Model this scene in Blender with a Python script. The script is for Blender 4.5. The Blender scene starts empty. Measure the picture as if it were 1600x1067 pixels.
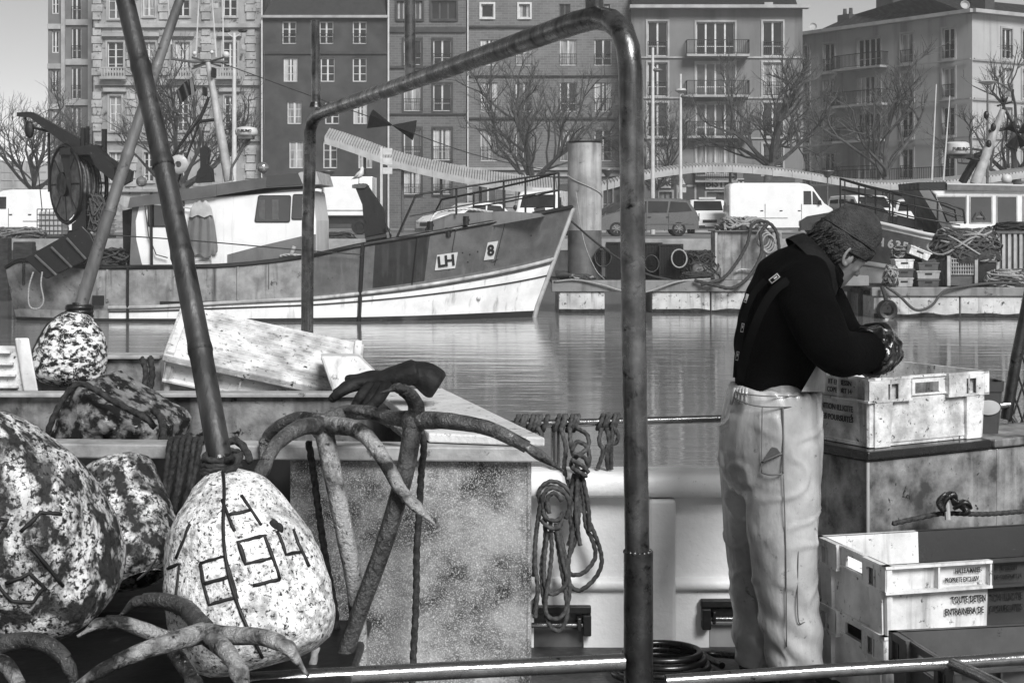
import bpy, math, random
from mathutils import Vector, Matrix, noise
R = math.radians
random.seed(7)
V = Vector
sc = bpy.context.scene
col = sc.collection
# ---------------------------------------------------------------- camera, sky, sun, exposure
F = 2400.0; CAMZ = 2.4; HZ = 345.0
cd = bpy.data.cameras.new('camera'); cam = bpy.data.objects.new('camera', cd); col.objects.link(cam)
cd.sensor_width = 36; cd.lens = 36*F/1600; cd.shift_y = -(533.5-HZ)/1600
cd.clip_start = .1; cd.clip_end = 2000
cam.location = (0, 0, CAMZ); cam.rotation_euler = (R(90), 0, 0); sc.camera = cam
SUN_EL, SUN_AZ = R(40), R(155)
w = bpy.data.worlds.new('World'); sc.world = w; w.use_nodes = True
nt = w.node_tree; nt.nodes.clear()
sky = nt.nodes.new('ShaderNodeTexSky'); sky.sky_type = 'NISHITA'; sky.sun_disc = False
sky.sun_elevation = SUN_EL; sky.sun_rotation = SUN_AZ; sky.dust_density = .6; sky.air_density = .6; sky.altitude = 5000
bw = nt.nodes.new('ShaderNodeRGBToBW'); bg = nt.nodes.new('ShaderNodeBackground'); wo = nt.nodes.new('ShaderNodeOutputWorld')
bg.inputs['Strength'].default_value = .05
nt.links.new(sky.outputs[0], bw.inputs[0]); nt.links.new(bw.outputs[0], bg.inputs[0]); nt.links.new(bg.outputs[0], wo.inputs[0])
sl = bpy.data.lights.new('sun', 'SUN'); so = bpy.data.objects.new('sun', sl); col.objects.link(so)
sl.energy = 1.5; sl.angle = R(24); sl.color = (1, 1, 1)
# direction towards the sun: azimuth measured from +Y towards +X
sd = V((math.sin(SUN_AZ)*math.cos(SUN_EL), math.cos(SUN_AZ)*math.cos(SUN_EL), math.sin(SUN_EL)))
so.rotation_euler = sd.to_track_quat('Z', 'Y').to_euler(); so.location = (0, 0, 60)
sc.view_settings.view_transform = 'Standard'; sc.view_settings.look = 'None'
sc.view_settings.exposure = 1.85; sc.view_settings.gamma = 1
sc.cycles.max_bounces = 6; sc.cycles.diffuse_bounces = 3; sc.cycles.glossy_bounces = 3
sc.cycles.transparent_max_bounces = 8; sc.cycles.volume_bounces = 1
sc.cycles.use_denoising = True

# ---------------------------------------------------------------- helpers
def P(x, y, d):
    return V(((x-800)/F*d, d, CAMZ+(HZ-y)/F*d))
WM = {}
def setp(o, label=None, cat=None, group=None, kind=None):
    if label: o['label'] = label
    if cat: o['category'] = cat
    if group: o['group'] = group
    if kind: o['kind'] = kind
    return o
def thing(name, label, cat, loc=(0, 0, 0), group=None, kind=None):
    o = bpy.data.objects.new(name, None); col.objects.link(o); o.empty_display_size = .2
    o.location = loc; WM[o.name] = Matrix.Translation(V(loc))
    return setp(o, label, cat, group, kind)
def kids(o): return KIDS.get(o.name, [])
KIDS = {}
def link_child(o, p):
    o.parent = p; KIDS.setdefault(p.name, []).append(o)
def dup(o, parent=None, label=None, loc=None, rot=None):
    c = o.copy(); col.objects.link(c)
    if parent: link_child(c, parent)
    if label: c['label'] = label
    if loc is not None: c.location = loc
    if rot is not None: c.rotation_euler = rot
    for k in kids(o): dup(k, c)
    return c
def cr(pts, n=6):
    pts = [V(p) for p in pts]; q = [pts[0]*2-pts[1]]+pts+[pts[-1]*2-pts[-2]]; out = []
    for i in range(1, len(q)-2):
        a, b, c, d = q[i-1:i+3]
        for k in range(n):
            t = k/n
            out.append(.5*((2*b)+(c-a)*t+(2*a-5*b+4*c-d)*t*t+(3*b-a-3*c+d)*t**3))
    out.append(pts[-1]); return out
def lerp(a, b, t): return a+(b-a)*t
def interp(xs, ys, x):
    if x <= xs[0]: return ys[0]
    for i in range(1, len(xs)):
        if x <= xs[i]: return lerp(ys[i-1], ys[i], (x-xs[i-1])/(xs[i]-xs[i-1]))
    return ys[-1]
class MB:
    def __init__(s): s.v = []; s.f = []; s.m = []; s.mi = 0
    def add(s, vs, fs, M=None):
        n = len(s.v)
        s.v += [(M @ V(p)) if M else V(p) for p in vs]
        s.f += [tuple(i+n for i in f) for f in fs]; s.m += [s.mi]*len(fs); return s
    def box(s, c, d, M=None, taper=1.0):
        x, y, z = [k/2 for k in d]; c = V(c); t = taper
        vs = [c+V(p) for p in ((-x*t, -y*t, -z), (x*t, -y*t, -z), (x*t, y*t, -z), (-x*t, y*t, -z), (-x, -y, z), (x, -y, z), (x, y, z), (-x, y, z))]
        return s.add(vs, [(3, 2, 1, 0), (4, 5, 6, 7), (0, 1, 5, 4), (1, 2, 6, 5), (2, 3, 7, 6), (3, 0, 4, 7)], M)
    def box2(s, a, b, M=None):
        a = V(a); b = V(b); return s.box((a+b)/2, [abs(k) for k in (b-a)], M)
    def hexa(s, p8, M=None):
        return s.add(p8, [(3, 2, 1, 0), (4, 5, 6, 7), (0, 1, 5, 4), (1, 2, 6, 5), (2, 3, 7, 6), (3, 0, 4, 7)], M)
    def prism(s, poly, ext, M=None):
        ext = V(ext); n = len(poly); vs = [V(p) for p in poly]+[V(p)+ext for p in poly]
        fs = [tuple(range(n))[::-1], tuple(range(n, 2*n))]+[(i, (i+1) % n, n+(i+1) % n, n+i) for i in range(n)]
        return s.add(vs, fs, M)
    def tube(s, path, r, n=8, cap=True, flat=1.0, lobes=0, twist=0, up=None, M=None):
        path = [V(p) for p in path]; m = len(path)
        rr = r if isinstance(r, (list, tuple)) else [r]*m
        T = []
        for i in range(m):
            t = path[min(i+1, m-1)]-path[max(i-1, 0)]
            T.append(t.normalized() if t.length > 1e-9 else V((0, 0, 1)))
        u = V(up) if up else (V((0, 0, 1)) if abs(T[0].z) < .9 else V((1, 0, 0)))
        vs = []; L = 0
        for i in range(m):
            if i: L += (path[i]-path[i-1]).length
            u = (u-T[i]*u.dot(T[i]))
            if u.length < 1e-6: u = T[i].orthogonal()
            u.normalize(); b = T[i].cross(u)
            for k in range(n):
                a = 2*math.pi*k/n; q = rr[i]
                if lobes: q *= .60+.40*abs(math.cos(lobes*(a-L*twist)/2)); 
                vs.append(path[i]+u*(math.cos(a)*q*flat)+b*(math.sin(a)*q))
        fs = [(i*n+k, i*n+(k+1) % n, (i+1)*n+(k+1) % n, (i+1)*n+k) for i in range(m-1) for k in range(n)]
        if cap: fs += [tuple(range(n))[::-1], tuple(range((m-1)*n, m*n))]
        return s.add(vs, fs, M)
    def rope(s, pts, r, n=6, smooth=6, step=None):
        p = cr(pts, smooth) if smooth else pts
        step = step or r*.9; out = [p[0]]; acc = 0
        for a, b in zip(p, p[1:]):
            L = (b-a).length; t = step-acc
            while t <= L: out.append(a.lerp(b, t/L)); t += step
            acc = (acc+L) % step if L else acc
        out.append(p[-1])
        return s.tube(out, r, n=12, lobes=3, twist=2*math.pi/(r*9))
    def lathe(s, prof, n=24, M=None, arc=1.0):
        vs = []; k = len(prof); c = n if arc >= 1 else n+1
        for j in range(c):
            a = 2*math.pi*arc*j/n
            vs += [V((r*math.cos(a), r*math.sin(a), z)) for r, z in prof]
        fs = [(j*k+i, ((j+1) % c)*k+i, ((j+1) % c)*k+i+1, j*k+i+1) for j in range(n) for i in range(k-1)]
        return s.add(vs, fs, M)
    def ball(s, c, r, n=12, sc_=(1, 1, 1), M=None):
        c = V(c); pr = [(r*math.sin(math.pi*i/n), -r*math.cos(math.pi*i/n)) for i in range(n+1)]
        T = Matrix.Translation(c) @ Matrix.Diagonal((*sc_, 1))
        return s.lathe(pr, n*2, (M @ T) if M else T)
    def grid(s, rows, closed=False, M=None):
        n = len(rows[0]); vs = [p for r in rows for p in r]; q = n if closed else n-1
        fs = [(i*n+j, i*n+(j+1) % n, (i+1)*n+(j+1) % n, (i+1)*n+j) for i in range(len(rows)-1) for j in range(q)]
        return s.add(vs, fs, M)
    def loft(s, st, n=20, M=None, p=2.0):
        # st: (center, u-vector (half extent), v-vector (half extent)); superellipse rings, capped
        rows = []
        for c, u, v in st:
            c, u, v = V(c), V(u), V(v); row = []
            for k in range(n):
                a = 2*math.pi*k/n; ca, sa = math.cos(a), math.sin(a)
                row.append(c+u*math.copysign(abs(ca)**(2/p), ca)+v*math.copysign(abs(sa)**(2/p), sa))
            rows.append(row)
        b = len(s.v); s.grid(rows, True, M); m = len(rows)
        s.f += [tuple(range(b, b+n))[::-1], tuple(range(b+(m-1)*n, b+m*n))]; s.m += [s.mi]*2
        return s
    def build(s, name, mat, parent=None, label=None, cat=None, group=None, kind=None, smooth=None, bevel=0, origin=None):
        me = bpy.data.meshes.new(name)
        if parent: inv = WM[parent.name].inverted(); off = None
        else:
            if origin is None:
                xs = [p.x for p in s.v]; ys = [p.y for p in s.v]; zs = [p.z for p in s.v]
                origin = V(((min(xs)+max(xs))/2, (min(ys)+max(ys))/2, min(zs)))
            inv = Matrix.Translation(-V(origin))
        me.from_pydata([inv @ p for p in s.v], [], s.f)
        mats = mat if isinstance(mat, (list, tuple)) else [mat]
        for m_ in mats: me.materials.append(M_[m_] if isinstance(m_, str) else m_)
        if len(mats) > 1: me.polygons.foreach_set('material_index', s.m)
        o = bpy.data.objects.new(name, me); col.objects.link(o)
        if smooth is not None:
            me.polygons.foreach_set('use_smooth', [True]*len(me.polygons))
            if smooth < 180: me.set_sharp_from_angle(angle=R(smooth))
        me.update()
        if parent: link_child(o, parent); WM[o.name] = WM[parent.name]
        else: o.location = origin; WM[o.name] = Matrix.Translation(V(origin))
        if bevel:
            b = o.modifiers.new('bevel', 'BEVEL'); b.width = bevel; b.segments = 2; b.limit_method = 'ANGLE'; b.angle_limit = R(40)
        return setp(o, label, cat, group, kind)
    def remeshed(s, vox, smooth=4, disp=None, factor=.5):
        me = bpy.data.meshes.new('tmp'); me.from_pydata(s.v, [], s.f); me.update()
        import bmesh
        bm = bmesh.new(); bm.from_mesh(me); bmesh.ops.recalc_face_normals(bm, faces=bm.faces); bm.to_mesh(me); bm.free()
        o = bpy.data.objects.new('tmp', me); col.objects.link(o)
        m = o.modifiers.new('r', 'REMESH'); m.mode = 'VOXEL'; m.voxel_size = vox
        if smooth: q = o.modifiers.new('s', 'SMOOTH'); q.iterations = smooth; q.factor = factor
        ev = o.evaluated_get(bpy.context.evaluated_depsgraph_get()); r_ = bpy.data.meshes.new_from_object(ev)
        n = MB(); nr = [v.normal.copy() for v in r_.vertices]
        n.v = [v.co.copy() for v in r_.vertices]; n.f = [tuple(p.vertices) for p in r_.polygons]; n.m = [0]*len(n.f)
        if disp: n.v = [p+q*disp(p) for p, q in zip(n.v, nr)]
        bpy.data.objects.remove(o); bpy.data.meshes.remove(me); bpy.data.meshes.remove(r_)
        return n
def text_mb(body, size, M, depth=.002, align='CENTER', sx=1.0, bold=0):
    c = bpy.data.curves.new('t', 'FONT'); c.body = body; c.size = size; c.align_x = align; c.align_y = 'CENTER'
    c.extrude = depth; c.resolution_u = 3; c.offset = bold
    o = bpy.data.objects.new('t', c); col.objects.link(o)
    me = bpy.data.meshes.new_from_object(o.evaluated_get(bpy.context.evaluated_depsgraph_get()))
    mb = MB(); S = Matrix.Diagonal((sx, 1, 1, 1))
    mb.add([v.co for v in me.vertices], [tuple(p.vertices) for p in me.polygons], M @ S)
    bpy.data.objects.remove(o); bpy.data.curves.remove(c); bpy.data.meshes.remove(me)
    return mb
def face_frame(o, right, up):
    x = V(right).normalized(); y = V(up); y = (y-x*y.dot(x)).normalized(); z = x.cross(y)
    return Matrix(((x.x, y.x, z.x, o[0]), (x.y, y.y, z.y, o[1]), (x.z, y.z, z.z, o[2]), (0, 0, 0, 1)))
# ---------------------------------------------------------------- materials (all neutral greys, the picture is black and white)
M_ = {}
def mat(name, c1, c2=None, scale=2., lo=.35, hi=.65, detail=8, rough=.6, metal=0, bump=0, bscale=None, st=(1, 1, 1), spots=None,
        streak=None, coat=0, rvar=.15, dist=0, sheen=0, bst=None, spec=.5, line=None):
    m = bpy.data.materials.new(name); m.use_nodes = True; N = m.node_tree.nodes; L = m.node_tree.links
    b = N['Principled BSDF']; b.inputs['Roughness'].default_value = rough; b.inputs['Metallic'].default_value = metal
    b.inputs['Coat Weight'].default_value = coat; b.inputs['Sheen Weight'].default_value = sheen
    b.inputs['Specular IOR Level'].default_value = spec
    c2 = c1 if c2 is None else c2
    T_ = lambda q: q**1.3
    c1, c2 = T_(c1), T_(c2); spots = spots and (T_(spots[0]),)+tuple(spots[1:]); streak = streak and (T_(streak[0]),)+tuple(streak[1:])
    g = N.new('ShaderNodeNewGeometry')
    def tex(sc_, st_, det, dist_=0, rgh=.6):
        mp = N.new('ShaderNodeMapping'); mp.inputs['Scale'].default_value = st_; L.new(g.outputs['Position'], mp.inputs[0])
        n = N.new('ShaderNodeTexNoise'); n.inputs['Scale'].default_value = sc_; n.inputs['Detail'].default_value = det
        n.inputs['Roughness'].default_value = rgh; n.inputs['Distortion'].default_value = dist_
        L.new(mp.outputs[0], n.inputs['Vector']); return n.outputs['Fac']
    def ramp(src, lo_, hi_):
        r = N.new('ShaderNodeMapRange'); r.inputs['From Min'].default_value = lo_; r.inputs['From Max'].default_value = hi_
        L.new(src, r.inputs['Value']); return r.outputs['Result']
    def mix(f, a, c):
        x = N.new('ShaderNodeMix'); x.data_type = 'FLOAT'
        for s_, v in ((x.inputs[0], f), (x.inputs[2], a), (x.inputs[3], c)):
            if isinstance(v, (int, float)): s_.default_value = v
            else: L.new(v, s_)
        return x.outputs[0]
    f = ramp(tex(scale, st, detail, dist), lo, hi)
    cur = mix(f, c1, c2)
    if streak:   # (value, scale, lo, hi): vertical runs of dirt
        cur = mix(ramp(tex(streak[1], (1, 1, .08), 4), streak[2], streak[3]), cur, streak[0])
    if spots:    # (value, scale, lo, hi)
        cur = mix(ramp(tex(spots[1], (1, 1, 1), 5, .3, .7), spots[2], spots[3]), cur, spots[0])
    if line:     # crack-like veins (value, scale, width)
        vo = N.new('ShaderNodeTexNoise'); vo.inputs['Scale'].default_value = line[1]; vo.inputs['Detail'].default_value = 3; vo.inputs['Distortion'].default_value = 1.2
        L.new(g.outputs['Position'], vo.inputs['Vector'])
        ab = N.new('ShaderNodeMath'); ab.operation = 'SUBTRACT'; ab.inputs[1].default_value = .5; L.new(vo.outputs['Fac'], ab.inputs[0])
        a2 = N.new('ShaderNodeMath'); a2.operation = 'ABSOLUTE'; L.new(ab.outputs[0], a2.inputs[0])
        cur = mix(ramp(a2.outputs[0], line[2], 0.0), cur, line[0])
    L.new(cur, b.inputs['Base Color'])
    if rvar:
        L.new(mix(f, max(.03, rough-rvar), min(1, rough+rvar)), b.inputs['Roughness'])
    if bump:
        bp = N.new('ShaderNodeBump'); bp.inputs['Strength'].default_value = min(1, bump); bp.inputs['Distance'].default_value = .01*max(1, bump)
        L.new(tex(bscale or scale*4, bst or st, 6), bp.inputs['Height']); L.new(bp.outputs[0], b.inputs['Normal'])
    M_[name] = m; return m
mat('steel_tube', .28, .09, 14, .3, .7, rough=.30, metal=.8, bump=.15, bscale=60, spots=(.02, 22, .56, .70), streak=(.03, 30, .5, .8), bst=(1, 1, .3))
mat('steel_dark', .16, .06, 14, .3, .7, rough=.33, metal=.8, bump=.2, bscale=50, spots=(.015, 25, .55, .7))
mat('steel_rail', .45, .25, 20, .3, .7, rough=.22, metal=.9, bump=.1, bscale=60, spots=(.06, 40, .62, .7))
mat('galvanised', .46, .05, 8, .40, .63, detail=15, rough=.55, metal=.1, spots=(.80, 260, .50, .70), bump=.35, bscale=60, streak=(.05, 2.6, .50, .74))
mat('aluminium', .50, .14, 9, .36, .64, detail=14, rough=.45, metal=.3, spots=(.03, 24, .62, .68), bump=.2, bscale=60, streak=(.09, 8, .5, .72))
mat('tank_steel', .42, .10, 9, .36, .64, detail=14, rough=.4, metal=.25, spots=(.03, 30, .64, .68), bump=.2, bscale=60, streak=(.60, 9, .55, .8))
mat('flange', .55, .26, 9, .3, .7, rough=.5, spots=(.05, 14, .6, .68), bump=.3, bscale=40)
mat('dark_slab', .05, .025, 8, rough=.25, bump=.1, bscale=40)
mat('bulwark_white', .90, .78, 4, .3, .7, detail=12, rough=.4, spots=(.08, 60, .67, .73), bump=.35, bscale=30, streak=(.42, 7, .60, .82))
mat('plastic_white', .84, .58, 8, .36, .66, detail=12, rough=.42, spots=(.05, 34, .61, .69), bump=.2, bscale=30, streak=(.24, 16, .56, .78), coat=.1)
mat('plastic_dirty', .80, .42, 10, .38, .62, detail=12, rough=.5, spots=(.04, 50, .60, .66), bump=.4, bscale=60, streak=(.22, 18, .56, .78))
mat('plastic_dark', .10, .07, 8, rough=.4, spots=(.15, 40, .66, .7), bump=.1, bscale=40)
mat('plastic_grey', .17, .11, 8, rough=.42, spots=(.04, 30, .64, .7), bump=.1, bscale=30)
mat('print_black', .015, .03, 40, rough=.5)
mat('print_faint', .05, .03, 40, rough=.5)
mat('print_white', .75, .6, 40, rough=.5)
mat('buoy_white', .86, .40, 42, .46, .62, detail=12, rough=.6, spots=(.03, 110, .55, .60), bump=.8, bscale=70, line=(.03, 55, .005), streak=(.35, 9, .55, .8))
mat('buoy_worn', .72, .04, 20, .42, .55, detail=12, rough=.65, spots=(.010, 80, .51, .57), bump=.9, bscale=60, line=(.01, 24, .012), streak=(.16, 7, .52, .68), st=(1, 1, .7))
mat('buoy_black', .75, .012, 26, .44, .52, rough=.6, spots=(.75, 60, .58, .62), bump=.9, bscale=40, st=(1, 1, 1.8), line=(.9, 20, .010))
mat('float_dark', .30, .006, 22, .42, .54, rough=.6, spots=(.50, 45, .62, .68), bump=1, bscale=40)
mat('marker', .012, .02, 30, rough=.7)
mat('iron', .17, .025, 10, .47, .62, detail=13, rough=.42, metal=.2, bump=1.2, bscale=70, spots=(.6, 60, .64, .70))
mat('iron_worn', .42, .035, 9, .47, .60, detail=13, rough=.42, metal=.2, bump=1.2, bscale=70, spots=(.015, 55, .58, .66))
mat('iron_dark', .10, .015, 11, .45, .62, detail=12, rough=.45, bump=1.2, bscale=70, spots=(.4, 60, .64, .70))
mat('rope_dark', .085, .03, 60, rough=.85, bump=.4, bscale=200)
mat('rope_mid', .14, .06, 60, rough=.85, bump=.4, bscale=200)
mat('rope_light', .45, .22, 60, rough=.85)
mat('bamboo', .085, .022, 16, .35, .65, rough=.5, bump=.3, bscale=40, st=(1, 1, .25), spots=(.01, 14, .55, .66))
mat('bamboo_light', .24, .10, 10, .35, .65, rough=.5, bump=.3, bscale=40, st=(1, 1, .25), spots=(.04, 14, .58, .68))
mat('board', .80, .58, 9, .3, .7, rough=.55, spots=(.08, 26, .59, .66), bump=.6, bscale=26)
mat('rubber', .028, .014, 10, rough=.42, bump=.6, bscale=30, coat=.2)
mat('glove_matte', .045, .02, 12, rough=.75, bump=.8, bscale=35, spec=.25)
mat('hose', .02, .012, 10, rough=.3)
mat('deck', .10, .04, 6, rough=.5, bump=.6, bscale=30, spots=(.3, 30, .64, .7))
mat('black', .012, .006, 10, rough=.6)
# person
mat('fleece', .007, .004, 8, rough=1, bump=.7, bscale=90, spec=.08)
mat('collar', .035, .02, 10, rough=.95, bump=.7, bscale=90, spec=.1)
mat('oilskin', .52, .30, 4, .36, .64, detail=10, rough=.34, bump=1.2, bscale=7, spots=(.16, 26, .62, .72), streak=(.26, 7, .54, .8), coat=.2, bst=(1, 1, .35))
mat('oilskin_dark', .16, .10, 5, .3, .7, rough=.5, bump=.6, bscale=9)
mat('seam', .20, .14, 10, rough=.6)
mat('strap', .028, .018, 8, rough=.9, spec=.05)
mat('knit', .12, .08, 30, rough=.95, bump=1.2, bscale=150, bst=(1, .25, 1), spec=.15)
mat('skin', .30, .22, 20, rough=.5, bump=.2, bscale=80)
mat('hair', .018, .008, 60, rough=.5, bump=1, bscale=90)
mat('glove', .022, .012, 14, rough=.24, bump=.6, bscale=22, spots=(.25, 30, .68, .72), coat=.3)
mat('boot', .02, .012, 14, rough=.35)
# middle distance
mat('hull_dark', .19, .12, 3, .36, .64, detail=12, rough=.4, bump=.4, bscale=8, spots=(.02, 4, .64, .72), streak=(.24, 5, .56, .8))
mat('hull_rust', .035, .012, 1.6, .35, .65, rough=.6, spots=(.008, 3, .55, .7), bump=.5, bscale=9, streak=(.09, 5, .5, .75))
mat('hull_mid', .40, .24, 3.2, .36, .64, detail=12, rough=.5, bump=.4, bscale=10, spots=(.04, 6, .62, .70), streak=(.07, 5, .54, .75))
mat('hull_aft', .34, .13, 2, .35, .65, rough=.55, bump=.6, bscale=12, spots=(.03, 5, .6, .7))
mat('hull_white', .86, .70, 2.2, .36, .64, detail=12, rough=.4, bump=.3, bscale=8, spots=(.08, 7, .67, .74), streak=(.28, 5, .57, .78))
mat('boot_top', .05, .02, 3, rough=.5)
mat('strake', .22, .15, 4, rough=.5)
mat('trim_light', .5, .36, 4, rough=.5, streak=(.15, 5, .55, .8))
mat('cabin_white', .80, .68, 1.6, .3, .7, rough=.4, streak=(.42, 5, .58, .82), bump=.15, bscale=8)
mat('cabin_grey', .24, .17, 2, rough=.45, streak=(.1, 5, .55, .8))
mat('cabin_roof', .17, .11, 2, rough=.5)
mat('glass_dark', .02, .05, 1.2, rough=.06, rvar=0, spec=.8)
mat('glass_mid', .10, .18, 1.2, rough=.12, rvar=.05)
mat('glass_curtain', .42, .20, 1.6, .4, .6, rough=.2, rvar=.05, st=(3, 3, .3))
mat('steel_black', .018, .008, 6, rough=.5, bump=.3, bscale=20, spots=(.12, 12, .64, .7))
mat('steel_mid', .17, .10, 6, rough=.45)
mat('tin_light', .52, .38, 6, rough=.5)
mat('chrome', .6, .4, 6, rough=.2, metal=.8)
mat('net', .07, .03, 12, rough=.9, bump=1, bscale=25)
mat('net_light', .24, .10, 12, rough=.9)
mat('concrete', .34, .20, 1.4, .3, .7, rough=.8, bump=.5, bscale=9, spots=(.06, 3, .6, .7), streak=(.10, 2.5, .52, .75))
mat('float_white', .66, .40, 2.2, .3, .7, rough=.7, spots=(.08, 9, .58, .66), streak=(.12, 5, .55, .75), bump=.4, bscale=12)
mat('algae', .035, .015, 10, rough=.9, bump=1, bscale=14)
mat('quay_wall', .15, .07, 1.3, .3, .7, rough=.85, bump=.6, bscale=6, spots=(.03, 2, .6, .7), streak=(.04, 2, .5, .75))
mat('quay_top', .24, .17, .7, rough=.85, bump=.3, bscale=5)
mat('kerbstone', .38, .26, 2, rough=.8, bump=.3, bscale=8)
mat('wood_dark', .07, .035, 3, rough=.85, bump=.5, bscale=12, st=(1, 1, 3))
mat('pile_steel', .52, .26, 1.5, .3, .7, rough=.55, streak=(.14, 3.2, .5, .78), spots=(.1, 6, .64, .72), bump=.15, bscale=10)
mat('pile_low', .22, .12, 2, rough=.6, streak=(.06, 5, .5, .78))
# far
mat('paint_white', .80, .72, 2, rough=.3, coat=.3)
mat('paint_grey', .17, .14, 2, rough=.25, coat=.5)
mat('paint_dark', .05, .04, 2, rough=.25, coat=.5)
mat('tyre', .02, .015, 5, rough=.8)
mat('alloy', .5, .4, 5, rough=.35, metal=.6)
mat('lamp_glass', .6, .5, 5, rough=.15)
mat('wall_b0', 0.234, 0.180, .6, rough=.85)
mat('wall_stone', 0.406, 0.244, .5, .3, .7, rough=.85, bump=.6, bscale=2.5, spots=(.07, 1.6, .56, .68))
mat('stone_block', 0.486, 0.276, 1.1, .3, .7, rough=.85, bump=.5, bscale=5, spots=(.06, 3, .58, .68))
mat('wall_dark', 0.090, 0.067, .7, rough=.85, bump=.3, bscale=6)
mat('roof_slate', .035, .025, 2, rough=.6, bump=.3, bscale=5)
mat('wall_render', 0.261, 0.203, .25, .3, .7, rough=.85, bump=.15, bscale=4, streak=(.07, .7, .5, .8))
mat('wall_light', 0.465, 0.372, .25, .3, .7, rough=.85, bump=.15, bscale=4, streak=(.11, .7, .5, .8))
mat('trim', 0.437, 0.312, 1, rough=.7)
mat('trim_dark', .07, .05, 1, rough=.7)
mat('frame_white', .62, .5, 3, rough=.5)
mat('frame_dark', .10, .07, 3, rough=.5)
mat('ironwork', .018, .012, 5, rough=.6)
mat('bark', 0.120, 0.066, 3, rough=.95, bump=.6, bscale=12)
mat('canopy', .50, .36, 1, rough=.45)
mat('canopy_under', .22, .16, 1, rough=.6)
mat('shop_dark', .05, .03, 1, rough=.5)
mat('shop_panel', .10, .08, 1, rough=.6)
def brickmat(name, a, b_, mortar):
    m = mat(name, a, b_, .8, .3, .7, rough=.9); N = m.node_tree.nodes; L = m.node_tree.links; p = N['Principled BSDF']
    g = N.new('ShaderNodeNewGeometry'); sx = N.new('ShaderNodeSeparateXYZ'); cx = N.new('ShaderNodeCombineXYZ')
    L.new(g.outputs['Position'], sx.inputs[0]); L.new(sx.outputs[0], cx.inputs[0]); L.new(sx.outputs[2], cx.inputs[1])
    br = N.new('ShaderNodeTexBrick'); br.inputs['Scale'].default_value = 1; br.inputs['Mortar Size'].default_value = .018
    br.inputs['Brick Width'].default_value = .5; br.inputs['Row Height'].default_value = .17
    src = p.inputs['Base Color'].links[0].from_socket
    br.inputs['Mortar'].default_value = (mortar,)*3+(1,); br.inputs['Color1'].default_value = (a,)*3+(1,); br.inputs['Color2'].default_value = (b_,)*3+(1,)
    L.new(cx.outputs[0], br.inputs['Vector'])
    bw_ = N.new('ShaderNodeRGBToBW'); L.new(br.outputs['Color'], bw_.inputs[0])
    mx = N.new('ShaderNodeMix'); mx.data_type = 'FLOAT'; mx.inputs[0].default_value = .55
    L.new(src, mx.inputs[2]); L.new(bw_.outputs[0], mx.inputs[3]); L.new(mx.outputs[0], p.inputs['Base Color'])
brickmat('brick_wall', .14, .085, .20); brickmat('brick_light', .17, .11, .23)
def watermat():
    m = bpy.data.materials.new('harbour_water'); m.use_nodes = True; N = m.node_tree.nodes; L = m.node_tree.links; b = N['Principled BSDF']
    b.inputs['Base Color'].default_value = (.15, .15, .15, 1); b.inputs['Roughness'].default_value = .06; b.inputs['IOR'].default_value = 1.5
    b.inputs['Specular IOR Level'].default_value = .9
    g = N.new('ShaderNodeNewGeometry'); prev = None
    for st_, sc_, dist in (((.30, 1.3, 1), 1.0, .013), ((.3, 1.5, 1), 2.4, .006), ((.4, 1.8, 1), 8, .0016)):
        mp = N.new('ShaderNodeMapping'); mp.inputs['Scale'].default_value = st_; L.new(g.outputs['Position'], mp.inputs[0])
        n = N.new('ShaderNodeTexNoise'); n.inputs['Scale'].default_value = sc_; n.inputs['Detail'].default_value = 3; n.inputs['Distortion'].default_value = .4
        L.new(mp.outputs[0], n.inputs['Vector'])
        bp = N.new('ShaderNodeBump'); bp.inputs['Strength'].default_value = 1; bp.inputs['Distance'].default_value = dist
        L.new(n.outputs['Fac'], bp.inputs['Height'])
        if prev: L.new(prev.outputs[0], bp.inputs['Normal'])
        prev = bp
    L.new(prev.outputs[0], b.inputs['Normal']); M_['water'] = m
watermat()
# ---------------------------------------------------------------- ground, water, air
QZ = 1.7; QY = 54.0
def sheet(name, x0, x1, y0, y1, z0, z1, m, sub=1):
    mb = MB(); mb.box2((x0, y0, z0), (x1, y1, z1)); return mb.build(name, m, kind='structure', origin=(0, y0, z0))
wb = MB(); wb.add([(-230, -20, 0), (230, -20, 0), (230, QY, 0), (-230, QY, 0)], [(0, 1, 2, 3)])
wb.build('water', 'water', kind='structure', origin=(0, 0, 0))
sheet('seabed', -230, 230, -20, 330, -.9, -.6, 'wood_dark')
quay = sheet('quay', -230, 230, QY+.35, 330, -.59, QZ, 'quay_top')
kb = MB(); kb.box2((-120, QY-.02, QZ-.35), (120, QY+.5, QZ+.06)); kb.build('quay_edge', 'kerbstone', kind='structure', bevel=.03)
qw = MB(); qw.box2((-230, QY, -.59), (230, QY+.34, QZ-.36)); qwall = qw.build('quay_wall', 'quay_wall', kind='structure')
# courses of the quay wall seen between the boats
bk = None
for r_ in range(4):
    for i in range(46):
        x = -24+i*1.15+(r_ % 2)*.55; z = .05+r_*.325
        if not (8 < x < 26 or x < -14): continue
        if bk is None:
            mb = MB(); mb.box((0, 0, .15), (1.1, .09, .29)); bk = mb.build('stone', 'quay_wall', bevel=.015, origin=(0, 0, 0)); o = bk
            o.parent = qwall; WM['stone'] = WM[qwall.name]
        else:
            o = bk.copy(); col.objects.link(o)
        o.location = (x-qwall.location.x, QY-.035-random.uniform(0, .03)-qwall.location.y, z-qwall.location.z)
pv = MB(); pv.box2((-120, 92, QZ), (120, 330, QZ+.13)); pv.build('pavement', 'kerbstone', kind='structure')
hz = MB(); hz.box2((-240, -25, -1.9), (240, 340, 34))
hzo = hz.build('haze', M_['black'], kind='stuff')
hm = bpy.data.materials.new('haze'); hm.use_nodes = True; hm.node_tree.nodes.clear()
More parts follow.
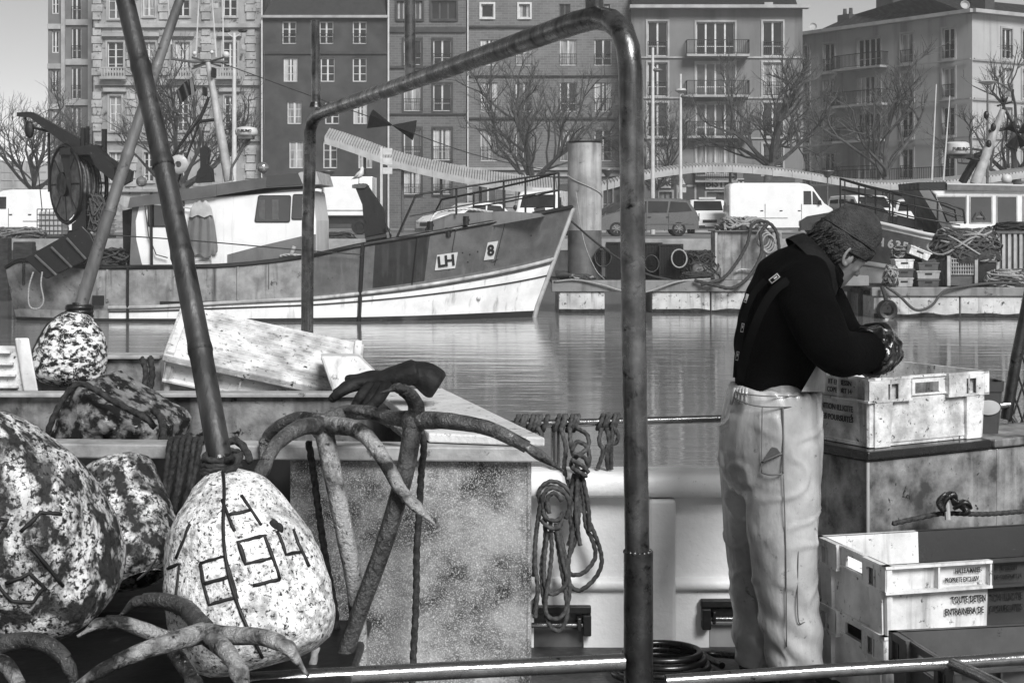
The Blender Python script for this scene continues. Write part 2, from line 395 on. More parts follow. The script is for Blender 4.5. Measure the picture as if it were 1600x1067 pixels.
hv = hm.node_tree.nodes.new('ShaderNodeVolumePrincipled'); ho = hm.node_tree.nodes.new('ShaderNodeOutputMaterial')
hv.inputs['Color'].default_value = (.9, .9, .9, 1); hv.inputs['Density'].default_value = .0007; hv.inputs['Anisotropy'].default_value = .0
hm.node_tree.links.new(hv.outputs[0], ho.inputs['Volume']); hzo.data.materials[0] = hm

# ---------------------------------------------------------------- facades
class Facade:
    """wall from A to B (world xy, left to right as seen); u along it, n towards the camera"""
    def __init__(s, A, B):
        s.A = V((A[0], A[1], 0)); s.B = V((B[0], B[1], 0)); d = s.B-s.A; s.L = d.length; s.u = d/s.L
        s.n = V((s.u.y, -s.u.x, 0))
    def at(s, u, z, out=0): return s.A+s.u*u+s.n*out+V((0, 0, z))
    def hit(s, px, py):
        k = (px-800)/F  # ray x = k*y
        # A.x+u*ux = k*(A.y+u*uy)
        t = (k*s.A.y-s.A.x)/(s.u.x-k*s.u.y); p = s.A+s.u*t
        return t, CAMZ+(HZ-py)/F*p.y
    def box(s, mb, u0, u1, z0, z1, o0, o1):
        a = [s.at(u, z, o) for z in (z0, z1) for (u, o) in ((u0, o1), (u1, o1), (u1, o0), (u0, o0))]
        mb.hexa(a)
    def wall(s, mb, u0, u1, z0, z1, holes, thick=.4):
        us = sorted({u0, u1, *[h[0] for h in holes], *[h[1] for h in holes]}); zs = sorted({z0, z1, *[h[2] for h in holes], *[h[3] for h in holes]})
        us = [u for u in us if u0 <= u <= u1]; zs = [z for z in zs if z0 <= z <= z1]
        for i in range(len(us)-1):
            # merge cells vertically
            j = 0
            while j < len(zs)-1:
                def free(j):
                    cu, cz = (us[i]+us[i+1])/2, (zs[j]+zs[j+1])/2
                    return not any(h[0] < cu < h[1] and h[2] < cz < h[3] for h in holes)
                if not free(j): j += 1; continue
                k = j
                while k+1 < len(zs)-1 and free(k+1): k += 1
                s.box(mb, us[i], us[i+1], zs[j], zs[k+1], -thick, 0); j = k+1
WC = {}
def window(f, bld, u0, u1, z0, z1, kind='white', leaves=2, rail=False, back=.16, surround=None, bars=1):
    """frame part with a pane sub-part; rail: part; surround: part"""
    w_, h_ = u1-u0, z1-z0
    key = (round(w_, 1), round(h_, 1), kind, leaves, bars)
    ang = math.atan2(f.u.y, f.u.x); loc = f.at((u0+u1)/2, z0, -back)
    g = ['glass_dark', 'glass_mid', 'glass_curtain'][random.choices([0, 1, 2], [5, 3, 3])[0]]
    Mw = Matrix.Translation(loc) @ Matrix.Rotation(ang, 4, 'Z')
    fm = MB(); t = .07; w2, h2 = w_/2, h_
    def bar(x0, x1, z0_, z1_, d=.04): fm.box2((x0, -d, z0_), (x1, d, z1_), Mw)
    bar(-w2, -w2+t, 0, h2); bar(w2-t, w2, 0, h2); bar(-w2+t, w2-t, 0, t); bar(-w2+t, w2-t, h2-t, h2)
    for i in range(1, leaves):
        x = -w2+w_*i/leaves; bar(x-.06, x+.06, t, h2-t, .05)
    for i in range(1, bars+1):
        if bars > 1 or h_ > 1.6: bar(-w2+t, w2-t, h2*i/(bars+1)-.02, h2*i/(bars+1)+.02, .02) if bars > 1 else bar(-w2+t, w2-t, h2*.28, h2*.28+.04, .02)
    fo = fm.build('window', 'frame_'+kind, bld)
    pm = MB(); pm.box2((-w2+t, -.008, t), (w2-t, .008, h2-t), Mw); pm.build('pane', g, fo)
    if g == 'glass_mid' and random.random() < .6:
        cm = MB()
        for x0, x1 in ((-w2+t, -w2*.35), (w2*.35, w2-t)):
            rows = [[Mw @ V((lerp(x0, x1, i/8), .03+.03*math.sin(i*2.4)-.06, z)) for i in range(9)] for z in (t, h2-t)]
            cm.grid(rows)
        cm.build('curtain', 'frame_white', fo)
    if surround:
        sm = MB(); q = .13
        f.box(sm, u0-q, u0, z0-q, z1+q, 0.003, .07); f.box(sm, u1, u1+q, z0-q, z1+q, 0.003, .07)
        f.box(sm, u0, u1, z1, z1+q, 0.003, .075); f.box(sm, u0, u1, z0-q, z0, 0.003, .12); sm.build('window_surround', surround, bld)
    if rail:
        rm = MB(); H = min(1.0, h_*.45); o = .06
        f.box(rm, u0, u1, z0+H-.04, z0+H, o, o+.05); f.box(rm, u0, u1, z0+.1, z0+.13, o, o+.03)
        n = max(4, int(w_/.14))
        for i in range(n+1):
            u = u0+(u1-u0-.03)*i/n; f.box(rm, u, u+.022, z0+.1, z0+H-.04, o, o+.025)
        rm.build('window_railing', 'ironwork', bld)
def balcony(f, bld, u0, u1, z, depth=.9, H=1.0, m='trim'):
    b = MB(); f.box(b, u0, u1, z-.15, z, .002, depth); bo = b.build('balcony', m, bld)
    r = MB(); 
    for a0, a1, b0, b1 in ((u0, u1, depth-.06, depth-.02), (u0, u0+.04, .01, depth-.06), (u1-.04, u1, .01, depth-.06)):
        f.box(r, a0, a1, z+H-.05, z+H, b0, b1); f.box(r, a0, a1, z+.08, z+.11, b0, b1)
    n = int((u1-u0)/.13)
    for i in range(n+1):
        u = u0+(u1-u0-.025)*i/n; f.box(r, u, u+.025, z+.08, z+H-.05, depth-.055, depth-.03)
    for k in range(6):
        o = .1+k*depth/7
        for u in (u0+.01, u1-.035): f.box(r, u, u+.025, z+.08, z+H-.05, o, o+.025)
    r.build('balcony_railing', 'ironwork', bo)
def par(px0, px1, d): return Facade(((px0-800)/F*d, d), ((px1-800)/F*d, d))
def solid_back(f, mb, u0, u1, z0, z1, depth=9):
    f.box(mb, u0, u1, z0, z1, -depth, -.45)
def band(f, bld, name, px0, px1, py0, py1, out, m, lo=.003):
    mb = MB(); u0, z1 = f.hit(px0, py0); u1, z0 = f.hit(px1, py1); f.box(mb, u0, u1, z0, z1, lo, out); return mb.build(name, m, bld)
def building(name, label, f, px0, px1, py_top, wins, wallm, sur=None, kind='white', bars=1, cat='building', group=None, zg=QZ+.13, roof=None, depth=9):
    b = thing(name, label, cat, f.at(f.L/2, zg), group)
    u0, zt = f.hit(px0, py_top); u1, _ = f.hit(px1, py_top); holes = []
    for wdef in wins:
        x0, y0, x1, y1 = wdef[:4]; a, z1 = f.hit(x0, y0); c, z0 = f.hit(x1, y1)
        holes.append((a, c, z0, z1))
    mb = MB(); f.wall(mb, u0, u1, zg, zt, holes); mb.build('wall', wallm, b)
    bm_ = MB(); solid_back(f, bm_, u0+.05, u1-.05, zg, zt-.05, depth); bm_.build('core', 'shop_dark', b)
    for wdef, h in zip(wins, holes):
        opt = wdef[4] if len(wdef) > 4 else {}
        window(f, b, *h, kind=opt.get('kind', kind), leaves=opt.get('leaves', 2), rail=opt.get('rail', False), surround=opt.get('sur', sur), bars=opt.get('bars', bars))
    return b, holes
RL = {'rail': True}
# --- B0: narrow block with piers and light bands
f0 = par(75, 145, 112)
w0 = [(81, -30, 92, 22), (81, 48, 92, 83), (81, 110, 92, 145, RL), (81, 172, 92, 205), (81, 236, 92, 268)]+[(112, a, 127, c, RL) for a, c in ((-26, 32), (44, 93), (106, 155), (168, 215), (232, 280))]
b0, _ = building('apartment_building', 'narrow grey apartment block with pale floor bands at far left of the row', f0, 75, 146, -60, w0, 'wall_b0')
for i, (a, c) in enumerate(((38, 46), (100, 108), (163, 171), (227, 235), (292, 300))):
    band(f0, b0, 'floor_band', 74.5, 96.5, a, c, .15, 'trim'); band(f0, b0, 'floor_band', 98.5, 146, a-7, c-6, .15, 'trim')
band(f0, b0, 'pier', 97, 103, -60, 360, .3, 'trim'); band(f0, b0, 'pier', 139, 146, -60, 360, .3, 'trim')
# --- B1: stone town house
f1 = par(146, 408, 109)
w1 = []
cols = [(168, 193), (222, 243), (274, 297), (348, 371)]
for a, c in cols:
    w1.append((a+1, -26, c-1, 30 if a < 200 else 26)); w1.append((a, 66, c, 112)); w1.append((a+3, 150, c-3, 205)); w1.append((a+3, 238, c-3, 284))
b1, h1 = building('stone_town_house', 'tall classical stone town house with window pediments behind the leafless trees', f1, 146, 408, -60, w1, 'wall_stone', sur='trim', bars=3)
for a, c in ((38, 44), (128, 134), (214, 221), (296, 300)): band(f1, b1, 'cornice', 150, 407.5, a, c, .28, 'trim')
for a, c in cols:
    band(f1, b1, 'pediment', a-7, c+7, 52, 58, .35, 'trim'); band(f1, b1, 'pediment', a-5, c+5, 138, 144, .3, 'trim')
    u0, z0 = f1.hit(a-8, 122); u1, _ = f1.hit(c+8, 122)
    mb = MB(); f1.box(mb, u0, u1, z0-.15, z0+.05, .29, .8); bo = mb.build('balcony', 'trim', b1)
    rm = MB(); f1.box(rm, u0, u1, z0+.62, z0+.7, .6, .75)
    for i in range(9): 
        u = u0+.1+(u1-u0-.3)*i/8; f1.box(rm, u, u+.1, z0+.05, z0+.62, .62, .72)
    rm.build('balustrade', 'trim', bo)
for px in (152, 205, 256, 322, 392):   # pilasters of separate blocks
    for k in range(26):
        y0 = -30+k*12.4; wdt = 17 if k % 2 else 13
        if any(abs(y0+6-q) < 9 for q in (41, 131, 217, 298)): continue
        u, z0 = f1.hit(px, y0+11.6); 
        mb = MB(); ww = wdt/22; f1.box(mb, u-ww/2, u+ww/2, z0, z0+.50, .004, .11+.03*random.random()); mb.build('stone_block', 'stone_block', b1)
mb = MB(); rnd = random.Random(3)
for k in range(40):
    z = QZ+.2+k*.42; u = .2+rnd.random()*.6
    while u < f1.L-.8:
        w_ = rnd.choice((.7, .9, 1.15))
        if not any(h[0]-.3 < u+w_ and u < h[1]+.3 and h[2]-.2 < z+.4 and z < h[3]+.2 for h in h1) and rnd.random() < .75:
            f1.box(mb, u, u+w_-.04, z, z+.38, .003, .02+.03*rnd.random())
        u += w_
mb.build('masonry', 'stone_block', b1, kind='stuff')
# --- B2: dark house
f2 = par(408, 607, 108)
w2 = [(x, y0, x+22, y1, {'bars': 2, 'rail': y0 < 50}) for y0, y1, xs in ((34, 69, (441, 499, 551)), (91, 128, (443, 501, 551)), (159, 194, (449, 508, 552)), (221, 263, (452, 505, 560))) for x in xs]
b2, _ = building('dark_town_house', 'dark rendered town house with slate mansard roof and four rows of windows', f2, 409, 606.5, 27, w2, 'wall_dark')
band(f2, b2, 'string_course', 409, 606, 81, 85, .12, 'trim_dark'); band(f2, b2, 'eaves', 409, 607, 25, 29, .35, 'trim')
u0, z0 = f2.hit(412, 25); u1, z1 = f2.hit(603, -40)
mb = MB(); rp = [f2.at(a, z, o) for (a, z, o) in ((u0, z0, .2), (u1, z0, .2), (u1, z0, -9), (u0, z0, -9), (u0+1.2, z1, -1.8), (u1-.3, z1, -1.8), (u1-.3, z1, -7), (u0+1.2, z1, -7))]
mb.hexa(rp); mb.build('roof', 'roof_slate', b2)
dp = MB(); dp.tube([f2.at(f2.hit(607, 0)[0], z, .12) for z in (QZ, 9, 14.5, 20)], .07, 6); dp.build('drainpipe', 'frame_white', b2)
dp = MB(); dp.tube([f2.at(f2.hit(409.5, 0)[0], z, .12) for z in (QZ, 9, 14.5, 20)], .06, 6); dp.build('drainpipe', 'frame_white', b2)
# --- B3: brick
f3 = par(608, 729, 108.5)
w3 = [(620, 2, 634, 31, {'kind': 'dark'}), (645, 2, 660, 31, {'kind': 'dark'}), (674, 2, 713, 31, {'kind': 'dark', 'leaves': 3})]
for y0, y1 in ((62, 102), (131, 174), (201, 251), (268, 304)):
    w3 += [(631, y0, 658, y1, RL), (677, y0, 705, y1, RL)]
b3, _ = building('brick_town_house', 'narrow brick town house with two white windows on each floor', f3, 608, 728, -60, w3, 'brick_wall', sur='trim_dark')
for a, c in ((43, 51), (104, 107), (177, 179.5)): band(f3, b3, 'string_course', 608, 728, a, c, .14, 'trim_dark')
band(f3, b3, 'string_course', 608, 728, 258, 264, .14, 'trim')
# --- B4: wide brick
f4 = par(729, 985, 109)
w4 = [(752, 7, 771, 28, {'sur': 'frame_white', 'leaves': 1}), (811, 7, 828, 28, {'sur': 'frame_white', 'leaves': 1}), (874, 7, 891, 28, {'kind': 'dark'}), (936, 7, 953, 28, {'kind': 'dark'})]
for y0, y1 in ((62, 103), (129, 175), (203, 252)):
    w4 += [(x, y0, x+w_, y1, RL) for x, w_ in ((751, 27), (806, 25), (875, 26), (929, 27))]
w4 += [(750, 290, 775, 330), (800, 288, 850, 332, {'leaves': 3}), (872, 288, 905, 330), (925, 288, 975, 332, {'leaves': 3})]
b4, _ = building('brick_apartment_house', 'wide brick apartment house with two small square attic windows', f4, 729.5, 984, -60, w4, 'brick_light')
for a, c, m_ in ((41, 44, 'trim_dark'), (118, 120, 'trim_dark'), (184, 186.5, 'trim_dark'), (262, 266, 'trim'), (272, 276, 'trim'), (334, 338, 'trim')): band(f4, b4, 'string_course', 729.5, 984, a, c, .16, m_)
for px in (731, 797, 860, 918, 982):
    for k in range(5):
        u, z = f4.hit(px, 330-k*10); mb = MB(); f4.box(mb, u-.32, u+.32, z-.2, z+.2, .005, .1); mb.build('stone_block', 'trim', b4)
dp = MB(); dp.tube([f4.at(f4.hit(731, 0)[0], z, .2) for z in (QZ, 9, 20)], .06, 6); dp.build('drainpipe', 'frame_white', b4)
# --- B5: rendered block with balconies
f5 = par(986, 1262, 106)
w5 = []; rows = ((34, 88), (98, 151), (161, 214), (225, 273))
for y0, y1 in rows:
    w5 += [(1012, y0, 1043, y1, RL), (1088, y0+1, 1148, y1, {'leaves': 4}), (1192, y0, 1223, y1, RL)]
w5 += [(1030, 300, 1050, 350, {'kind': 'dark'}), (1060, 292, 1085, 350, {'kind': 'dark'}), (1104, 300, 1160, 350, {'kind': 'dark', 'leaves': 3}), (1185, 292, 1235, 350, {'kind': 'dark'})]
b5, _ = building('balcony_building', 'flat grey apartment building with a central stack of iron balconies above the bistro', f5, 986.5, 1254, 14, w5, 'wall_render', sur='trim')
band(f5, b5, 'cornice', 983, 1262, 10, 15, .8, 'trim')
for a, c in ((89, 91.5), (152, 154.5), (215, 217.5)): band(f5, b5, 'string_course', 986.5, 1254, a, c, .1, 'trim')
for y in (87, 150, 213.5): 
    u0, z = f5.hit(1071, y); u1, _ = f5.hit(1168, y); balcony(f5, b5, u0, u1, z, .95)
u0, z = f5.hit(1085, 282); u1, _ = f5.hit(1150, 282); balcony(f5, b5, u0, u1, z, .5, .9)
for px in (1130, 1052, 1195):
    u, z = f5.hit(px, 12); mb = MB(); f5.box(mb, u-.6, u+.6, z, z+1.6, -3, -2); mb.build('chimney', 'wall_dark', b5)
u, z = f5.hit(1205, 12); mb = MB(); f5.box(mb, u-.3, u+.3, z, z+.5, -1.5, -1); mb.build('roof_vent', 'trim', b5)
ru, rz = f5.hit(1125, 12); mb = MB(); L0, L1 = f5.hit(990, 12)[0], f5.hit(1250, 12)[0]
mb.hexa([f5.at(a, z_, o) for (a, z_, o) in ((L0, rz, -.5), (L1, rz, -.5), (L1, rz, -8.5), (L0, rz, -8.5), (L0, rz+1.3, -2.4), (L1, rz+1.3, -2.4), (L1, rz+1.3, -6), (L0, rz+1.3, -6))]); mb.build('roof', 'roof_slate', b5)
def shopsign(px0, px1, py0, py1, txt, size_px, align='CENTER', label=None):
    u0, z1 = f5.hit(px0, py0); u1, z0 = f5.hit(px1, py1)
    t = thing('shop_sign', label, 'sign', f5.at((u0+u1)/2, z0, .1))
    mb = MB(); f5.box(mb, u0, u1, z0, z1, .08, .2); mb.build('board', 'tin_light', t)
    s = size_px*106/F/.72
    text_mb(txt, s, face_frame(f5.at((u0+u1)/2, (z0+z1)/2, .205), f5.u, (0, 0, 1)), .006, bold=.03).build('lettering', 'print_black', t, kind='stuff')
shopsign(1014, 1048, 279, 294, 'TABAC', 9.5, label='pale shop sign with dark capitals TA beside the front pipe')
shopsign(1102, 1162, 279, 296, 'BISTROT', 11, label='pale bistrot shop sign with dark capitals under the first floor')
for a, c in ((1048, 1102), (1162, 1242)):
    aw = MB(); u0, z1 = f5.hit(a, 270); u1, z0 = f5.hit(c, 340); f5.box(aw, u0, u1, z0, z1, .01, .06); aw.build('panelling', 'shop_panel', b5)
# --- B6: angled corner block
A6 = ((1253-800)/F*117, 117); C6 = ((1519-800)/F*104, 104); E6 = ((1680-800)/F*109.5, 109.5)
f6 = Facade(A6, C6); g6 = Facade(C6, E6)
def zr(px, y_at_1519, f=f6): return y_at_1519
def rowY(z, d): return HZ-(z-CAMZ)/d*F
zt6 = CAMZ+(HZ-21)/F*104
rowz = [(CAMZ+(HZ-b)/F*104, CAMZ+(HZ-a)/F*104) for a, b in ((40, 88), (103, 150), (165, 210), (228, 276))]
b6 = thing('corner_building', 'pale corner apartment building turned at an angle with fog at its roof', 'building', (C6[0], C6[1], QZ+.13))
def six(f, cols):
    holes = []
    for (x0, x1, *o) in cols:
        for (z0, z1) in rowz:
            a, _ = f.hit(x0, 100); c, _ = f.hit(x1, 100); holes.append((a, c, z0, z1, o[0] if o else {}))
    mb = MB(); f.wall(mb, 0, f.L, QZ+.13, zt6, [h[:4] for h in holes]); mb.build('wall', 'wall_light', b6)
    for h in holes: window(f, b6, *h[:4], kind='white', leaves=h[4].get('leaves', 2), rail=h[4].get('leaves', 2) == 2, surround='trim')
    for (z0, z1) in rowz:
        mb = MB(); f.box(mb, 0, f.L, z0-.22, z0-.14, .14, .24); mb.build('string_course', 'trim', b6)
    mb = MB(); f.box(mb, -.3, f.L+.3, zt6, zt6+.25, -.3, .6); mb.build('cornice', 'trim', b6)
six(f6, [(1255, 1265), (1287, 1304), (1340, 1376, {'leaves': 4}), (1408, 1427), (1473, 1492)])
six(g6, [(1565, 1581), (1597, 1615), (1640, 1658)])
for (z0, z1) in rowz:
    a, _ = f6.hit(1313, 100); c, _ = f6.hit(1388, 100); balcony(f6, b6, a, c, z0-.02, .9)
a, _ = f6.hit(1268, 100); c, _ = f6.hit(1507, 100)
mb = MB(); z = rowz[3][0]-.3; f6.box(mb, a, c, z-.1, z, .25, 1.3); tr = mb.build('terrace', 'trim', b6)
mb = MB(); f6.box(mb, a, c, z+.95, z+1, 1.2, 1.25)
for i in range(90):
    u = a+(c-a)*i/90; f6.box(mb, u, u+.03, z, z+.95, 1.21, 1.24)
mb.build('terrace_railing', 'ironwork', tr)
mb = MB(); cc = f6.at(f6.L, 0, -.2); p4 = [f6.at(.1, 0, -.45), f6.at(f6.L-.1, 0, -.45), g6.at(g6.L, 0, -.45), g6.at(g6.L, 0, -9)+V((0, 4, 0)), f6.at(.1, 0, -10)]
mb.prism([p+V((0, 0, QZ+.13)) for p in p4], (0, 0, zt6-QZ-.2)); mb.build('core', 'shop_dark', b6)
rz = zt6+.25; rp = [f6.at(.3, rz, -.8), g6.at(.2, rz, -.9), g6.at(g6.L, rz, -.8), g6.at(g6.L, rz, -8), f6.at(.3, rz, -9)]
top = [f6.at(2, rz+1.4, -3.4), g6.at(-1, rz+1.4, -3.8), g6.at(g6.L, rz+1.4, -3.4), g6.at(g6.L, rz+1.4, -6), f6.at(2, rz+1.4, -6)]
mb = MB(); n5 = 5; mb.add(rp+top, [(0, 1, 2, 3, 4), (9, 8, 7, 6, 5)]+[(i, (i+1) % 5, 5+(i+1) % 5, 5+i) for i in range(5)]); mb.build('roof', 'roof_slate', b6)
for px, w_, h_ in ((1280, 1.2, 1.4), (1344, 1.6, 3.0), (1420, 2.2, 2.4), (1452, 1.6, 2.8), (1490, 1.2, 3.2)):
    u, _ = f6.hit(px, 30); mb = MB(); f6.box(mb, u-w_/2, u+w_/2, rz, rz+h_, -3.6, -2.6)
    for k in (-1, 1): mb.lathe([(.0, 0), (.16, 0), (.13, .5), (0, .5)], 8, Matrix.Translation(f6.at(u+k*w_*.25, rz+h_, -3.1)))
    mb.build('chimney', 'wall_dark', b6)
for px in (1268, 1505):
    u, _ = f6.hit(px, 30); mb = MB(); mb.lathe([(0, .1), (.2, .13), (.32, .25), (.30, .25), (.2, .11), (0, .07)], 14, Matrix.Translation(f6.at(u, zt6+.55, -.1)) @ Matrix.Rotation(R(70), 4, 'X'))
    mb.tube([f6.at(u, zt6+.2, -.1), f6.at(u, zt6+.6, -.1)], .04, 6); mb.build('satellite_dish', 'trim', b6)
# --- far left hazy warehouse
f7 = par(-60, 74, 150)
b7, _ = building('warehouse', 'low pale panelled warehouse fading into fog at the far left', f7, -80, 90, 252, [], 'wall_light')
for i in range(7):
    u0, z1 = f7.hit(-60+i*20, 254); mb = MB(); f7.box(mb, u0, u0+.12, QZ+.2, z1, .004, .12); mb.build('panel_rib', 'trim', b7)
for i in range(5):
    u0, z1 = f7.hit(-80, 268+i*13); u1, _ = f7.hit(72, 100); mb = MB(); f7.box(mb, u0, u1, z1-.08, z1, .004, .06); mb.build('panel_joint', 'trim', b7)
fb = thing('iron_fence', 'dark iron fence behind the white van at the far left', 'fence', ((-20-800)/F*92, 92, QZ+.13))
mb = MB()
for i in range(60):
    x = (-70+i*2.6-800)/F*92; mb.box2((x, 91.97, QZ+.13), (x+.03, 92.0, QZ+1.5))
mb.build('bars', 'ironwork', fb, kind='stuff'); mb = MB(); mb.box2(((-70-800)/F*92, 91.95, QZ+1.5), ((88-800)/F*92, 92.02, QZ+1.56)); mb.build('top_rail', 'ironwork', fb)

# ---------------------------------------------------------------- trees
def tree_mesh(seed, H, spread, trunk_h, levels=5, lean=0, r0=.2):
    rd = random.Random(seed); T = MB(); C = MB()
    def seg(mb, pts, r): mb.tube(pts, r, 5 if r[0] > .04 else 3, cap=False)
    tp = [V((0, 0, 0)), V((lean*.3, .02, trunk_h*.5)), V((lean, 0, trunk_h))]
    T.tube(tp, [r0*1.15, r0*.9, r0*.8], 9)
    def branch(p, d, L, r, lv):
        d = d.normalized(); n = 3 if lv > 2 else 2
        pts = [p]; q = p; dd = d
        for i in range(n):
            dd = (dd+V((rd.uniform(-.28, .28), rd.uniform(-.28, .28), rd.uniform(-.06, .22)))).normalized(); q = q+dd*L/n; pts.append(q)
        seg(C, pts, [lerp(r, r*.6, i/n) for i in range(n+1)])
        if lv <= 0: return
        k = rd.randint(3, 5) if lv > 1 else rd.randint(4, 6)
        for i in range(k):
            t = rd.uniform(.25, 1) if i else 1
            j = min(int(t*n), n-1); b = pts[j].lerp(pts[j+1], t*n-j)
            a = rd.uniform(0, 6.283); s = rd.uniform(.5, .95)
            o = dd.orthogonal().normalized(); o.rotate(Matrix.Rotation(a, 3, dd))
            nd = dd*math.cos(s)+o*math.sin(s)+V((0, 0, .18))
            branch(b, nd, L*rd.uniform(.5, .75), max(.012, r*.53), lv-1)
    k = rd.randint(5, 6)
    for i in range(k):
        a = i*6.283/k+rd.uniform(-.4, .4); e = rd.uniform(.35, .95)
        d = V((math.cos(a)*math.cos(e)*spread, math.sin(a)*math.cos(e)*spread, math.sin(e)))
        branch(tp[-1]-V((0, 0, rd.uniform(0, .5))), d, H*rd.uniform(.30, .42), r0*.52, levels)
    branch(tp[-1], V((lean*.3, 0, 1)), H*.42, r0*.6, levels)
    return T, C
TREES = {}
def plant(seed, px, py_base, d, label, H, spread=1.0, trunk=2.4, lean=0, levels=4, r0=.2, rz=0, scale=1):
    base = P(px, 0, d); base.z = QZ+.13 if d > 92 else QZ
    t = thing('leafless_tree', label, 'tree', (0, 0, 0), 'leafless plane trees along the quay')
    T, C = tree_mesh(seed, H, spread, trunk, levels, lean, r0)
    T.build('trunk', 'bark', t, smooth=180); C.build('crown', 'bark', t)
    t.location = base; t.rotation_euler = (0, 0, rz); t.scale = (scale,)*3
plant(11, 52, 0, 99, 'leafless tree at the far left behind the net drum', 9.0, 1.15, 2.6, 0, r0=.24)
plant(12, 285, 0, 97, 'leafless tree before the stone town house, behind the signal mast', 10.6, 1.2, 2.9, r0=.30)
plant(13, 832, 0, 98, 'leafless spreading tree in front of the wide brick house', 10.6, 1.15, 3.2, r0=.30)
plant(14, 1192, 0, 96, 'leafless tree with stout leaning trunk in front of the right end of the balconies', 8.8, 1.3, 4.2, .5, r0=.32)
plant(15, 1384, 0, 97, 'leafless broad tree in front of the corner building', 9.8, 1.25, 3.6, r0=.27, levels=3)
plant(16, 1598, 0, 95, 'leafless tree cut by the right edge of the view', 8.6, 1.3, 3.4, -.4, r0=.32)
plant(17, 1025, 0, 101, 'thin leafless tree seen behind the thick front pipe', 7.6, .9, 2.6, r0=.17)
# ---------------------------------------------------------------- curved canopies on the quay
def canopy(label, pts, d, depth, rise, hpx, n, loc):
    t = thing('curved_canopy', label, 'canopy', loc)
    c = cr([P(x, y, d) for x, y in pts], 6); L = [0]
    for a, b in zip(c, c[1:]): L.append(L[-1]+(b-a).length)
    def at(s):
        for i in range(1, len(L)):
            if L[i] >= s: return c[i-1].lerp(c[i], (s-L[i-1])/(L[i]-L[i-1]))
        return c[-1]
    h = hpx/F*d; back = V((0, depth, rise))
    for i in range(n):
        a, b = at(L[-1]*i/n), at(L[-1]*(i+.985)/n); mb = MB(); dn = V((0, 0, -h)); o = V((0, .08, 0))
        mb.hexa([a+dn, b+dn, b+dn+o, a+dn+o, a, b, b+o, a+o]); mb.build('fascia_panel', 'canopy', t)
    mb = MB(); m = n*6
    for i in range(m):
        a, b = at(L[-1]*i/m), at(L[-1]*(i+.7)/m); u = V((0, 0, .1)); z = V((0, .09, -.02))
        mb.hexa([a+z, b+z, b+z+back, a+z+back, a+z+u, b+z+u, b+z+back+u, a+z+back+u])
    mb.build('roof_slats', 'canopy', t, kind='stuff')
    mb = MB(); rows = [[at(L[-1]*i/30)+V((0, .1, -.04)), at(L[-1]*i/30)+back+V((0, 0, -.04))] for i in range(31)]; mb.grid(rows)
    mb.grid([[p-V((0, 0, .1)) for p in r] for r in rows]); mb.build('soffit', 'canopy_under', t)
    for i in range(1, 6):
        a = at(L[-1]*i/6)+back*.5; mb = MB(); mb.tube([V((a.x, a.y, QZ)), a-V((0, 0, .1))], .09, 8); mb.build('post', 'steel_mid', t)
    return t
canopy('long pale canopy sweeping down from the left behind the trawler', [(507, 215), (545, 227), (600, 247), (650, 261), (700, 272), (760, 283), (820, 291), (875, 296)], 88, 2.4, .62, 10, 15, (P(690, 0, 88).x, 88, QZ))
canopy('long pale canopy arching over the parked cars and vans', [(900, 299), (945, 289), (1000, 274), (1060, 264), (1110, 260), (1170, 262), (1240, 269), (1300, 279), (1340, 285), (1400, 288), (1480, 284), (1560, 275), (1640, 264)], 90, 2.2, .22, 9, 24, (P(1270, 0, 90).x, 90, QZ))
# white finger signs
t = thing('sign_post', 'white post with three blank white finger boards beside the box truck', 'sign', (P(597, 0, 84).x, 84, QZ))
mb = MB(); mb.box2(P(594, 366, 84), P(598, 230, 84.1)); mb.build('post', 'frame_white', t)
for y0 in (232, 247, 262): mb = MB(); mb.box2(P(598.2, y0+10, 84), P(613, y0, 84.08)); mb.build('board', 'frame_white', t)
t = thing('warning_sign', 'triangular warning sign with a plate on a thin post before the bistrot', 'sign', (P(1066, 0, 84).x, 84, QZ))
mb = MB(); mb.tube([V((P(1066, 0, 84).x, 84.1, QZ)), P(1066, 273, 84.1)], .04, 6); mb.build('post', 'steel_mid', t)
mb = MB(); mb.prism([P(1058, 290, 84), P(1074, 290, 84), P(1066, 274, 84)], (0, .03, 0)); mb.build('triangle', 'frame_dark', t)
mb = MB(); mb.prism([P(1061, 288.4, 83.98), P(1071, 288.4, 83.98), P(1066, 277.5, 83.98)], (0, .015, 0)); mb.build('face', 'tin_light', t)
mb = MB(); mb.prism([P(1065.3, 286.5, 83.96), P(1066.7, 286.5, 83.96), P(1066.7, 281, 83.96), P(1065.3, 281, 83.96)], (0, .01, 0)); mb.build('bar', 'frame_dark', t)
mb = MB(); mb.box2(P(1060, 301, 84), P(1072, 293, 84.05)); mb.build('plate', 'tin_light', t)
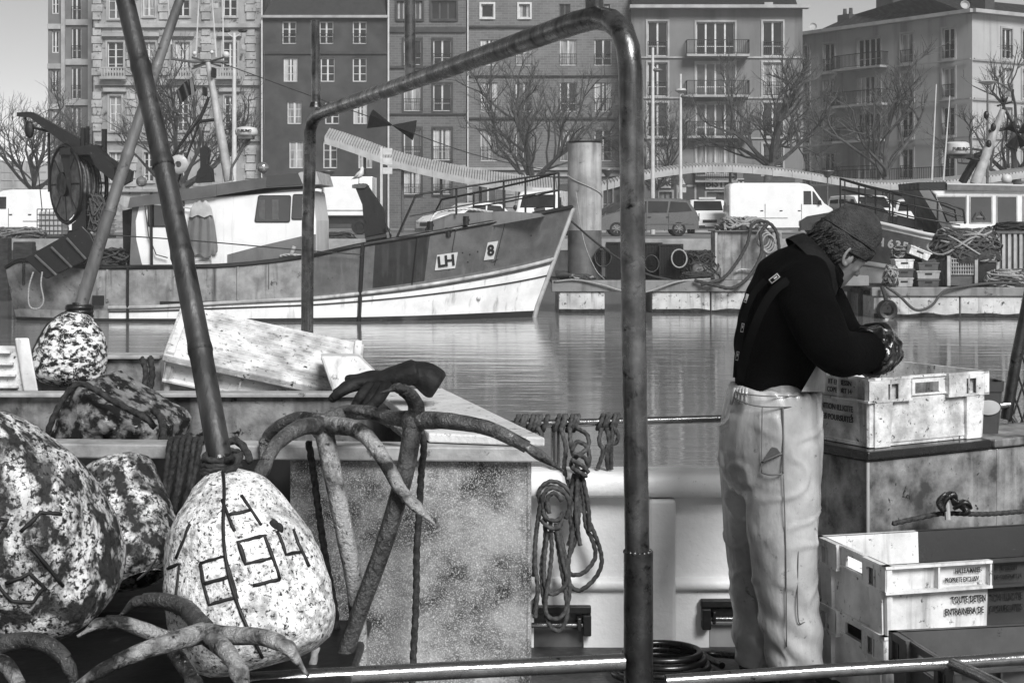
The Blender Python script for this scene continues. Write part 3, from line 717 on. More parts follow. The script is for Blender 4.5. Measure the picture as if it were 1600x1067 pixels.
def lamp(px, ytop, d, label, kind='double', r=.075, m='frame_white', bend=0):
    b = P(px, 0, d); b.z = QZ; t = thing('street_lamp', label, 'street lamp', b, 'street lamps on the quay'); top = P(px, ytop, d)
    mb = MB(); mb.tube([b, top], [r*1.3, r*.7], 8); mb.build('pole', m, t, smooth=60)
    if kind == 'double':
        for s in (-1, 1):
            mb = MB(); hp = P(px+s*13, ytop-2, d); mb.tube([top-V((0, 0, .25)), P(px+s*6, ytop+4, d), hp], .035, 6); ar = mb.build('arm', m, t)
            mb = MB(); mb.ball(hp+V((0, 0, .05)), .2, 8, (1.35, .7, .5)); mb.build('lamp_head', 'steel_black', t, smooth=180)
    elif kind == 'disc':
        mb = MB(); mb.lathe([(0, -.1), (.1, -.1), (.38, 0), (.42, .05), (.2, .12), (0, .14)], 16, Matrix.Translation(top)); mb.build('lamp_head', 'tin_light', t, smooth=40)
    elif kind == 'cone':
        mb = MB(); mb.lathe([(0, -.35), (.1, -.35), (.38, 0), (.36, .05), (0, .07)], 14, Matrix.Translation(top)); mb.build('lamp_head', 'steel_mid', t, smooth=40)
    else:
        q = P(px+7, ytop+35, d); mb = MB(); mb.ball(q, .2, 8, (1.4, .7, .5)); mb.build('lamp_head', 'steel_mid', t, smooth=180)
        mb = MB(); mb.tube([P(px, ytop+28, d), q], .03, 6); mb.build('arm', m, t)
lamp(366, 52, 84, 'tall pale double street lamp left of the radar dome', 'double', .13)
lamp(1020, 75, 80, 'tall white pole with a small lamp beside the thick front pipe', 'side', .1)
lamp(1063.5, 116, 78, 'white lamp pole rising left of the triangular warning sign', 'none', .08)
mb = MB(); o = P(1063.5, 142, 78); mb.lathe([(0.09, -.1), (.16, -.1), (.30, 0), (.26, .1), (.09, .1)], 12, Matrix.Translation(o)); mb.build('pole_collar', 'tin_light', bpy.data.objects['street_lamp.002'] if 'street_lamp.002' in bpy.data.objects else None, smooth=40)
lamp(1543, 130, 70, 'flat disc street lamp above the right fishing boat', 'disc', .06, 'steel_mid')
lamp(1293, 268, 86, 'small cone lamp over the white panel van', 'cone', .05, 'steel_mid')
lamp(949, 266, 86, 'small cone lamp between the round pile and the front pipe', 'cone', .05, 'steel_mid')
lamp(512, 268, 86, 'small cone lamp over the box truck', 'cone', .05, 'steel_mid')

# ---------------------------------------------------------------- vehicles
PROF = {
 'van': ([(0, .12), (0, .90), (.015, .965), (.05, 1), (.66, 1), (.74, .975), (.79, .92), (.90, .60), (.975, .50), (1, .40), (1, .14)],
         [[(.70, .58), (.70, .84), (.77, .84), (.775, .58)], [(.785, .58), (.785, .84), (.80, .82), (.87, .60), (.87, .57)]], ((.795, .90), (.895, .615)), (.20, .83)),
 'minivan': ([(0, .16), (0, .52), (.015, .88), (.05, .985), (.5, 1), (.62, .97), (.76, .66), (.95, .55), (1, .42), (1, .15)],
         [[(.05, .62), (.07, .88), (.26, .90), (.27, .62)], [(.29, .62), (.28, .90), (.47, .90), (.48, .62)], [(.50, .62), (.49, .90), (.60, .89), (.69, .66)]], ((.625, .95), (.755, .67)), (.19, .82)),
 'mpv': ([(0, .18), (0, .48), (.02, .62), (.10, .93), (.18, .985), (.5, 1), (.62, .94), (.80, .64), (.94, .54), (1, .42), (1, .17)],
         [[(.07, .66), (.12, .88), (.28, .91), (.30, .62)], [(.315, .62), (.30, .91), (.50, .92), (.50, .61)], [(.515, .61), (.515, .92), (.60, .88), (.75, .64)]], ((.63, .92), (.79, .66)), (.20, .81)),
 'car': ([(0, .2), (0, .55), (.05, .68), (.15, .95), (.3, 1), (.5, .99), (.68, .72), (.92, .60), (1, .45), (1, .18)],
         [[(.12, .70), (.18, .90), (.34, .93), (.35, .69)], [(.365, .69), (.36, .93), (.49, .92), (.62, .70)]], ((.51, .96), (.665, .73)), (.19, .80))}
def vehicle(name, label, cat, typ, L, W_, H, paint, px, d, rot, group=None, rack=False, plate=False):
    prof, wins, ws, wh = PROF[typ]
    t = thing(name, label, cat, (0, 0, 0), group)
    def pt(f, y): return V((f[0]*L-L/2, y, f[1]*H))
    cx, cz = .5, .5
    def inset(f, k): return (f[0]+(cx-f[0])*k, f[1]+(.45-f[1])*k) if f[1] > .2 else (f[0]+(cx-f[0])*k, f[1])
    rows = []
    for y, k in ((-W_/2, .035), (-W_/2+.05, .012), (-W_/2+.16, 0), (W_/2-.16, 0), (W_/2-.05, .012), (W_/2, .035)):
        rows.append([pt(inset(f, k), y*(1)) for f in prof])
    # tumblehome: upper points move inwards
    rows = [[V((p.x, p.y*(1-.10*max(0, p.z/H-.5)), p.z)) for p in r] for r in rows]
    mb = MB(); mb.grid([r+[r[0]] for r in rows]); n = len(prof)
    for r, s in ((rows[0], 1), (rows[-1], -1)):
        b = len(mb.v); mb.v += r; mb.f.append(tuple(range(b, b+n)) if s < 0 else tuple(range(b, b+n))[::-1]); mb.m.append(0)
    mb.build('body', paint, t, smooth=40)
    def side(y, z): return y*(1-.10*max(0, z-.5))
    for s in (-1, 1):
        for wn in wins:
            mb = MB(); mb.prism([V((f[0]*L-L/2, s*side(W_/2, f[1])+s*.004, f[1]*H)) for f in wn], (0, s*.01, 0)); mb.build('side_window', 'glass_dark', t)
        for f in (.30 if typ != 'van' else .34, .52 if typ != 'van' else .68):   # door seams
            mb = MB(); mb.box((f*L-L/2, s*(W_/2+.001), .36*H), (.02, .012, .46*H)); mb.build('door_seam', 'steel_black', t)
        mb = MB(); mb.box((.3*L-L/2, s*(W_/2+.004), .32*H), (.5*L, .03, .05)); mb.build('side_strip', 'steel_mid' if paint != 'paint_white' else 'tin_light', t)
        for f in (.31, .49, .66):
            mb = MB(); mb.box((f*L-L/2, s*(W_/2+.01), .5*H if typ != 'van' else .46*H), (.14, .03, .04)); mb.build('door_handle', 'steel_black', t)
        mb = MB(); mb.ball((ws[1][0]*L-L/2-.25, s*(W_/2+.1), .62*H), .12, 8, (.6, .9, 1)); mb.build('mirror', 'steel_black' if typ == 'van' else paint, t, smooth=180)
        for f in wh:
            mb = MB(); Mx = Matrix.Translation((f*L-L/2, s*(W_/2-.1), .33)) @ Matrix.Rotation(R(90)*-s, 4, 'X')
            mb.lathe([(.0, -.1), (.30, -.1), (.33, -.07), (.33, .07), (.30, .11), (.21, .115), (.21, .09)], 20, Mx); wo_ = mb.build('wheel', 'tyre', t, smooth=40)
            mb = MB(); mb.lathe([(.21, .10), (.20, .085), (.05, .085), (.04, .11), (0, .11)], 20, Mx)
            rim = mb.build('rim', 'steel_mid' if typ == 'van' else 'paint_dark', wo_)
            mb = MB()
            for k in range(7):
                a = k*6.283/7; mb.box((.12*math.cos(a), .12*math.sin(a), .105), (.05, .17, .02), Mx @ Matrix.Rotation(0, 4, 'Z')) if False else mb.tube([Mx @ V((0, 0, .11)), Mx @ V((.2*math.cos(a), .2*math.sin(a), .11))], .02, 4)
            mb.build('spokes', 'alloy', wo_)
            mb = MB(); mb.lathe([(.34, .03), (.40, .03), (.40, .06), (.34, .06)], 18, Mx, .5) if False else None
    a, b = ws; yy = W_/2-.16
    off = V(((a[1]-b[1])*H, 0, (b[0]-a[0])*L)).normalized()*.012
    q = [V((a[0]*L-L/2, -yy*.93, a[1]*H)), V((b[0]*L-L/2, -yy, b[1]*H)), V((b[0]*L-L/2, yy, b[1]*H)), V((a[0]*L-L/2, yy*.93, a[1]*H))]
    mb = MB(); mb.prism([p+off*.3 for p in q], off); mb.build('windscreen', 'glass_dark', t)
    for s in (-1, 1):
        mb = MB(); mb.ball((L/2-.06, s*(W_/2-.28), .42*H), .17, 8, (.5, 1.1, .6)); mb.build('headlight', 'lamp_glass', t, smooth=180)
        mb = MB(); mb.box((-L/2-.005, s*(W_/2-.14), .5*H), (.03, .14, .35)); mb.build('tail_light', 'steel_mid', t)
    mb = MB(); mb.box((L/2+.005, 0, .36*H), (.03, .75, .16)); mb.build('grille', 'steel_black', t)
    mb = MB(); mb.box((L/2, 0, .20*H), (.10, W_*.92, .16)); mb.build('bumper', 'paint_dark' if paint != 'paint_grey' else paint, t)
    if rack: mb = MB(); mb.box((.1*L, 0, H+.07), (.25, .9, .11)); mb.build('roof_light', 'frame_white', t)
    if plate:
        mb = MB(); mb.box((L/2+.055, 0, .24*H), (.012, .52, .11)); mb.build('number_plate', 'frame_white', t)
    t.location = ((px-800)/F*d, d, QZ); t.rotation_euler = (0, 0, rot); return t
vehicle('panel_van', 'long white panel van parked side-on right of the grey car', 'van', 'van', 5.5, 2.0, 2.65, 'paint_white', 1217, 80, 0, 'vehicles parked on the quay')
vehicle('minivan', 'white minivan facing the water between the grey car and the long van', 'van', 'minivan', 4.7, 1.9, 1.85, 'paint_white', 1104, 84, R(-93), 'vehicles parked on the quay', rack=True, plate=True)
vehicle('estate_car', 'metallic grey people carrier parked side-on behind the thick front pipe', 'car', 'mpv', 4.6, 1.8, 1.72, 'paint_grey', 1010, 70, R(180), 'vehicles parked on the quay')
vehicle('parked_car', 'dark car showing its roof between the round pile and the grey people carrier', 'car', 'car', 4.2, 1.75, 1.62, 'paint_dark', 957, 78, R(180), 'vehicles parked on the quay')
vehicle('delivery_van', 'white van facing left at the far left of the quay', 'van', 'van', 5.2, 1.95, 2.15, 'paint_white', 55, 72, R(180), 'vehicles parked on the quay')
vehicle('parked_car', 'white car seen through the trawler bow rails', 'car', 'car', 4.1, 1.75, 1.5, 'paint_white', 727, 68, R(-150), 'vehicles parked on the quay')
vehicle('minivan', 'white van facing the water just left of the round pile', 'van', 'van', 4.8, 1.95, 2.1, 'paint_white', 850, 72, R(-100), 'vehicles parked on the quay', rack=True)
vehicle('minivan', 'white van behind the bow rail of the right fishing boat', 'van', 'minivan', 4.8, 1.9, 2.0, 'paint_white', 1352, 78, R(-75), 'vehicles parked on the quay')
vehicle('parked_car', 'dark car just right of the long white van', 'car', 'car', 4.2, 1.75, 1.5, 'paint_dark', 1322, 70, R(170), 'vehicles parked on the quay')
vehicle('parked_car', 'pale car behind the windscreen of the right fishing boat', 'car', 'mpv', 4.3, 1.8, 1.75, 'paint_white', 1432, 74, R(-110), 'vehicles parked on the quay')
# box truck
d = 76
t = thing('box_truck', 'white box truck parked behind the trawler wheelhouse', 'truck', (P(545, 0, d).x, d, QZ), 'vehicles parked on the quay')
mb = MB(); mb.box2(P(505, 337, d), P(588, 278, d+2.3)); mb.build('cargo_box', 'paint_white', t, bevel=.03)
for x in (505.5, 587.5): mb = MB(); mb.box2(P(x-1.2, 337, d-.03), P(x+1.2, 278, d-.003)); mb.build('corner_trim', 'trim', t)
mb = MB(); mb.box2(P(506.5, 330, d-.02), P(586.5, 328, d-.003)); mb.build('side_strip', 'trim', t)
mb = MB(); mb.box2(P(478, 350, d+.2), P(585, 338, d+2.1)); mb.build('chassis', 'steel_black', t)
mb = MB(); mb.prism([P(x, y, d+.15) for x, y in ((503, 348), (503, 296), (492, 294), (480, 318), (472, 322), (472, 350))][::-1], (0, 2, 0)); mb.build('cab', 'paint_white', t)
mb = MB(); mb.prism([P(x, y, d+.13) for x, y in ((499, 318), (499, 301), (492, 300), (484, 318))][::-1], (0, .01, 0)); mb.build('cab_window', 'glass_dark', t)
for x in (486, 562): 
    mb = MB(); Mx = Matrix.Translation(P(x, 345+.7*F/d-.42*F/d, d+.3)) @ Matrix.Rotation(R(90), 4, 'X'); mb.lathe([(0, -.12), (.40, -.12), (.42, 0), (.40, .12), (.22, .13), (.2, .08), (0, .08)], 20, Mx); mb.build('wheel', 'tyre', t, smooth=40)
# tank in a cage and clutter on the left quay
def cage(px0, px1, py, d, label):
    a = P(px0, py, d); s = P(px1, py, d).x-a.x; t = thing('caged_tank', label, 'container', (a.x+s/2, d, QZ), 'caged tanks on the left quay'); 
    mb = MB(); mb.box2((a.x+.04, d+.04, QZ+.15), (a.x+s-.04, d+s-.04, QZ+1.05)); mb.build('tank', 'tin_light', t, bevel=.05)
    mb = MB()
    for i in range(7):
        x = a.x+s*i/6; mb.tube([(x, d, QZ+.1), (x, d, QZ+1.15)], .018, 4)
    for i in range(6): z = QZ+.1+1.05*i/5; mb.tube([(a.x, d, z), (a.x+s, d, z), (a.x+s, d+s, z)], .018, 4)
    mb.build('cage', 'steel_mid', t); mb = MB(); mb.box2((a.x, d, QZ), (a.x+s, d+s, QZ+.1)); mb.build('pallet', 'wood_dark', t)
cage(58, 97, 330, 60, 'caged white tank on the left quay under the net drum')
cage(135, 172, 330, 62, 'caged tank right of the net drum post')
def tangle(mb, c, size, n, r, seed, flat_bottom=True, k=7):
    rd = random.Random(seed); c = V(c)
    for i in range(n):
        pts = []; a = rd.uniform(0, 6.28)
        for j in range(k):
            a += rd.uniform(.5, 1.5); q = rd.uniform(.55, 1.0); e = rd.uniform(-.9 if not flat_bottom else 0, 1)
            pts.append(c+V((math.cos(a)*q*size[0]*math.cos(e*.9), math.sin(a)*q*size[1]*math.cos(e*.9), size[2]*math.sin(abs(e)*1.4 if flat_bottom else e*1.4))))
        mb.tube(cr(pts, 5), r*rd.uniform(.7, 1.3), 5, cap=False)
def heap(name, label, cat, c, size, m1, m2, seed, n=26, r=.02, ml='rope_light', group=None, k=7):
    """a mound of netting with its ropes"""
    t = thing(name, label, cat, c, group); c = V(c)
    mb = MB(); rows = []
    for i in range(9):
        e = math.pi/2*i/8; rows.append([c+V((math.cos(a)*math.cos(e)*size[0]*.85, math.sin(a)*math.cos(e)*size[1]*.85, math.sin(e)*size[2]*.85))*1 for a in [j*6.283/20 for j in range(20)]])
    rows = [[p+V((noise.noise(p*3+V((seed, 0, 0))), noise.noise(p*3+V((0, seed, 0))), noise.noise(p*3.3+V((0, 0, seed)))*.8))*min(size)*.32 for p in r_] for r_ in rows]
    mb.grid(rows, True); mb.build('mound', m1, t, smooth=180)
    mb = MB(); tangle(mb, c, size, n, r, seed, k=k); mb.build('ropes', m2, t, kind='stuff')
    if ml: mb = MB(); tangle(mb, c, [s*1.02 for s in size], max(3, n//4), r, seed+50, k=k); mb.build('pale_ropes', ml, t, kind='stuff')
    return t
heap('net_heap', 'low dark heap of nets on the far left quay', 'net', (P(25, 0, 57).x, 57, QZ), (1.3, .7, .45), 'net', 'net_light', 3, 30, .02)
heap('net_heap', 'small dark net heap on the quay beyond the trawler winch', 'net', (P(520, 0, 57).x, 57, QZ), (.9, .5, .28), 'net', 'rope_dark', 4, 16, .02, None)
# posts of an old jetty at the far left
for i, (px, y0, wd) in enumerate(((3, 372, 18), (35, 378, 30), (47, 385, 8))):
    d = 46+i*.6; mb = MB(); b = P(px, y0, d); w_ = wd/F*d; mb.box2((b.x-w_/2, d, -.5), (b.x+w_/2, d+.4, b.z)); mb.build('jetty_post', 'wood_dark', None, ['dark wooden jetty post touching the left edge', 'broad dark wooden jetty post at the left behind the stern', 'thin wooden jetty post nearest the stern'][i], 'post', 'jetty posts at the left', bevel=.03)

# ---------------------------------------------------------------- pontoons
def zpx(y, d): return CAMZ+(HZ-y)/F*d
def pontoon(label, px0, px1, d, depth, ytop, ymid, floats, ywl, beams=1):
    t = thing('pontoon', label, 'pontoon', (P((px0+px1)/2, 0, d).x, d, 0)); z1, z0 = zpx(ytop, d), zpx(ymid, d); x0, x1 = P(px0, 0, d).x, P(px1, 0, d).x
    mb = MB(); mb.box2((x0, d, z0), (x1, d+.16, z1)); mb.build('edge_beam', 'concrete', t, bevel=.02)
    n = int((x1-x0)/.22); 
    for i in range(n):
        mb = MB(); a = x0+(x1-x0)*i/n; mb.box2((a, d+.17, z1-.09), (a+(x1-x0)/n-.015, d+depth, z1-.02-.01*random.random())); mb.build('deck_plank', 'wood_dark', t)
    for a, b in floats:
        mb = MB(); mb.box2((P(a, 0, d).x, d+.06, -.5), (P(b, 0, d).x, d+depth-.3, z0-.006)); mb.build('float', 'float_white', t, bevel=.03)
        mb = MB(); rows = []
        x = P(a, 0, d).x; xe = P(b, 0, d).x; q = []
        while x < xe: q.append(x); x += .12
        q.append(xe)
        rows = [[V((x, d+.045, -.1)) for x in q], [V((x, d+.03, .03)) for x in q], [V((x, d+.045, .10+.05*noise.noise(V((x*2, d, 0))))) for x in q]]
        mb.grid(rows); mb.build('weed_line', 'algae', t)
    mb = MB(); mb.box2((x0, d+.3, 0.0), (x1, d+depth-.2, z0-.01)); mb.build('underframe', 'steel_black', t) if not floats else None
    return t
PD = 40.0
pt1 = pontoon('long floating pontoon carrying nets behind the man', 862, 1352, PD, 3.6, 438, 456, [(873, 945), (1019, 1110), (1112, 1300)], 490)
pt2 = pontoon('rusty floating pontoon at the right stacked with crates and nets', 1362, 1680, 38.0, 3.4, 449, 463, [(1366, 1500), (1502, 1678)], 490)
D1 = zpx(438, PD); D2 = zpx(449, 38)
# thick mooring pile
t = thing('mooring_pile', 'thick pale round steel pile beside the trawler bow', 'pile', (P(914, 0, 41.5).x, 41.5, -.6)); dd = 41.5; c = P(913.5, 0, dd)
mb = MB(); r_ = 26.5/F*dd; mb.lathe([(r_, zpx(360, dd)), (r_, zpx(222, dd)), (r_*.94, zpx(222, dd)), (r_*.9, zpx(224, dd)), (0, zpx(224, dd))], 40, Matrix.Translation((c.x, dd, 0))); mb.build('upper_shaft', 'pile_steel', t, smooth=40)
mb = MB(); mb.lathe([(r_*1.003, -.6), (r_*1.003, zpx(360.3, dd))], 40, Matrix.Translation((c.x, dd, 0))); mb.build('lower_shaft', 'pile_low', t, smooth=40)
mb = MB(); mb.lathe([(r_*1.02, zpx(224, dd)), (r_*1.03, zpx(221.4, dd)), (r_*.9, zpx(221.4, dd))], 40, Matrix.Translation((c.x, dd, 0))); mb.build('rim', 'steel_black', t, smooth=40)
mb = MB(); pts = []
for i in range(30): a = math.pi*(1.02+.96*i/29); pts.append(V((c.x+r_*1.03*math.cos(a), dd+r_*1.03*math.sin(a), lerp(zpx(272, dd), zpx(308, dd), i/29))))
mb.tube(pts, .015, 5); setp(mb.build('rope_turn', 'rope_light', t), 'pale rope round the shaft')
# perforated baskets
def basket(px, py, d, w_, h_, dep, label, lid=True, z=None):
    t = thing('mesh_basket', label, 'basket', (P(px, 0, d).x, d, z), 'black perforated baskets on the pontoon'); x = P(px, 0, d).x
    f = MB(); mb = MB(); n = max(5, int(w_/.075)); m = max(5, int(h_/.075))
    for s in range(n+1): X = x-w_/2+w_*s/n; mb.box2((X-.012, d, z), (X+.012, d+.02, z+h_))
    for s in range(m+1): Z = z+h_*s/m; mb.box2((x-w_/2, d+.003, Z-.012), (x+w_/2, d+.017, Z+.012))
    mb.build('front_lattice', 'black', t, kind='stuff')
    f.box2((x-w_/2, d+.08, z), (x+w_/2, d+dep, z+h_*.98)); f.build('body', 'steel_black', t, bevel=.02)
    f = MB(); 
    for a, b in (((x-w_/2-.02, d-.01, z+h_), (x+w_/2+.02, d+.04, z+h_+.03)), ((x-w_/2-.02, d-.01, z), (x-w_/2, d+.04, z+h_)), ((x+w_/2, d-.01, z), (x+w_/2+.02, d+.04, z+h_))): f.box2(a, b)
    f.build('rim', 'steel_black', t)
def ring(px, py, d, rpx, label, m='rope_light', disc='net', z=None):
    c = P(px, py, d); t = thing('round_net_trap', label, 'trap', (c.x, c.y, c.z-rpx/F*d), 'round traps on the pontoon'); q = rpx/F*d
    pts = [c+V((q*.85*math.cos(a), -.02+.25*q*math.sin(a), q*math.sin(a))) for a in [k*6.283/24 for k in range(25)]]
    mb = MB(); mb.tube(pts, .022, 6, cap=False); mb.build('hoop', m, t, smooth=180)
    mb = MB()
    for k in range(-5, 6):
        s = k/5.5; h = math.sqrt(max(0, 1-s*s))*q
        mb.tube([c+V((s*q*.85, .03, -h)), c+V((s*q*.85, .03, h))], .009, 4); mb.tube([c+V((-h*.85, .04, s*q)), c+V((h*.85, .04, s*q))], .009, 4)
    mb.build('netting', 'black', t, kind='stuff')
    mb = MB(); mb.lathe([(q*.8, 0), (q*.8, .35)], 16, Matrix.Translation(c+V((0, .06, 0))) @ Matrix.Rotation(R(-90), 4, 'X')); mb.build('drum', disc, t)
basket(967, 0, 41.2, .66, .95, .6, 'black perforated basket just right of the round pile', z=D1)
basket(1018, 0, 41.4, .55, .93, .6, 'black perforated basket partly behind the thick front pipe', z=D1)
basket(1049, 0, 41.0, .60, .90, .6, 'black perforated basket behind the pale hoop', z=D1)
ring(942, 402, 40.9, 15, 'dark round trap leaning left of the first perforated basket', 'steel_black')
ring(1061, 404, 40.6, 14, 'round trap with a pale hoop on the pontoon')
ring(1018, 412, 40.9, 13, 'dark round trap beside the thick front pipe', 'steel_black')
heap('net_heap', 'grey net heap beside the pale hoop on the pontoon', 'net', (P(1095, 0, 41).x, 41, D1), (.55, .5, .75), 'net_light', 'net', 9, 40, .014, 'rope_mid')
heap('net_heap', 'dark low net heap in front of the grey box on the pontoon', 'net', (P(1090, 0, 40.35).x, 40.4, D1), (.5, .22, .2), 'net', 'rope_dark', 10, 20, .02, None)
# grey box with ropes
t = thing('storage_box', 'large grey storage box with pale corner posts on the pontoon', 'box', (P(1165, 0, 41).x, 41, D1))
mb = MB(); mb.box2(P(1121, 438.5, 41), P(1208, 362, 42.4)); mb.build('body', 'hull_mid', t, bevel=.02)
for x in (1119, 1208.5): mb = MB(); mb.box2((P(x-1.8, 0, 40.95).x, 40.93, D1), (P(x+1.8, 0, 40.95).x, 40.995, zpx(360, 41))); mb.build('corner_post', 'trim_light', t)
mb = MB(); mb.box2((P(1117, 0, 41).x, 40.9, zpx(362, 41)), (P(1211, 0, 41).x, 42.45, zpx(360, 41))); mb.build('lid', 'strake', t)
for x0, x1 in ((1150, 1186),): mb = MB(); mb.rope([P(x0, 424, 40.9), P(1160, 421, 40.9), P(x1, 424, 40.9)], .03); mb.build('rope_handle', 'trim_light', t)
heap('rope_heap', 'pale and dark rope heap piled on the grey storage box', 'rope', (P(1157, 0, 41.6).x, 41.6, zpx(360, 41.6)-.01), (.72, .5, .36), 'net', 'rope_light', 12, 22, .03, 'rope_mid')
mb = MB(); 
mb.rope([P(1218, 392, 40.7), P(1212, 360, 40.7), P(1195, 346, 40.8), P(1175, 352, 40.7), P(1168, 380, 40.6), P(1150, 412, 40.4), P(1128, 436, 39.9), P(1095, 445, 39.85)], .05)
mb.rope([P(1200, 350, 40.6), P(1188, 365, 40.5), P(1190, 395, 40.4), P(1172, 430, 40.0), P(1145, 450, 39.8), P(1118, 446, 39.8), P(1085, 438, 39.9)], .05)
mb.build('hanging_rope', 'rope_dark', None, 'thick dark rope hanging in loops over the grey storage box', 'rope', smooth=180)
mb = MB()
for k in range(4):
    c = P(1192+k*3, 372+k*3, 40.75-.03*k); mb.tube([c+V((.17*math.cos(a), 0, .24*math.sin(a))) for a in [j*.35 for j in range(19)]], .025, 6)
mb.tube([P(1196, 390, 40.7), P(1200, 415, 40.7), P(1206, 436, 40.6)], .022, 5)
mb.build('rope_coil', 'rope_light', None, 'pale rope coil on the right end of the grey storage box', 'rope', smooth=180)
# mooring lines
def line(name, label, pts, r, m='rope_dark', cat='rope', group=None, smooth=6):
    mb = MB(); mb.tube(cr(pts, smooth), r, 6); return mb.build(name, m, None, label, cat, group, smooth=180)
line('mooring_line', 'dark mooring line from the trawler bow to the pontoon', [P(893, 346, 38.3), P(930, 378, 39), P(965, 403, 39.7), P(1010, 428, 39.9), P(1050, 438, 40.1)], .03)
line('mooring_line', 'pale mooring line along the pontoon edge past the round pile', [P(866, 440, 39.98), P(900, 437.5, 39.95), P(940, 445, 39.93), P(975, 455, 39.93), P(1010, 456, 39.9), P(1060, 440, 39.95), P(1110, 436, 40.2)], .026, 'rope_light')
line('mooring_line', 'thin pale line hanging from the round pile', [P(900, 300, 41.0), P(912, 375, 40.6), P(930, 420, 40.5), P(945, 437, 40.4)], .012, 'rope_light')
heap('rope_heap', 'small rope heap at the foot of the round pile', 'rope', (P(905, 0, 40.4).x, 40.45, D1), (.5, .2, .14), 'net', 'rope_mid', 21, 14, .022, 'rope_light')
mb = MB(); mb.tube([(P(868+4*i, 0, 40.3).x, 40.3, D1+.13+.02*(i % 2)) for i in range(6)], .1, 10); mb.build('log', 'wood_dark', None, 'dark wooden log lying at the left end of the pontoon', 'log', smooth=60)
# link piece and details right
mb = MB(); mb.box2((P(1314, 0, 39).x, 39, zpx(447, 39)), (P(1358, 0, 39).x, 41, zpx(431, 39))); mb.build('gangway', 'concrete', None, 'short concrete gangway piece joining the two pontoons beside the man', 'gangway', bevel=.02)
mb = MB()
for x in (1345, 1355): mb.tube([(P(x, 0, 39.3).x, 39.3, -.3), (P(x, 0, 39.3).x, 39.3, zpx(447, 39))], .07, 8)
mb.build('gangway_pile', 'wood_dark', None, 'pair of short dark piles under the gangway piece', 'post')
mb = MB(); rd = 16/F*37.8; mb.lathe([(rd*.55, -.12), (rd*.85, -.14), (rd, -.07), (rd, .07), (rd*.85, .14), (rd*.55, .12), (rd*.5, 0), (rd*.55, -.12)], 28, Matrix.Translation(P(1386, 484, 37.85)) @ Matrix.Rotation(R(90), 4, 'X')); mb.build('tyre_fender', 'rubber', None, 'black tyre fender hanging at the corner of the right pontoon', 'tyre', smooth=60)
line('fender_rope', 'rope bundle holding the tyre at the right pontoon corner', [P(1378, 448, 37.9), P(1382, 460, 37.8), P(1385, 472, 37.8)], .05, 'rope_dark')
line('mooring_line', 'thick rope swagged along the face of the right pontoon', [P(1385, 448, 37.9), P(1405, 462, 37.8), P(1430, 484, 37.8), P(1455, 478, 37.8), P(1475, 455, 37.85), P(1510, 447, 37.95), P(1560, 442, 38.1), P(1610, 445, 38.2)], .035, 'rope_mid')
# ---------------------------------------------------------------- hulls
def hull(parent, st, Yc, vs, matf, mats, rows_extra=(), name='hull', bow_last=True):
    """st: (px_sheer, py_sheer, px_wl, half beam sheer, half beam wl) ; vs: strake fraction per station"""
    S = []; W_ = []
    for (px, py, pw, bs, bw_) in st:
        d = Yc-bs; S.append((( px-800)/F*d, zpx(py, d), bs)); dw = Yc-bw_; W_.append(((pw-800)/F*dw, 0.0, bw_))
    def pt(i, v, side):
        xs, zs, bs = S[i]; xw, zw, b2 = W_[i]; b = lerp(bs, b2, max(0, min(v, 1))**1.4) if v <= 1 else b2*(1-(v-1)*1.2)
        return V((lerp(xs, xw, min(v, 1)), Yc-side*b, lerp(zs, 0, v)))
    def rowvs(i): s = vs[i]; return [0, .06, s*.5, s-.05, s, s+.05, s+(1-s)*.45, .94, 1.0, 1.25]
    mb = MB(); n = len(st)
    for side in (1, -1):
        rows = []
        for k in range(10): rows.append([pt(i, rowvs(i)[k], side) for i in range(n)])
        b = len(mb.v); mb.v += [p for r in rows for p in r]
        for k in range(9):
            for i in range(n-1):
                q = (b+k*n+i, b+k*n+i+1, b+(k+1)*n+i+1, b+(k+1)*n+i); mb.f.append(q if side < 0 else q[::-1]); mb.m.append(matf(k, i, side))
    # transom
    rows = [[pt(0, rowvs(0)[k], 1), pt(0, rowvs(0)[k], -1)] for k in range(10)]; b = len(mb.v); mb.v += [p for r in rows for p in r]
    for k in range(9): mb.f.append((b+2*k, b+2*k+1, b+2*k+3, b+2*k+2)); mb.m.append(matf(k, 0, 0))
    mb.build(name, mats, parent, smooth=35)
    return pt, rowvs
def subdivide(st, vs, n=3):
    P5 = [V((a[0], a[1], a[2])) for a in st]; B = [V((a[3], a[4], v)) for a, v in zip(st, vs)]
    p, b = cr(P5, n), cr(B, n)
    return [(q.x, q.y, q.z, max(0, c.x), max(0, c.y)) for q, c in zip(p, b)], [c.z for c in b]
YT = 38.3
tw = thing('fishing_trawler', 'steel stern trawler with white wheelhouse, dark bow and net drum lying across the basin', 'boat', (P(420, 0, YT).x, YT, 0))
st = [(9, 419, 26, 1.35, 1.1), (34, 408, 40, 1.55, 1.3), (90, 414, 92, 1.75, 1.6), (150, 419, 150, 1.85, 1.75), (240, 418.5, 240, 1.9, 1.8), (338, 417, 338, 1.9, 1.85), (420, 410, 420, 1.9, 1.85), (490, 400, 488, 1.9, 1.8), (566, 384, 560, 1.85, 1.7), (650, 370, 636, 1.7, 1.45), (740, 354, 712, 1.35, 1.0), (820, 339.5, 775, .85, .5), (868, 330, 812, .38, .2), (894, 325, 831, .03, .03)]
vs = [.75, .75, .75, .74, .72, .66, .64, .64, .63, .60, .56, .52, .49, .47]
st2, vs2 = subdivide(st, vs, 4)
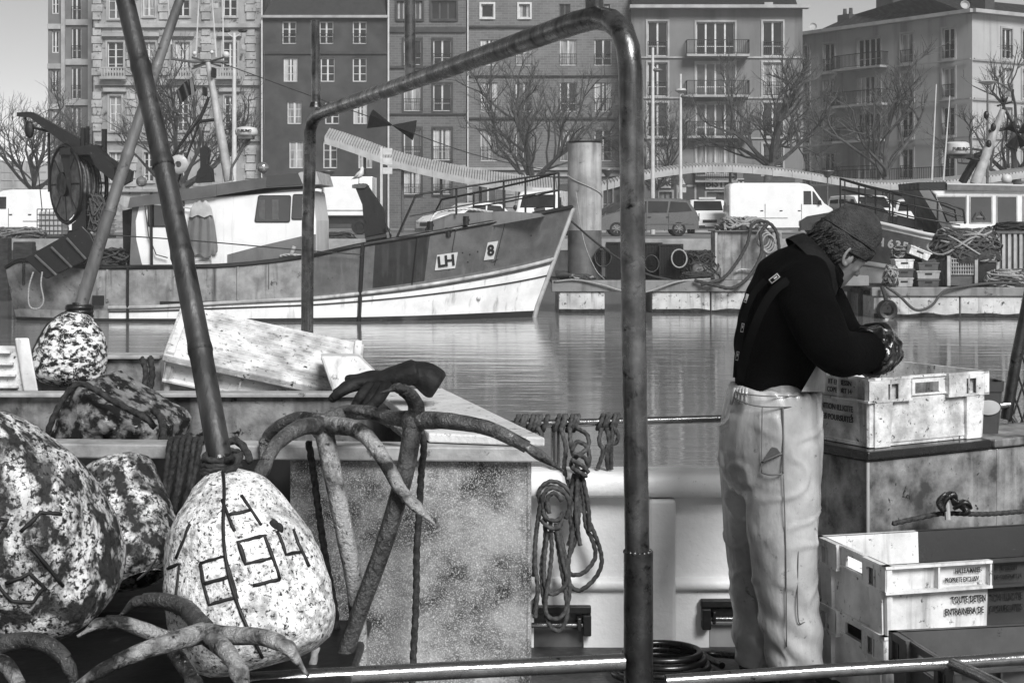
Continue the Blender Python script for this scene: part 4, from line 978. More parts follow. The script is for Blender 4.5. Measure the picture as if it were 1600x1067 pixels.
def tm(k, i, side):
    px = st2[i][0]
    if k >= 8: return 5
    if k == 7: return 5
    if k in (5, 6): return 3 if px > 150 else 2
    if k in (3, 4): return 4 if px > 480 else 2 if px > 150 else 6
    if px < 150: return 6
    if px < 486: return 2
    if px < 568: return 0
    if px < 652: return 1
    return 0
pt, rv = hull(tw, st2, YT, vs2, tm, ['hull_dark', 'hull_rust', 'hull_mid', 'hull_white', 'strake', 'boot_top', 'hull_aft'])
n_ = len(st2)
def hp(px, v, side=1, out=0):
    for i in range(n_-1):
        if st2[i][0] <= px <= st2[i+1][0]:
            t = (px-st2[i][0])/(st2[i+1][0]-st2[i][0]); a, b = pt(i, v, side), pt(i+1, v, side); p = a.lerp(b, t); return p+V((0, -side*out, 0))
    return pt(n_-1, v, side)
for side in (1, -1):
    mb = MB(); mb.tube([pt(i, 0, side)+V((0, 0, .02)) for i in range(n_)], .055, 6); mb.build('gunwale', 'steel_black', tw, smooth=60)
    mb = MB(); mb.tube([pt(i, vs2[i], side)+V((0, -side*.02, 0)) for i in range(n_) if st2[i][0] > 150], .045, 6); mb.build('rubbing_strake', 'trim_light', tw, smooth=60)
    mb = MB(); mb.tube([pt(i, vs2[i]+(1-vs2[i])*.28, side)+V((0, -side*.012, 0)) for i in range(n_) if st2[i][0] > 150], .018, 6); mb.build('hull_line', 'steel_black', tw, smooth=60)
mb = MB(); rows = [[pt(i, .30, 1), pt(i, .30, -1)] for i in range(n_)]; mb.grid(rows); mb.build('main_deck', 'deck', tw)
mb = MB(); rows = [[pt(i, .05, 1), pt(i, .02, 1).lerp(pt(i, .02, -1), .5)+V((0, 0, .12)), pt(i, .05, -1)] for i in range(n_) if st2[i][0] > 645]; mb.grid(rows); mb.build('foredeck', 'cabin_roof', tw)
mb = MB(); mb.tube([pt(n_-1, v, 1)+V((.03, 0, 0)) for v in (0, .3, .6, .9, 1.05)], .06, 6); mb.build('stem_bar', 'trim_light', tw)
# frames standing on the aft side
for px in (168, 372, 486):
    mb = MB(); mb.tube([hp(px, 0.02, 1, .02), hp(px, .3, 1, .02), hp(px, .62, 1, .02)], .03, 6); mb.build('side_frame', 'hull_mid' if px < 480 else 'hull_dark', tw)
mb = MB(); mb.prism([P(144, 462, 36.38), P(162, 462, 36.38), P(162, 477, 36.38), P(144, 477, 36.38)][::-1], (0, .05, 0)); mb.build('scupper', 'black', tw)
for px in (250, 310): mb = MB(); a, b = hp(px, .62, 1, .012), hp(px+34, .62, 1, .012); mb.prism([a, b, b-V((0, 0, .1)), a-V((0, 0, .1))], (0, .006, 0)); mb.build('scupper', 'steel_black', tw)
# bulwark plate with rust behind strap
mb = MB(); mb.tube([hp(652, v, 1, .015) for v in (0, .2, .4, .57)], .015, 5); mb.build('weld_seam', 'steel_black', tw)
mb = MB(); mb.tube([hp(567, v, 1, .02) for v in (-.03, .2, .4, .6, .8, 1)], .05, 6); mb.build('fender_strap', 'rubber', tw)
mb = MB(); mb.tube([hp(200, v, 1, .03) for v in (-.02, .3, .6, .9, 1.0)], .035, 6); mb.build('fender_strap', 'rubber', tw)
for px in (300, 420, 712, 790):
    mb = MB(); mb.tube([hp(px, v, 1, .006) for v in (.02, .15, .3, .45)], .009, 5); mb.build('plate_seam', 'hull_rust' if px > 600 else 'steel_mid', tw)
# name boards
def plate(px0, px1, v0, v1, txt, size, dx=0):
    a, b, c, d_ = hp(px0, v0, 1, .02), hp(px1, v0, 1, .02), hp(px1, v1, 1, .02), hp(px0, v1, 1, .02)
    mb = MB(); mb.prism([d_, c, b, a], (0, -.012, 0)); po = mb.build('number_board', 'frame_white', tw)
    cen = (a+b+c+d_)/4+V((0, -.03, 0)); 
    text_mb(txt, size, face_frame(cen, b-a, a-d_), .005, bold=.012).build('lettering', 'print_black', po, kind='stuff')
plate(688, 722, .255, .43, 'LH', .36)
plate(769, 786, .20, .385, '8', .36)
for px, v in ((730, .27), (743, .30), (755, .28), (742, .38), (840, .2)): mb = MB(); mb.ball(hp(px, v, 1, .0), .02, 6); mb.build('bolt', 'steel_black', tw)
mb = MB(); mb.ball(hp(775, .78, 1, 0), .06, 8); mb.build('hull_stud', 'frame_white', tw)
# bow rail
rl = [(617, 376, 1), (650, 306, 1), (700, 296, 1), (780, 284, 1), (830, 277, 1), (872, 270, 1)]
mb = MB(); dR = 37.0
mb.tube([P(617, 378, 36.6), P(650, 305, 36.7), P(700, 296, 36.9), P(780, 284, 37.4), P(872, 270, 38.2)], .028, 6)
mb.tube([P(665, 360, 39.8), P(690, 312, 39.6), P(760, 298, 39.4), P(830, 282, 39), P(872, 270, 38.3)], .028, 6)
mb.tube([P(640, 338, 36.65), P(720, 322, 37), P(800, 309, 37.6), P(872, 297, 38.2)], .018, 6)
mb.tube([P(700, 330, 39.5), P(790, 316, 39.2), P(872, 298, 38.3)], .018, 6)
for x, y0, y1, d_ in ((713, 336, 294, 37.0), (787, 281, 340, 37.5), (821, 279, 333, 37.9), (866, 271, 326, 38.2), (873, 270, 325, 38.4), (740, 300, 350, 39.4)): mb.tube([P(x, y0, d_), P(x, y1, d_)], .026, 6)
mb.build('bow_rail', 'steel_black', tw, smooth=60)
mb = MB(); mb.rope([P(668, 358, 36.9), P(680, 335, 37.2), P(700, 328, 37.4), P(735, 327, 37.5), P(770, 332, 37.6)], .035); mb.build('pale_rail', 'frame_white', tw)
for x, y in ((672, 352), (728, 344), (700, 362)): mb = MB(); mb.tube([P(x, y+8, 36.8), P(x, y-6, 36.8)], .07, 8); mb.tube([P(x-5, y, 36.8), P(x+6, y, 36.8)], .03, 6); mb.build('bollard', 'steel_black', tw)
mb = MB(); mb.tube([P(835, 331, 38.2), P(852, 328, 38.2)], .09, 8); mb.box2(P(832, 336, 38.1), P(858, 331, 38.5)); mb.build('fairlead', 'steel_black', tw)
# foredeck winch / derrick foot with gull
mb = MB(); y = YT-.2; mb.prism([P(x, yy, 37.6) for x, yy in ((553, 288), (571, 287), (600, 330), (604, 362), (575, 378), (570, 372), (566, 320))][::-1], (0, .5, 0)); mb.build('crane_post', 'steel_black', tw)
mb = MB(); mb.prism([P(x, yy, 37.55) for x, yy in ((550, 294), (550, 289), (568, 286.5), (574, 290), (570, 294))][::-1], (0, .6, 0)); mb.build('crane_cap', 'steel_mid', tw)
mb = MB(); mb.box2(P(572, 384, 37.4), P(604, 372, 38.4)); mb.tube([P(572, 376, 37.3), P(604, 370, 37.3)], .1, 8); mb.build('winch_drum', 'steel_black', tw)
mb = MB(); mb.rope([P(602, 352, 37.5), P(609, 362, 37.4), P(610, 376, 37.4), P(604, 384, 37.4)], .03); mb.build('hose', 'rubber', tw)
mb = MB(); mb.prism([P(x, yy, 37.1) for x, yy in ((668, 371), (674, 345), (705, 334), (790, 330), (846, 334), (852, 338))][::-1], (0, 2.0, 0)); mb.build('whaleback', 'cabin_grey', tw)
# wheelhouse
dn = 37.0
mb = MB(); mb.prism([P(x, yy, dn) for x, yy in ((202, 419), (206, 324), (265, 303), (335, 308), (487, 297), (494, 345), (494, 408), (338, 419))][::-1], (0, 2.6, 0)); wh_ = mb.build('wheelhouse', 'cabin_white', tw, bevel=.05)
mb = MB(); mb.prism([P(x, yy, dn-.006) for x, yy in ((355, 416), (355, 398), (400, 386), (472, 369), (493.5, 366), (493.5, 406), (430, 412))][::-1], (0, .005, 0)); mb.build('grey_panel', 'cabin_grey', tw)
mb = MB(); mb.prism([P(x, yy, dn-.006) for x, yy in ((202.5, 418.5), (206.5, 324), (218, 321), (212, 345), (213, 375), (221, 410), (224, 418.5))][::-1], (0, .005, 0)); mb.build('grey_panel', 'cabin_grey', tw)
mb = MB(); mb.prism([P(x, yy, dn-.14) for x, yy in ((200, 325), (203, 309), (338, 288), (338, 307))][::-1], (0, 2.9, 0)); mb.prism([P(x, yy, dn-.14) for x, yy in ((338.3, 306), (338.3, 288), (415, 277), (492, 274), (497, 286), (470, 291), (415, 294))][::-1], (0, 2.9, 0)); mb.build('roof', 'cabin_roof', tw)
mb = MB(); mb.prism([P(x, yy, dn-.15) for x, yy in ((416, 292), (417, 275), (466, 270), (473, 287), (470, 289))][::-1], (0, .02, 0)); mb.build('roof_window', 'glass_dark', tw)
mb = MB(); mb.prism([P(x, yy, dn-.16) for x, yy in ((466, 271), (470, 269), (494, 268), (500, 288), (474, 290))][::-1], (0, 2.8, 0)); mb.build('visor', 'trim_light', tw)
def rwin(x0, y0, x1, y1, slant=0, nm='window'):
    pts = []
    for cx, cy, a0 in ((x1-3, y1-3, 0), (x0+3, y1-3, 90), (x0+3+slant, y0+3, 180), (x1-3+slant*.3, y0+3, 270)):
        for k in range(4): a = R(a0+k*30); pts.append((cx+3*math.cos(a), cy+3*math.sin(a)))
    mb = MB(); cx, cy = (x0+x1)/2, (y0+y1)/2
    mb.prism([P(cx+(x-cx)*1.05, cy+(y-cy)*1.09, dn-.02) for x, y in pts], (0, .015, 0)); f = mb.build(nm, 'rubber', tw)
    mb = MB(); mb.prism([P(x, y, dn-.03) for x, y in pts], (0, .008, 0)); mb.build('pane', 'glass_dark', f); return f
f = rwin(399, 307, 452, 346, 5); 
for x0 in (404, 425): mb = MB(); mb.grid([[P(x0+i*1.5, y_, dn-.033-.002*(i % 2)) for i in range(8)] for y_ in (312, 343)]); mb.build('curtain', 'steel_mid', f)
f = rwin(456, 305, 486, 342, 2)
f = rwin(232, 315, 287, 353, 0); mb = MB(); mb.lathe([(0, 0), (.07, 0), (.07, .03), (0, .03)], 16, Matrix.Translation(P(279, 319, dn-.04)) @ Matrix.Rotation(R(90), 4, 'X')); mb.build('wiper_disc', 'frame_white', f)
mb = MB(); mb.tube([P(214, 316, dn-.12), P(300, 326, dn-.12)], .02, 5); mb.build('grab_rail', 'tin_light', tw)
mb = MB(); mb.tube([P(236, 300, dn-.1), P(237, 418, dn-.1)], .035, 6); mb.build('stanchion', 'steel_black', tw)
mb = MB(); mb.tube([P(226, 318, dn-.1), P(232, 368, dn-.1), P(244, 398, dn-.1), P(262, 403, dn-.1)], .015, 5); mb.build('cable', 'rope_mid', tw)
mb = MB(); 
for x in (304, 330): mb.tube([P(x, 416, dn-.08), P(x, 399, dn-.08)], .015, 5)
for y_ in (404, 411): mb.tube([P(304, y_, dn-.08), P(330, y_, dn-.08)], .012, 5)
mb.build('step', 'tin_light', tw)
mb = MB(); mb.rope([P(438, 400, dn-.05), P(452, 398, dn-.1), P(472, 400, dn-.05)], .04); mb.tube([P(455, 398, dn-.1), P(460, 385, dn-.1)], .05, 8); mb.build('deck_cleat', 'trim_light', tw)
# oilskin coat hanging on the wheelhouse
mb = MB(); rows = []
for j in range(13):
    t_ = j/12; yc = lerp(320, 400, t_); hw = interp([0, .12, .3, .6, .9, 1], [8, 16, 20, 23, 25, 20], t_); cx = 314+2*t_
    rows.append([P(cx+hw*s_, yc+3*math.sin(s_*5)*(t_ > .95), dn-.10-.05*math.cos(s_*1.5)-.03*math.sin(s_*11+t_*2)*min(1, t_*3)) for s_ in [k/14*2-1 for k in range(15)]])
mb.grid(rows); co = mb.build('oilskin_coat', 'cabin_grey', None, 'grey oilskin coat hanging on the trawler wheelhouse', 'coat', smooth=180)
mb = MB(); rows = []
for j in range(5):
    t_ = j/4; yc = lerp(315, 338, t_); hw = interp([0, .4, 1], [9, 16, 19], t_)
    rows.append([P(314+hw*s_, yc+2*math.sin(s_*6), dn-.17-.03*math.cos(s_*1.5)) for s_ in [k/8*2-1 for k in range(9)]])
mb.grid(rows); mb.build('hood', 'trim_light', co, smooth=180)
# roof gear
mb = MB(); mb.tube([P(358, 283, 38.3), P(343, 200, 38.3), P(325, 98, 38.3)], [.13, .11, .07], 10); mb.build('mast', 'trim_light', tw, smooth=60)
mb = MB(); mb.tube([P(267, 92, 38.3), P(300, 97, 38.3), P(356, 97, 38.3)], .03, 6)
for a, b in (((300, 90, 38.0), (345, 104, 38.6)), ((303, 104, 38.6), (350, 90, 38.0)), ((268, 92, 38.3), (268, 70, 38.3)), ((322, 100, 38.3), (300, 108, 38.3)), ((294, 97, 38.3), (296, 106, 38.3))): mb.tube([P(*a), P(*b)], .025, 5)
mb.build('crosstree', 'steel_mid', tw)
for i, (x0, y0, x1, y1) in enumerate(((268, 78, 262, -6), (306, 90, 311, -6), (338, 90, 331, -6), (349, 86, 348, -6))): mb = MB(); mb.tube([P(x0, y0, 38.3), P(x1, y1, 38.3)], [.022, .012], 5); mb.build('whip_aerial', 'frame_white', tw)
for x, y, r__ in ((353, 86, .09), (304, 84, .06), (331, 82, .05)): mb = MB(); mb.ball(P(x, y, 38.3), r__, 8); mb.build('aerial_dome', 'frame_white', tw, smooth=180)
mb = MB(); mb.box2(P(316, 149, 38.1), P(324, 138, 38.5)); mb.box2(P(330, 120, 38.1), P(338, 108, 38.5)); mb.build('mast_lamp', 'steel_black', tw)
mb = MB(); mb.tube([P(312, 190, 38.3), P(341, 187, 38.3)], .04, 6); mb.tube([P(326, 152, 38.3), P(312, 185, 38.3), P(268, 246, 38.3)], .03, 6); mb.tube([P(326, 155, 38.3), P(310, 195, 38.3), P(290, 250, 38.3), P(277, 286, 38.3)], .028, 6); mb.tube([P(310, 180, 38.3), P(265, 250, 38.3), P(258, 262, 38.3)], .014, 5); mb.build('rigging', 'steel_black', tw)
mb = MB(); mb.lathe([(.18, -.05), (.24, 0), (.18, .05), (.08, .05), (.08, -.05), (.18, -.05)], 20, Matrix.Translation(P(279, 257, 38.1)) @ Matrix.Rotation(R(90), 4, 'X')); mb.build('rigging_wheel', 'trim_light', tw, smooth=60)
mb = MB(); mb.prism([P(x, yy, 38.0) for x, yy in ((304, 286), (308, 268), (313, 262), (312, 232), (320, 228), (325, 234), (322, 258), (329, 264), (331, 284))][::-1], (0, .4, 0)); mb.build('exhaust', 'steel_black', tw)
mb = MB(); mb.ball(P(411, 262, 37.6), .14, 10); lp = mb.build('searchlight', 'chrome', tw, smooth=180)
mb = MB(); mb.tube([P(411, 268, 37.6), P(412, 277, 37.6)], .03, 6); mb.tube([P(413, 80, 37.6), P(413, 262, 37.6)], .01, 4); mb.build('searchlight_post', 'steel_mid', tw)
mb = MB(); mb.lathe([(0, 0), (.22, 0), (.27, .04), (.28, .12), (.25, .2), (.1, .235), (0, .24)], 24, Matrix.Translation(P(385, 213, 37.8))); dm = mb.build('radar_dome', 'frame_white', tw, smooth=50)
text_mb('FURUNO', .085, face_frame(P(385, 205.5, 37.8)+V((0, -.285, 0)), (1, 0, 0), (0, 0, 1)), .004, bold=.004).build('lettering', 'print_black', dm, kind='stuff')
mb = MB(); mb.box2(P(372, 217, 37.6), P(398, 213, 38)); mb.tube([P(388, 216, 37.8), P(372, 245, 37.8), P(362, 262, 37.8), P(360, 282, 37.8)], .03, 6); mb.tube([P(392, 216, 37.8), P(372, 242, 37.8)], .02, 6); mb.build('radar_bracket', 'steel_mid', tw)
mb = MB(); mb.rope([P(220, 290, 37.4), P(228, 282, 37.4), P(224, 276, 37.4), P(215, 284, 37.4)], .05); mb.ball(P(221, 284, 37.3), .13, 8); mb.build('roof_horn', 'chrome', tw)
mb = MB(); mb.prism([P(x, yy, 37.0) for x, yy in ((186, 318), (190, 306), (208, 309), (210, 320), (198, 325))][::-1], (0, .4, 0)); mb.build('control_box', 'trim_light', tw)
# gallows, crane boom, net drum
mb = MB(); mb.prism([P(x, yy, 37.6) for x, yy in ((26, 182), (26, 176), (48, 175), (120, 215), (205, 268), (203, 283), (190, 290), (120, 240), (45, 183))][::-1], (0, .3, 0)); mb.build('crane_boom', 'steel_black', tw)
for a in (((130, 235, 37.6), (130, 200, 37.6), .07), ((163, 260, 37.6), (163, 202, 37.6), .07), ((137, 232, 37.8), (137, 198, 37.8), .05), ((77, 300, 37.8), (76, 208, 37.8), .035)): mb = MB(); mb.tube([P(*a[0]), P(*a[1])], a[2], 6); mb.build('boom_post', 'steel_black', tw)
mb = MB(); mb.prism([P(x, yy, 37.2) for x, yy in ((92, 242), (94, 232), (150, 226), (178, 262), (178, 285), (150, 262), (140, 242))][::-1], (0, .5, 0)); mb.build('gallows_head', 'steel_black', tw)
mb = MB(); mb.prism([P(x, yy, 37.3) for x, yy in ((94, 240), (108, 240), (134, 300), (134, 345), (118, 345))][::-1], (0, .25, 0)); mb.prism([P(x, yy, 37.2) for x, yy in ((119, 302), (134, 302), (134, 420), (112, 420), (112, 350), (119, 345))][::-1], (0, .35, 0)); mb.prism([P(x, yy, 37.5) for x, yy in ((191, 330), (204, 326), (206, 418), (193, 418))][::-1], (0, .35, 0)); mb.build('gallows_leg', 'steel_black', tw)
mb = MB(); mb.ball(P(46, 203, 37.7), .17, 8, (.7, .5, 1.25)); mb.tube([P(39, 184, 37.7), P(44, 196, 37.7)], .03, 5); mb.build('pulley_block', 'steel_black', tw, smooth=180)
mb = MB(); mb.tube([P(53, 200, 37.7), P(76, 206, 37.7)], .035, 5); mb.tube([P(39, 184, 37.7), P(47, 215, 37.7), P(60, 270, 37.8), P(66, 330, 37.9)], .012, 4); mb.build('boom_wire', 'steel_black', tw)
ax = V((.78, .62, .04)).normalized(); e1 = V((0, 0, 1)); e1 = (e1-ax*e1.dot(ax)).normalized(); e2 = ax.cross(e1)
def circ(c, r_, n=30): return [c+e1*r_*math.cos(a)+e2*r_*math.sin(a) for a in [k*6.2832/n for k in range(n+1)]]
c1, c2 = P(103, 288, 37.6), P(142, 287, 38.5); RD = .95
for c in (c1, c2):
    mb = MB(); mb.tube(circ(c, RD), .05, 6, cap=False); fl = mb.build('drum_rim', 'steel_black', tw, smooth=180)
    mb = MB(); 
    for k in range(8): a = k*math.pi/4; mb.tube([c, c+e1*RD*math.cos(a)+e2*RD*math.sin(a)], .035, 5)
    mb.build('spokes', 'chrome' if c is c2 else 'steel_black', fl)
mb = MB(); 
def rings(prof): return [[c1.lerp(c2, t_)+e1*r_*math.cos(a)+e2*r_*math.sin(a) for a in [k*6.2832/28 for k in range(28)]] for t_, r_ in prof]
mb.grid(rings([(0, .28), (0, .60), (.12, .68), (.3, .74), (.5, .70), (.7, .76), (.88, .68), (1, .55), (1, .2)]), True); mb.build('wound_net', 'net', tw, smooth=180)
mb = MB()
for k in range(16):
    t_ = .05+k*.058; r_ = .70+.05*math.sin(k*2.1); mb.tube([c1.lerp(c2, t_)+e1*r_*math.cos(a)+e2*r_*math.sin(a)+ax*.02*math.sin(a*3+k) for a in [j*6.2832/24 for j in range(25)]], .022, 5, cap=False)
mb.build('wound_rope', 'net_light', tw, kind='stuff')
mb = MB(); mb.lathe([(0, 0), (.30, 0), (.30, .1), (0, .12)], 20, Matrix.Translation(c1-ax*.12) @ ax.to_track_quat('Z', 'Y').to_matrix().to_4x4()); mb.build('drum_hub', 'steel_black', tw, smooth=60)
mb = MB(); rows = [[c1-ax*.02+e1*r_*math.cos(a)+e2*r_*math.sin(a) for a in [k*6.2832/28 for k in range(28)]] for r_ in (.3, .88)]; mb.grid(rows, True); mb.build('drum_flange', 'steel_mid', tw)
mb = MB(); tangle(mb, P(150, 335, 37.5), (.3, .3, .45), 22, .018, 31, False); mb.build('net_ends', 'rope_mid', tw, kind='stuff')
# otter board
mb = MB(); q = [(37, 404), (128, 353), (141, 366), (150, 385), (146, 402), (72, 436)]; mb.prism([P(x, yy, 36.15) for x, yy in q][::-1], (0, .14, 0)); tb = mb.build('otter_board', 'steel_black', None, 'dark steel otter board leaning on the trawler stern', 'otter board', bevel=.02)
mb = MB(); 
for a, b in (((55, 399), (88, 430)), ((80, 386), (112, 418)), ((104, 372), (134, 405))): mb.tube([P(*a, 36.1), P(*b, 36.1)], .03, 6)
mb.build('ribs', 'steel_mid', tb)
mb = MB()
for i in range(14): c = P(37+.3*math.sin(i), 412+i*2.4, 36.05); mb.tube([c+V((.03*math.cos(a), .03*math.sin(a)*(i % 2), .045*math.sin(a))) for a in [k*.9 for k in range(8)]], .01, 4)
mb.build('chain', 'steel_black', tb)
mb = MB(); mb.rope([P(66, 425, 36.05), P(64, 445, 36.0), P(68, 470, 36.0), P(60, 482, 36.0), P(46, 478, 36.0), P(45, 450, 36.0), P(52, 425, 36.05)], .022); mb.build('hanging_line', 'rope_light', None, 'pale line looped from the otter board over the stern', 'rope', smooth=180)
heap('net_heap', 'dark net heap on the trawler deck beside the wheelhouse', 'net', (P(172, 0, 37.2).x, 37.3, zpx(418, 37.2)), (.5, .6, .45), 'net', 'rope_dark', 33, 30, .018, 'rope_mid')
line('mooring_line', 'thin dark line stretched along the trawler side', [P(150, 366, 36.3), P(300, 376, 36.2), P(472, 391, 36.2), P(566, 398, 36.3)], .014)
# flag, forestay and day shape
mb = MB(); rows = [[P(lerp(275, 300, i/8)+j*.9, lerp(141, 120, i/8)+j*3.1+1.2*math.sin(i*1.1), 38.2+.08*math.sin(i*1.3)) for i in range(9)] for j in range(8)]
mb.grid(rows); fl = mb.build('flag', 'steel_black', None, 'dark flag flying from the trawler mast stay', 'flag', smooth=180)
mb = MB(); rows = [[P(lerp(296, 301, i/4)+j*.5, lerp(123, 119, i/4)+j*4.1, 38.15) for i in range(5)] for j in range(8)]; mb.grid(rows); mb.build('hoist_band', 'strake', fl, smooth=180)
line('forestay', 'thin wire stay running from the trawler mast to the bow', [P(338, 96, 38.3), P(480, 148, 38.3), P(575, 182, 38.3), P(735, 240, 38.3), P(872, 270, 38.3)], .012, 'steel_black', 'wire')
t = thing('day_shape', 'black double cone signal hanging on the forestay', 'signal', P(613, 196, 38.3))
for a, b, r_ in ((P(613, 196, 38.3), P(578, 186, 38.3), .27), (P(613, 196, 38.3), P(648, 204, 38.3), .27)):
    dr = (b-a); mb = MB(); q = dr.to_track_quat('Z', 'Y').to_matrix().to_4x4(); L_ = dr.length
    mb.lathe([(0.01, 0), (r_, L_), (0, L_*.96)], 4, Matrix.Translation(a) @ q @ Matrix.Rotation(R(20), 4, 'Z')); mb.build('cone', 'black', t)
# gull
t = thing('seagull', 'white gull standing on the trawler crane post', 'bird', P(562, 286, 37.8)); g0 = P(562, 286, 37.8); k = 1/F*37.8
def G(x, y, dy=0): return P(x, y, 37.8+dy)
mb = MB()
body = [((552, 280), .3), ((555, 278), 2.0), ((558.5, 275.5), 4.2), ((562, 273), 5.0), ((564.5, 270), 4.4), ((565.5, 266.5), 3.0), ((565.8, 263.8), 3.0), ((566, 261), 1.6), ((566, 260.2), .4)]
mb.tube([G(*p) for p, r_ in body], [r_*k for p, r_ in body], 12)
mb.build('body', 'frame_white', t, smooth=180)
mb = MB(); mb.tube([G(568.5, 263.8), G(571.5, 264.8), G(573, 266)], [1.0*k, .8*k, .2*k], 6); mb.build('beak', 'steel_mid', t)
for s in (-1, 1):
    mb = MB(); mb.tube([G(549, 281, s*.03), G(553, 278, s*.06), G(558, 274, s*.075), G(562, 270.5, s*.06)], [.3*k, 1.8*k, 2.8*k, 1.2*k], 8, flat=.5); mb.build('wing', 'trim_light', t, smooth=180)
    mb = MB(); mb.tube([G(560.5, 277, s*.03), G(560.8, 282, s*.03), G(560.5, 287, s*.03)], .5*k, 5); mb.tube([G(560, 287, s*.03), G(563, 287.2, s*.04)], .5*k, 4); mb.build('leg', 'steel_mid', t)
    mb = MB(); mb.ball(G(567, 263.3, s*.036), .5*k, 6); mb.build('eye', 'black', t)

# ---------------------------------------------------------------- the right boat
YR = 45.5
rb = thing('fishing_boat', 'small white fishing boat with dark hull band and railed bow at the right', 'boat', (P(1500, 0, YR).x, YR, 0))
st = [(1310, 338, 1352, .04, .04), (1330, 341, 1362, .5, .3), (1360, 347, 1384, 1.0, .7), (1410, 358, 1425, 1.5, 1.2), (1463, 370, 1470, 1.8, 1.6), (1560, 380, 1560, 1.9, 1.8), (1700, 384, 1700, 1.9, 1.8), (1840, 380, 1840, 1.6, 1.5)]
vsr = [.50, .5, .5, .52, .54, .56, .56, .56]
st2b, vs2b = subdivide(st, vsr, 3)
st_keep, n_keep = st2, n_
def rm_(k, i, side):
    if k >= 8: return 2
    return [0, 1, 1, 1, 0, 0, 0, 0][k] if k < 8 else 2
ptb, rvb = hull(rb, st2b, YR, vs2b, rm_, ['hull_white', 'hull_dark', 'boot_top'])
nb = len(st2b)
for side in (1, -1):
    mb = MB(); mb.tube([ptb(i, 0, side)+V((0, 0, .02)) for i in range(nb)], .06, 6); mb.build('gunwale', 'frame_white', rb, smooth=60)
    mb = MB(); mb.tube([ptb(i, vs2b[i]+.06, side)+V((0, -side*.02, 0)) for i in range(nb)], .03, 6); mb.build('rubbing_strake', 'steel_mid', rb, smooth=60)
mb = MB(); mb.grid([[ptb(i, .08, 1), ptb(i, .04, 1).lerp(ptb(i, .04, -1), .5)+V((0, 0, .15)), ptb(i, .08, -1)] for i in range(nb)]); mb.build('deck', 'cabin_roof', rb)
def hpb(px, v, out):
    for i in range(nb-1):
        if st2b[i][0] <= px <= st2b[i+1][0]:
            t = (px-st2b[i][0])/(st2b[i+1][0]-st2b[i][0]); return ptb(i, v, 1).lerp(ptb(i+1, v, 1), t)+V((-.3*out, -out, 0))
for ch, px in (('L', 1352), ('H', 1370), ('6', 1387), ('3', 1399), ('5', 1411)):
    c = hpb(px, .235, .12); a, b = hpb(px-4, .235, .05), hpb(px+4, .235, .05)
    text_mb(ch, .34, face_frame(c, b-a, V((0, -.3, 1))), .006, bold=.012).build('lettering', 'print_white', rb)
cy = YR-1.15
mb = MB(); mb.prism([P(x, yy, cy) for x, yy in ((1497, 374), (1462, 305), (1452, 296), (1640, 296), (1640, 384), (1520, 384))][::-1], (0, 2.3, 0)); mb.build('cabin', 'cabin_white', rb, bevel=.05)
mb = MB(); mb.prism([P(x, yy, cy-.05) for x, yy in ((1437, 296), (1436, 285), (1478, 284), (1479, 296))][::-1], (0, 2.4, 0)); mb.build('visor', 'steel_black', rb)
mb = MB(); mb.prism([P(x, yy, cy-.12) for x, yy in ((1480, 297), (1480, 286), (1660, 290), (1660, 300))][::-1], (0, 2.6, 0)); mb.build('roof', 'strake', rb)
mb = MB(); mb.prism([P(x, yy, cy-.13) for x, yy in ((1480, 288.5), (1480, 286), (1660, 290), (1660, 292))][::-1], (0, .02, 0)); mb.build('roof_edge', 'frame_white', rb)
mb = MB(); mb.prism([P(x, yy, cy-.02) for x, yy in ((1436, 297), (1452, 296), (1500, 374), (1484, 375))][::-1], (0, 2.3, 0)); mb.build('raked_front', 'cabin_grey', rb)
for x0, x1, y0, y1 in ((1478, 1509, 308, 346), (1517, 1549, 308, 347), (1559, 1588, 308, 347), (1600, 1625, 308, 347)):
    sl_ = 16 if x0 == 1478 else 0; L0 = -14 if x0 == 1478 else 0
    mb = MB(); mb.prism([P(x0+L0-2, y0-2, cy-.02), P(x1+2, y0-2, cy-.02), P(x1+2, y1+2, cy-.02), P(x0+3*(x0 == 1478)-2, y1+2, cy-.02)][::-1], (0, .015, 0)); f = mb.build('window', 'trim_light', rb)
    mb = MB(); mb.prism([P(x0+L0, y0, cy-.03), P(x1, y0, cy-.03), P(x1, y1, cy-.03), P(x0+3*(x0 == 1478), y1, cy-.03)][::-1], (0, .008, 0)); mb.build('pane', 'glass_dark', f)
mb = MB(); mb.ball(P(1530, 340, cy-.06), .10, 6, (1.3, .3, .5)); mb.tube([P(1521, 344, cy-.06), P(1526, 334, cy-.06), P(1533, 331, cy-.06), P(1540, 343, cy-.06)], .04, 5); mb.build('window_clutter', 'steel_mid', rb)
mb = MB()
tops = [[(1312, 279), (1360, 292), (1420, 305), (1480, 318), (1505, 328), (1508, 350)], [(1316, 296), (1370, 308), (1430, 322), (1490, 334), (1507, 340)], [(1318, 314), (1370, 326), (1430, 340), (1500, 352)]]
for k, tl in enumerate(tops): mb.tube([P(x, y, YR-.4-1.2*min(1, (x-1312)/120)) for x, y in tl], .028 if k == 0 else .02, 6)
for k, tl in enumerate(tops): mb.tube([P(1312+(x-1312)*.9, y+1, YR+.4+.9*min(1, (x-1312)/120)) for x, y in tl[:4]], .025 if k == 0 else .018, 6)
for x, y0, y1 in ((1313, 279, 340), (1342, 287, 346), (1368, 294, 352), (1395, 300, 358), (1430, 308, 364), (1465, 315, 370)): mb.tube([P(x, y0, YR-.4-1.2*min(1, (x-1312)/120)), P(x, y1, YR-.3-1.2*min(1, (x-1312)/120))], .026, 6)
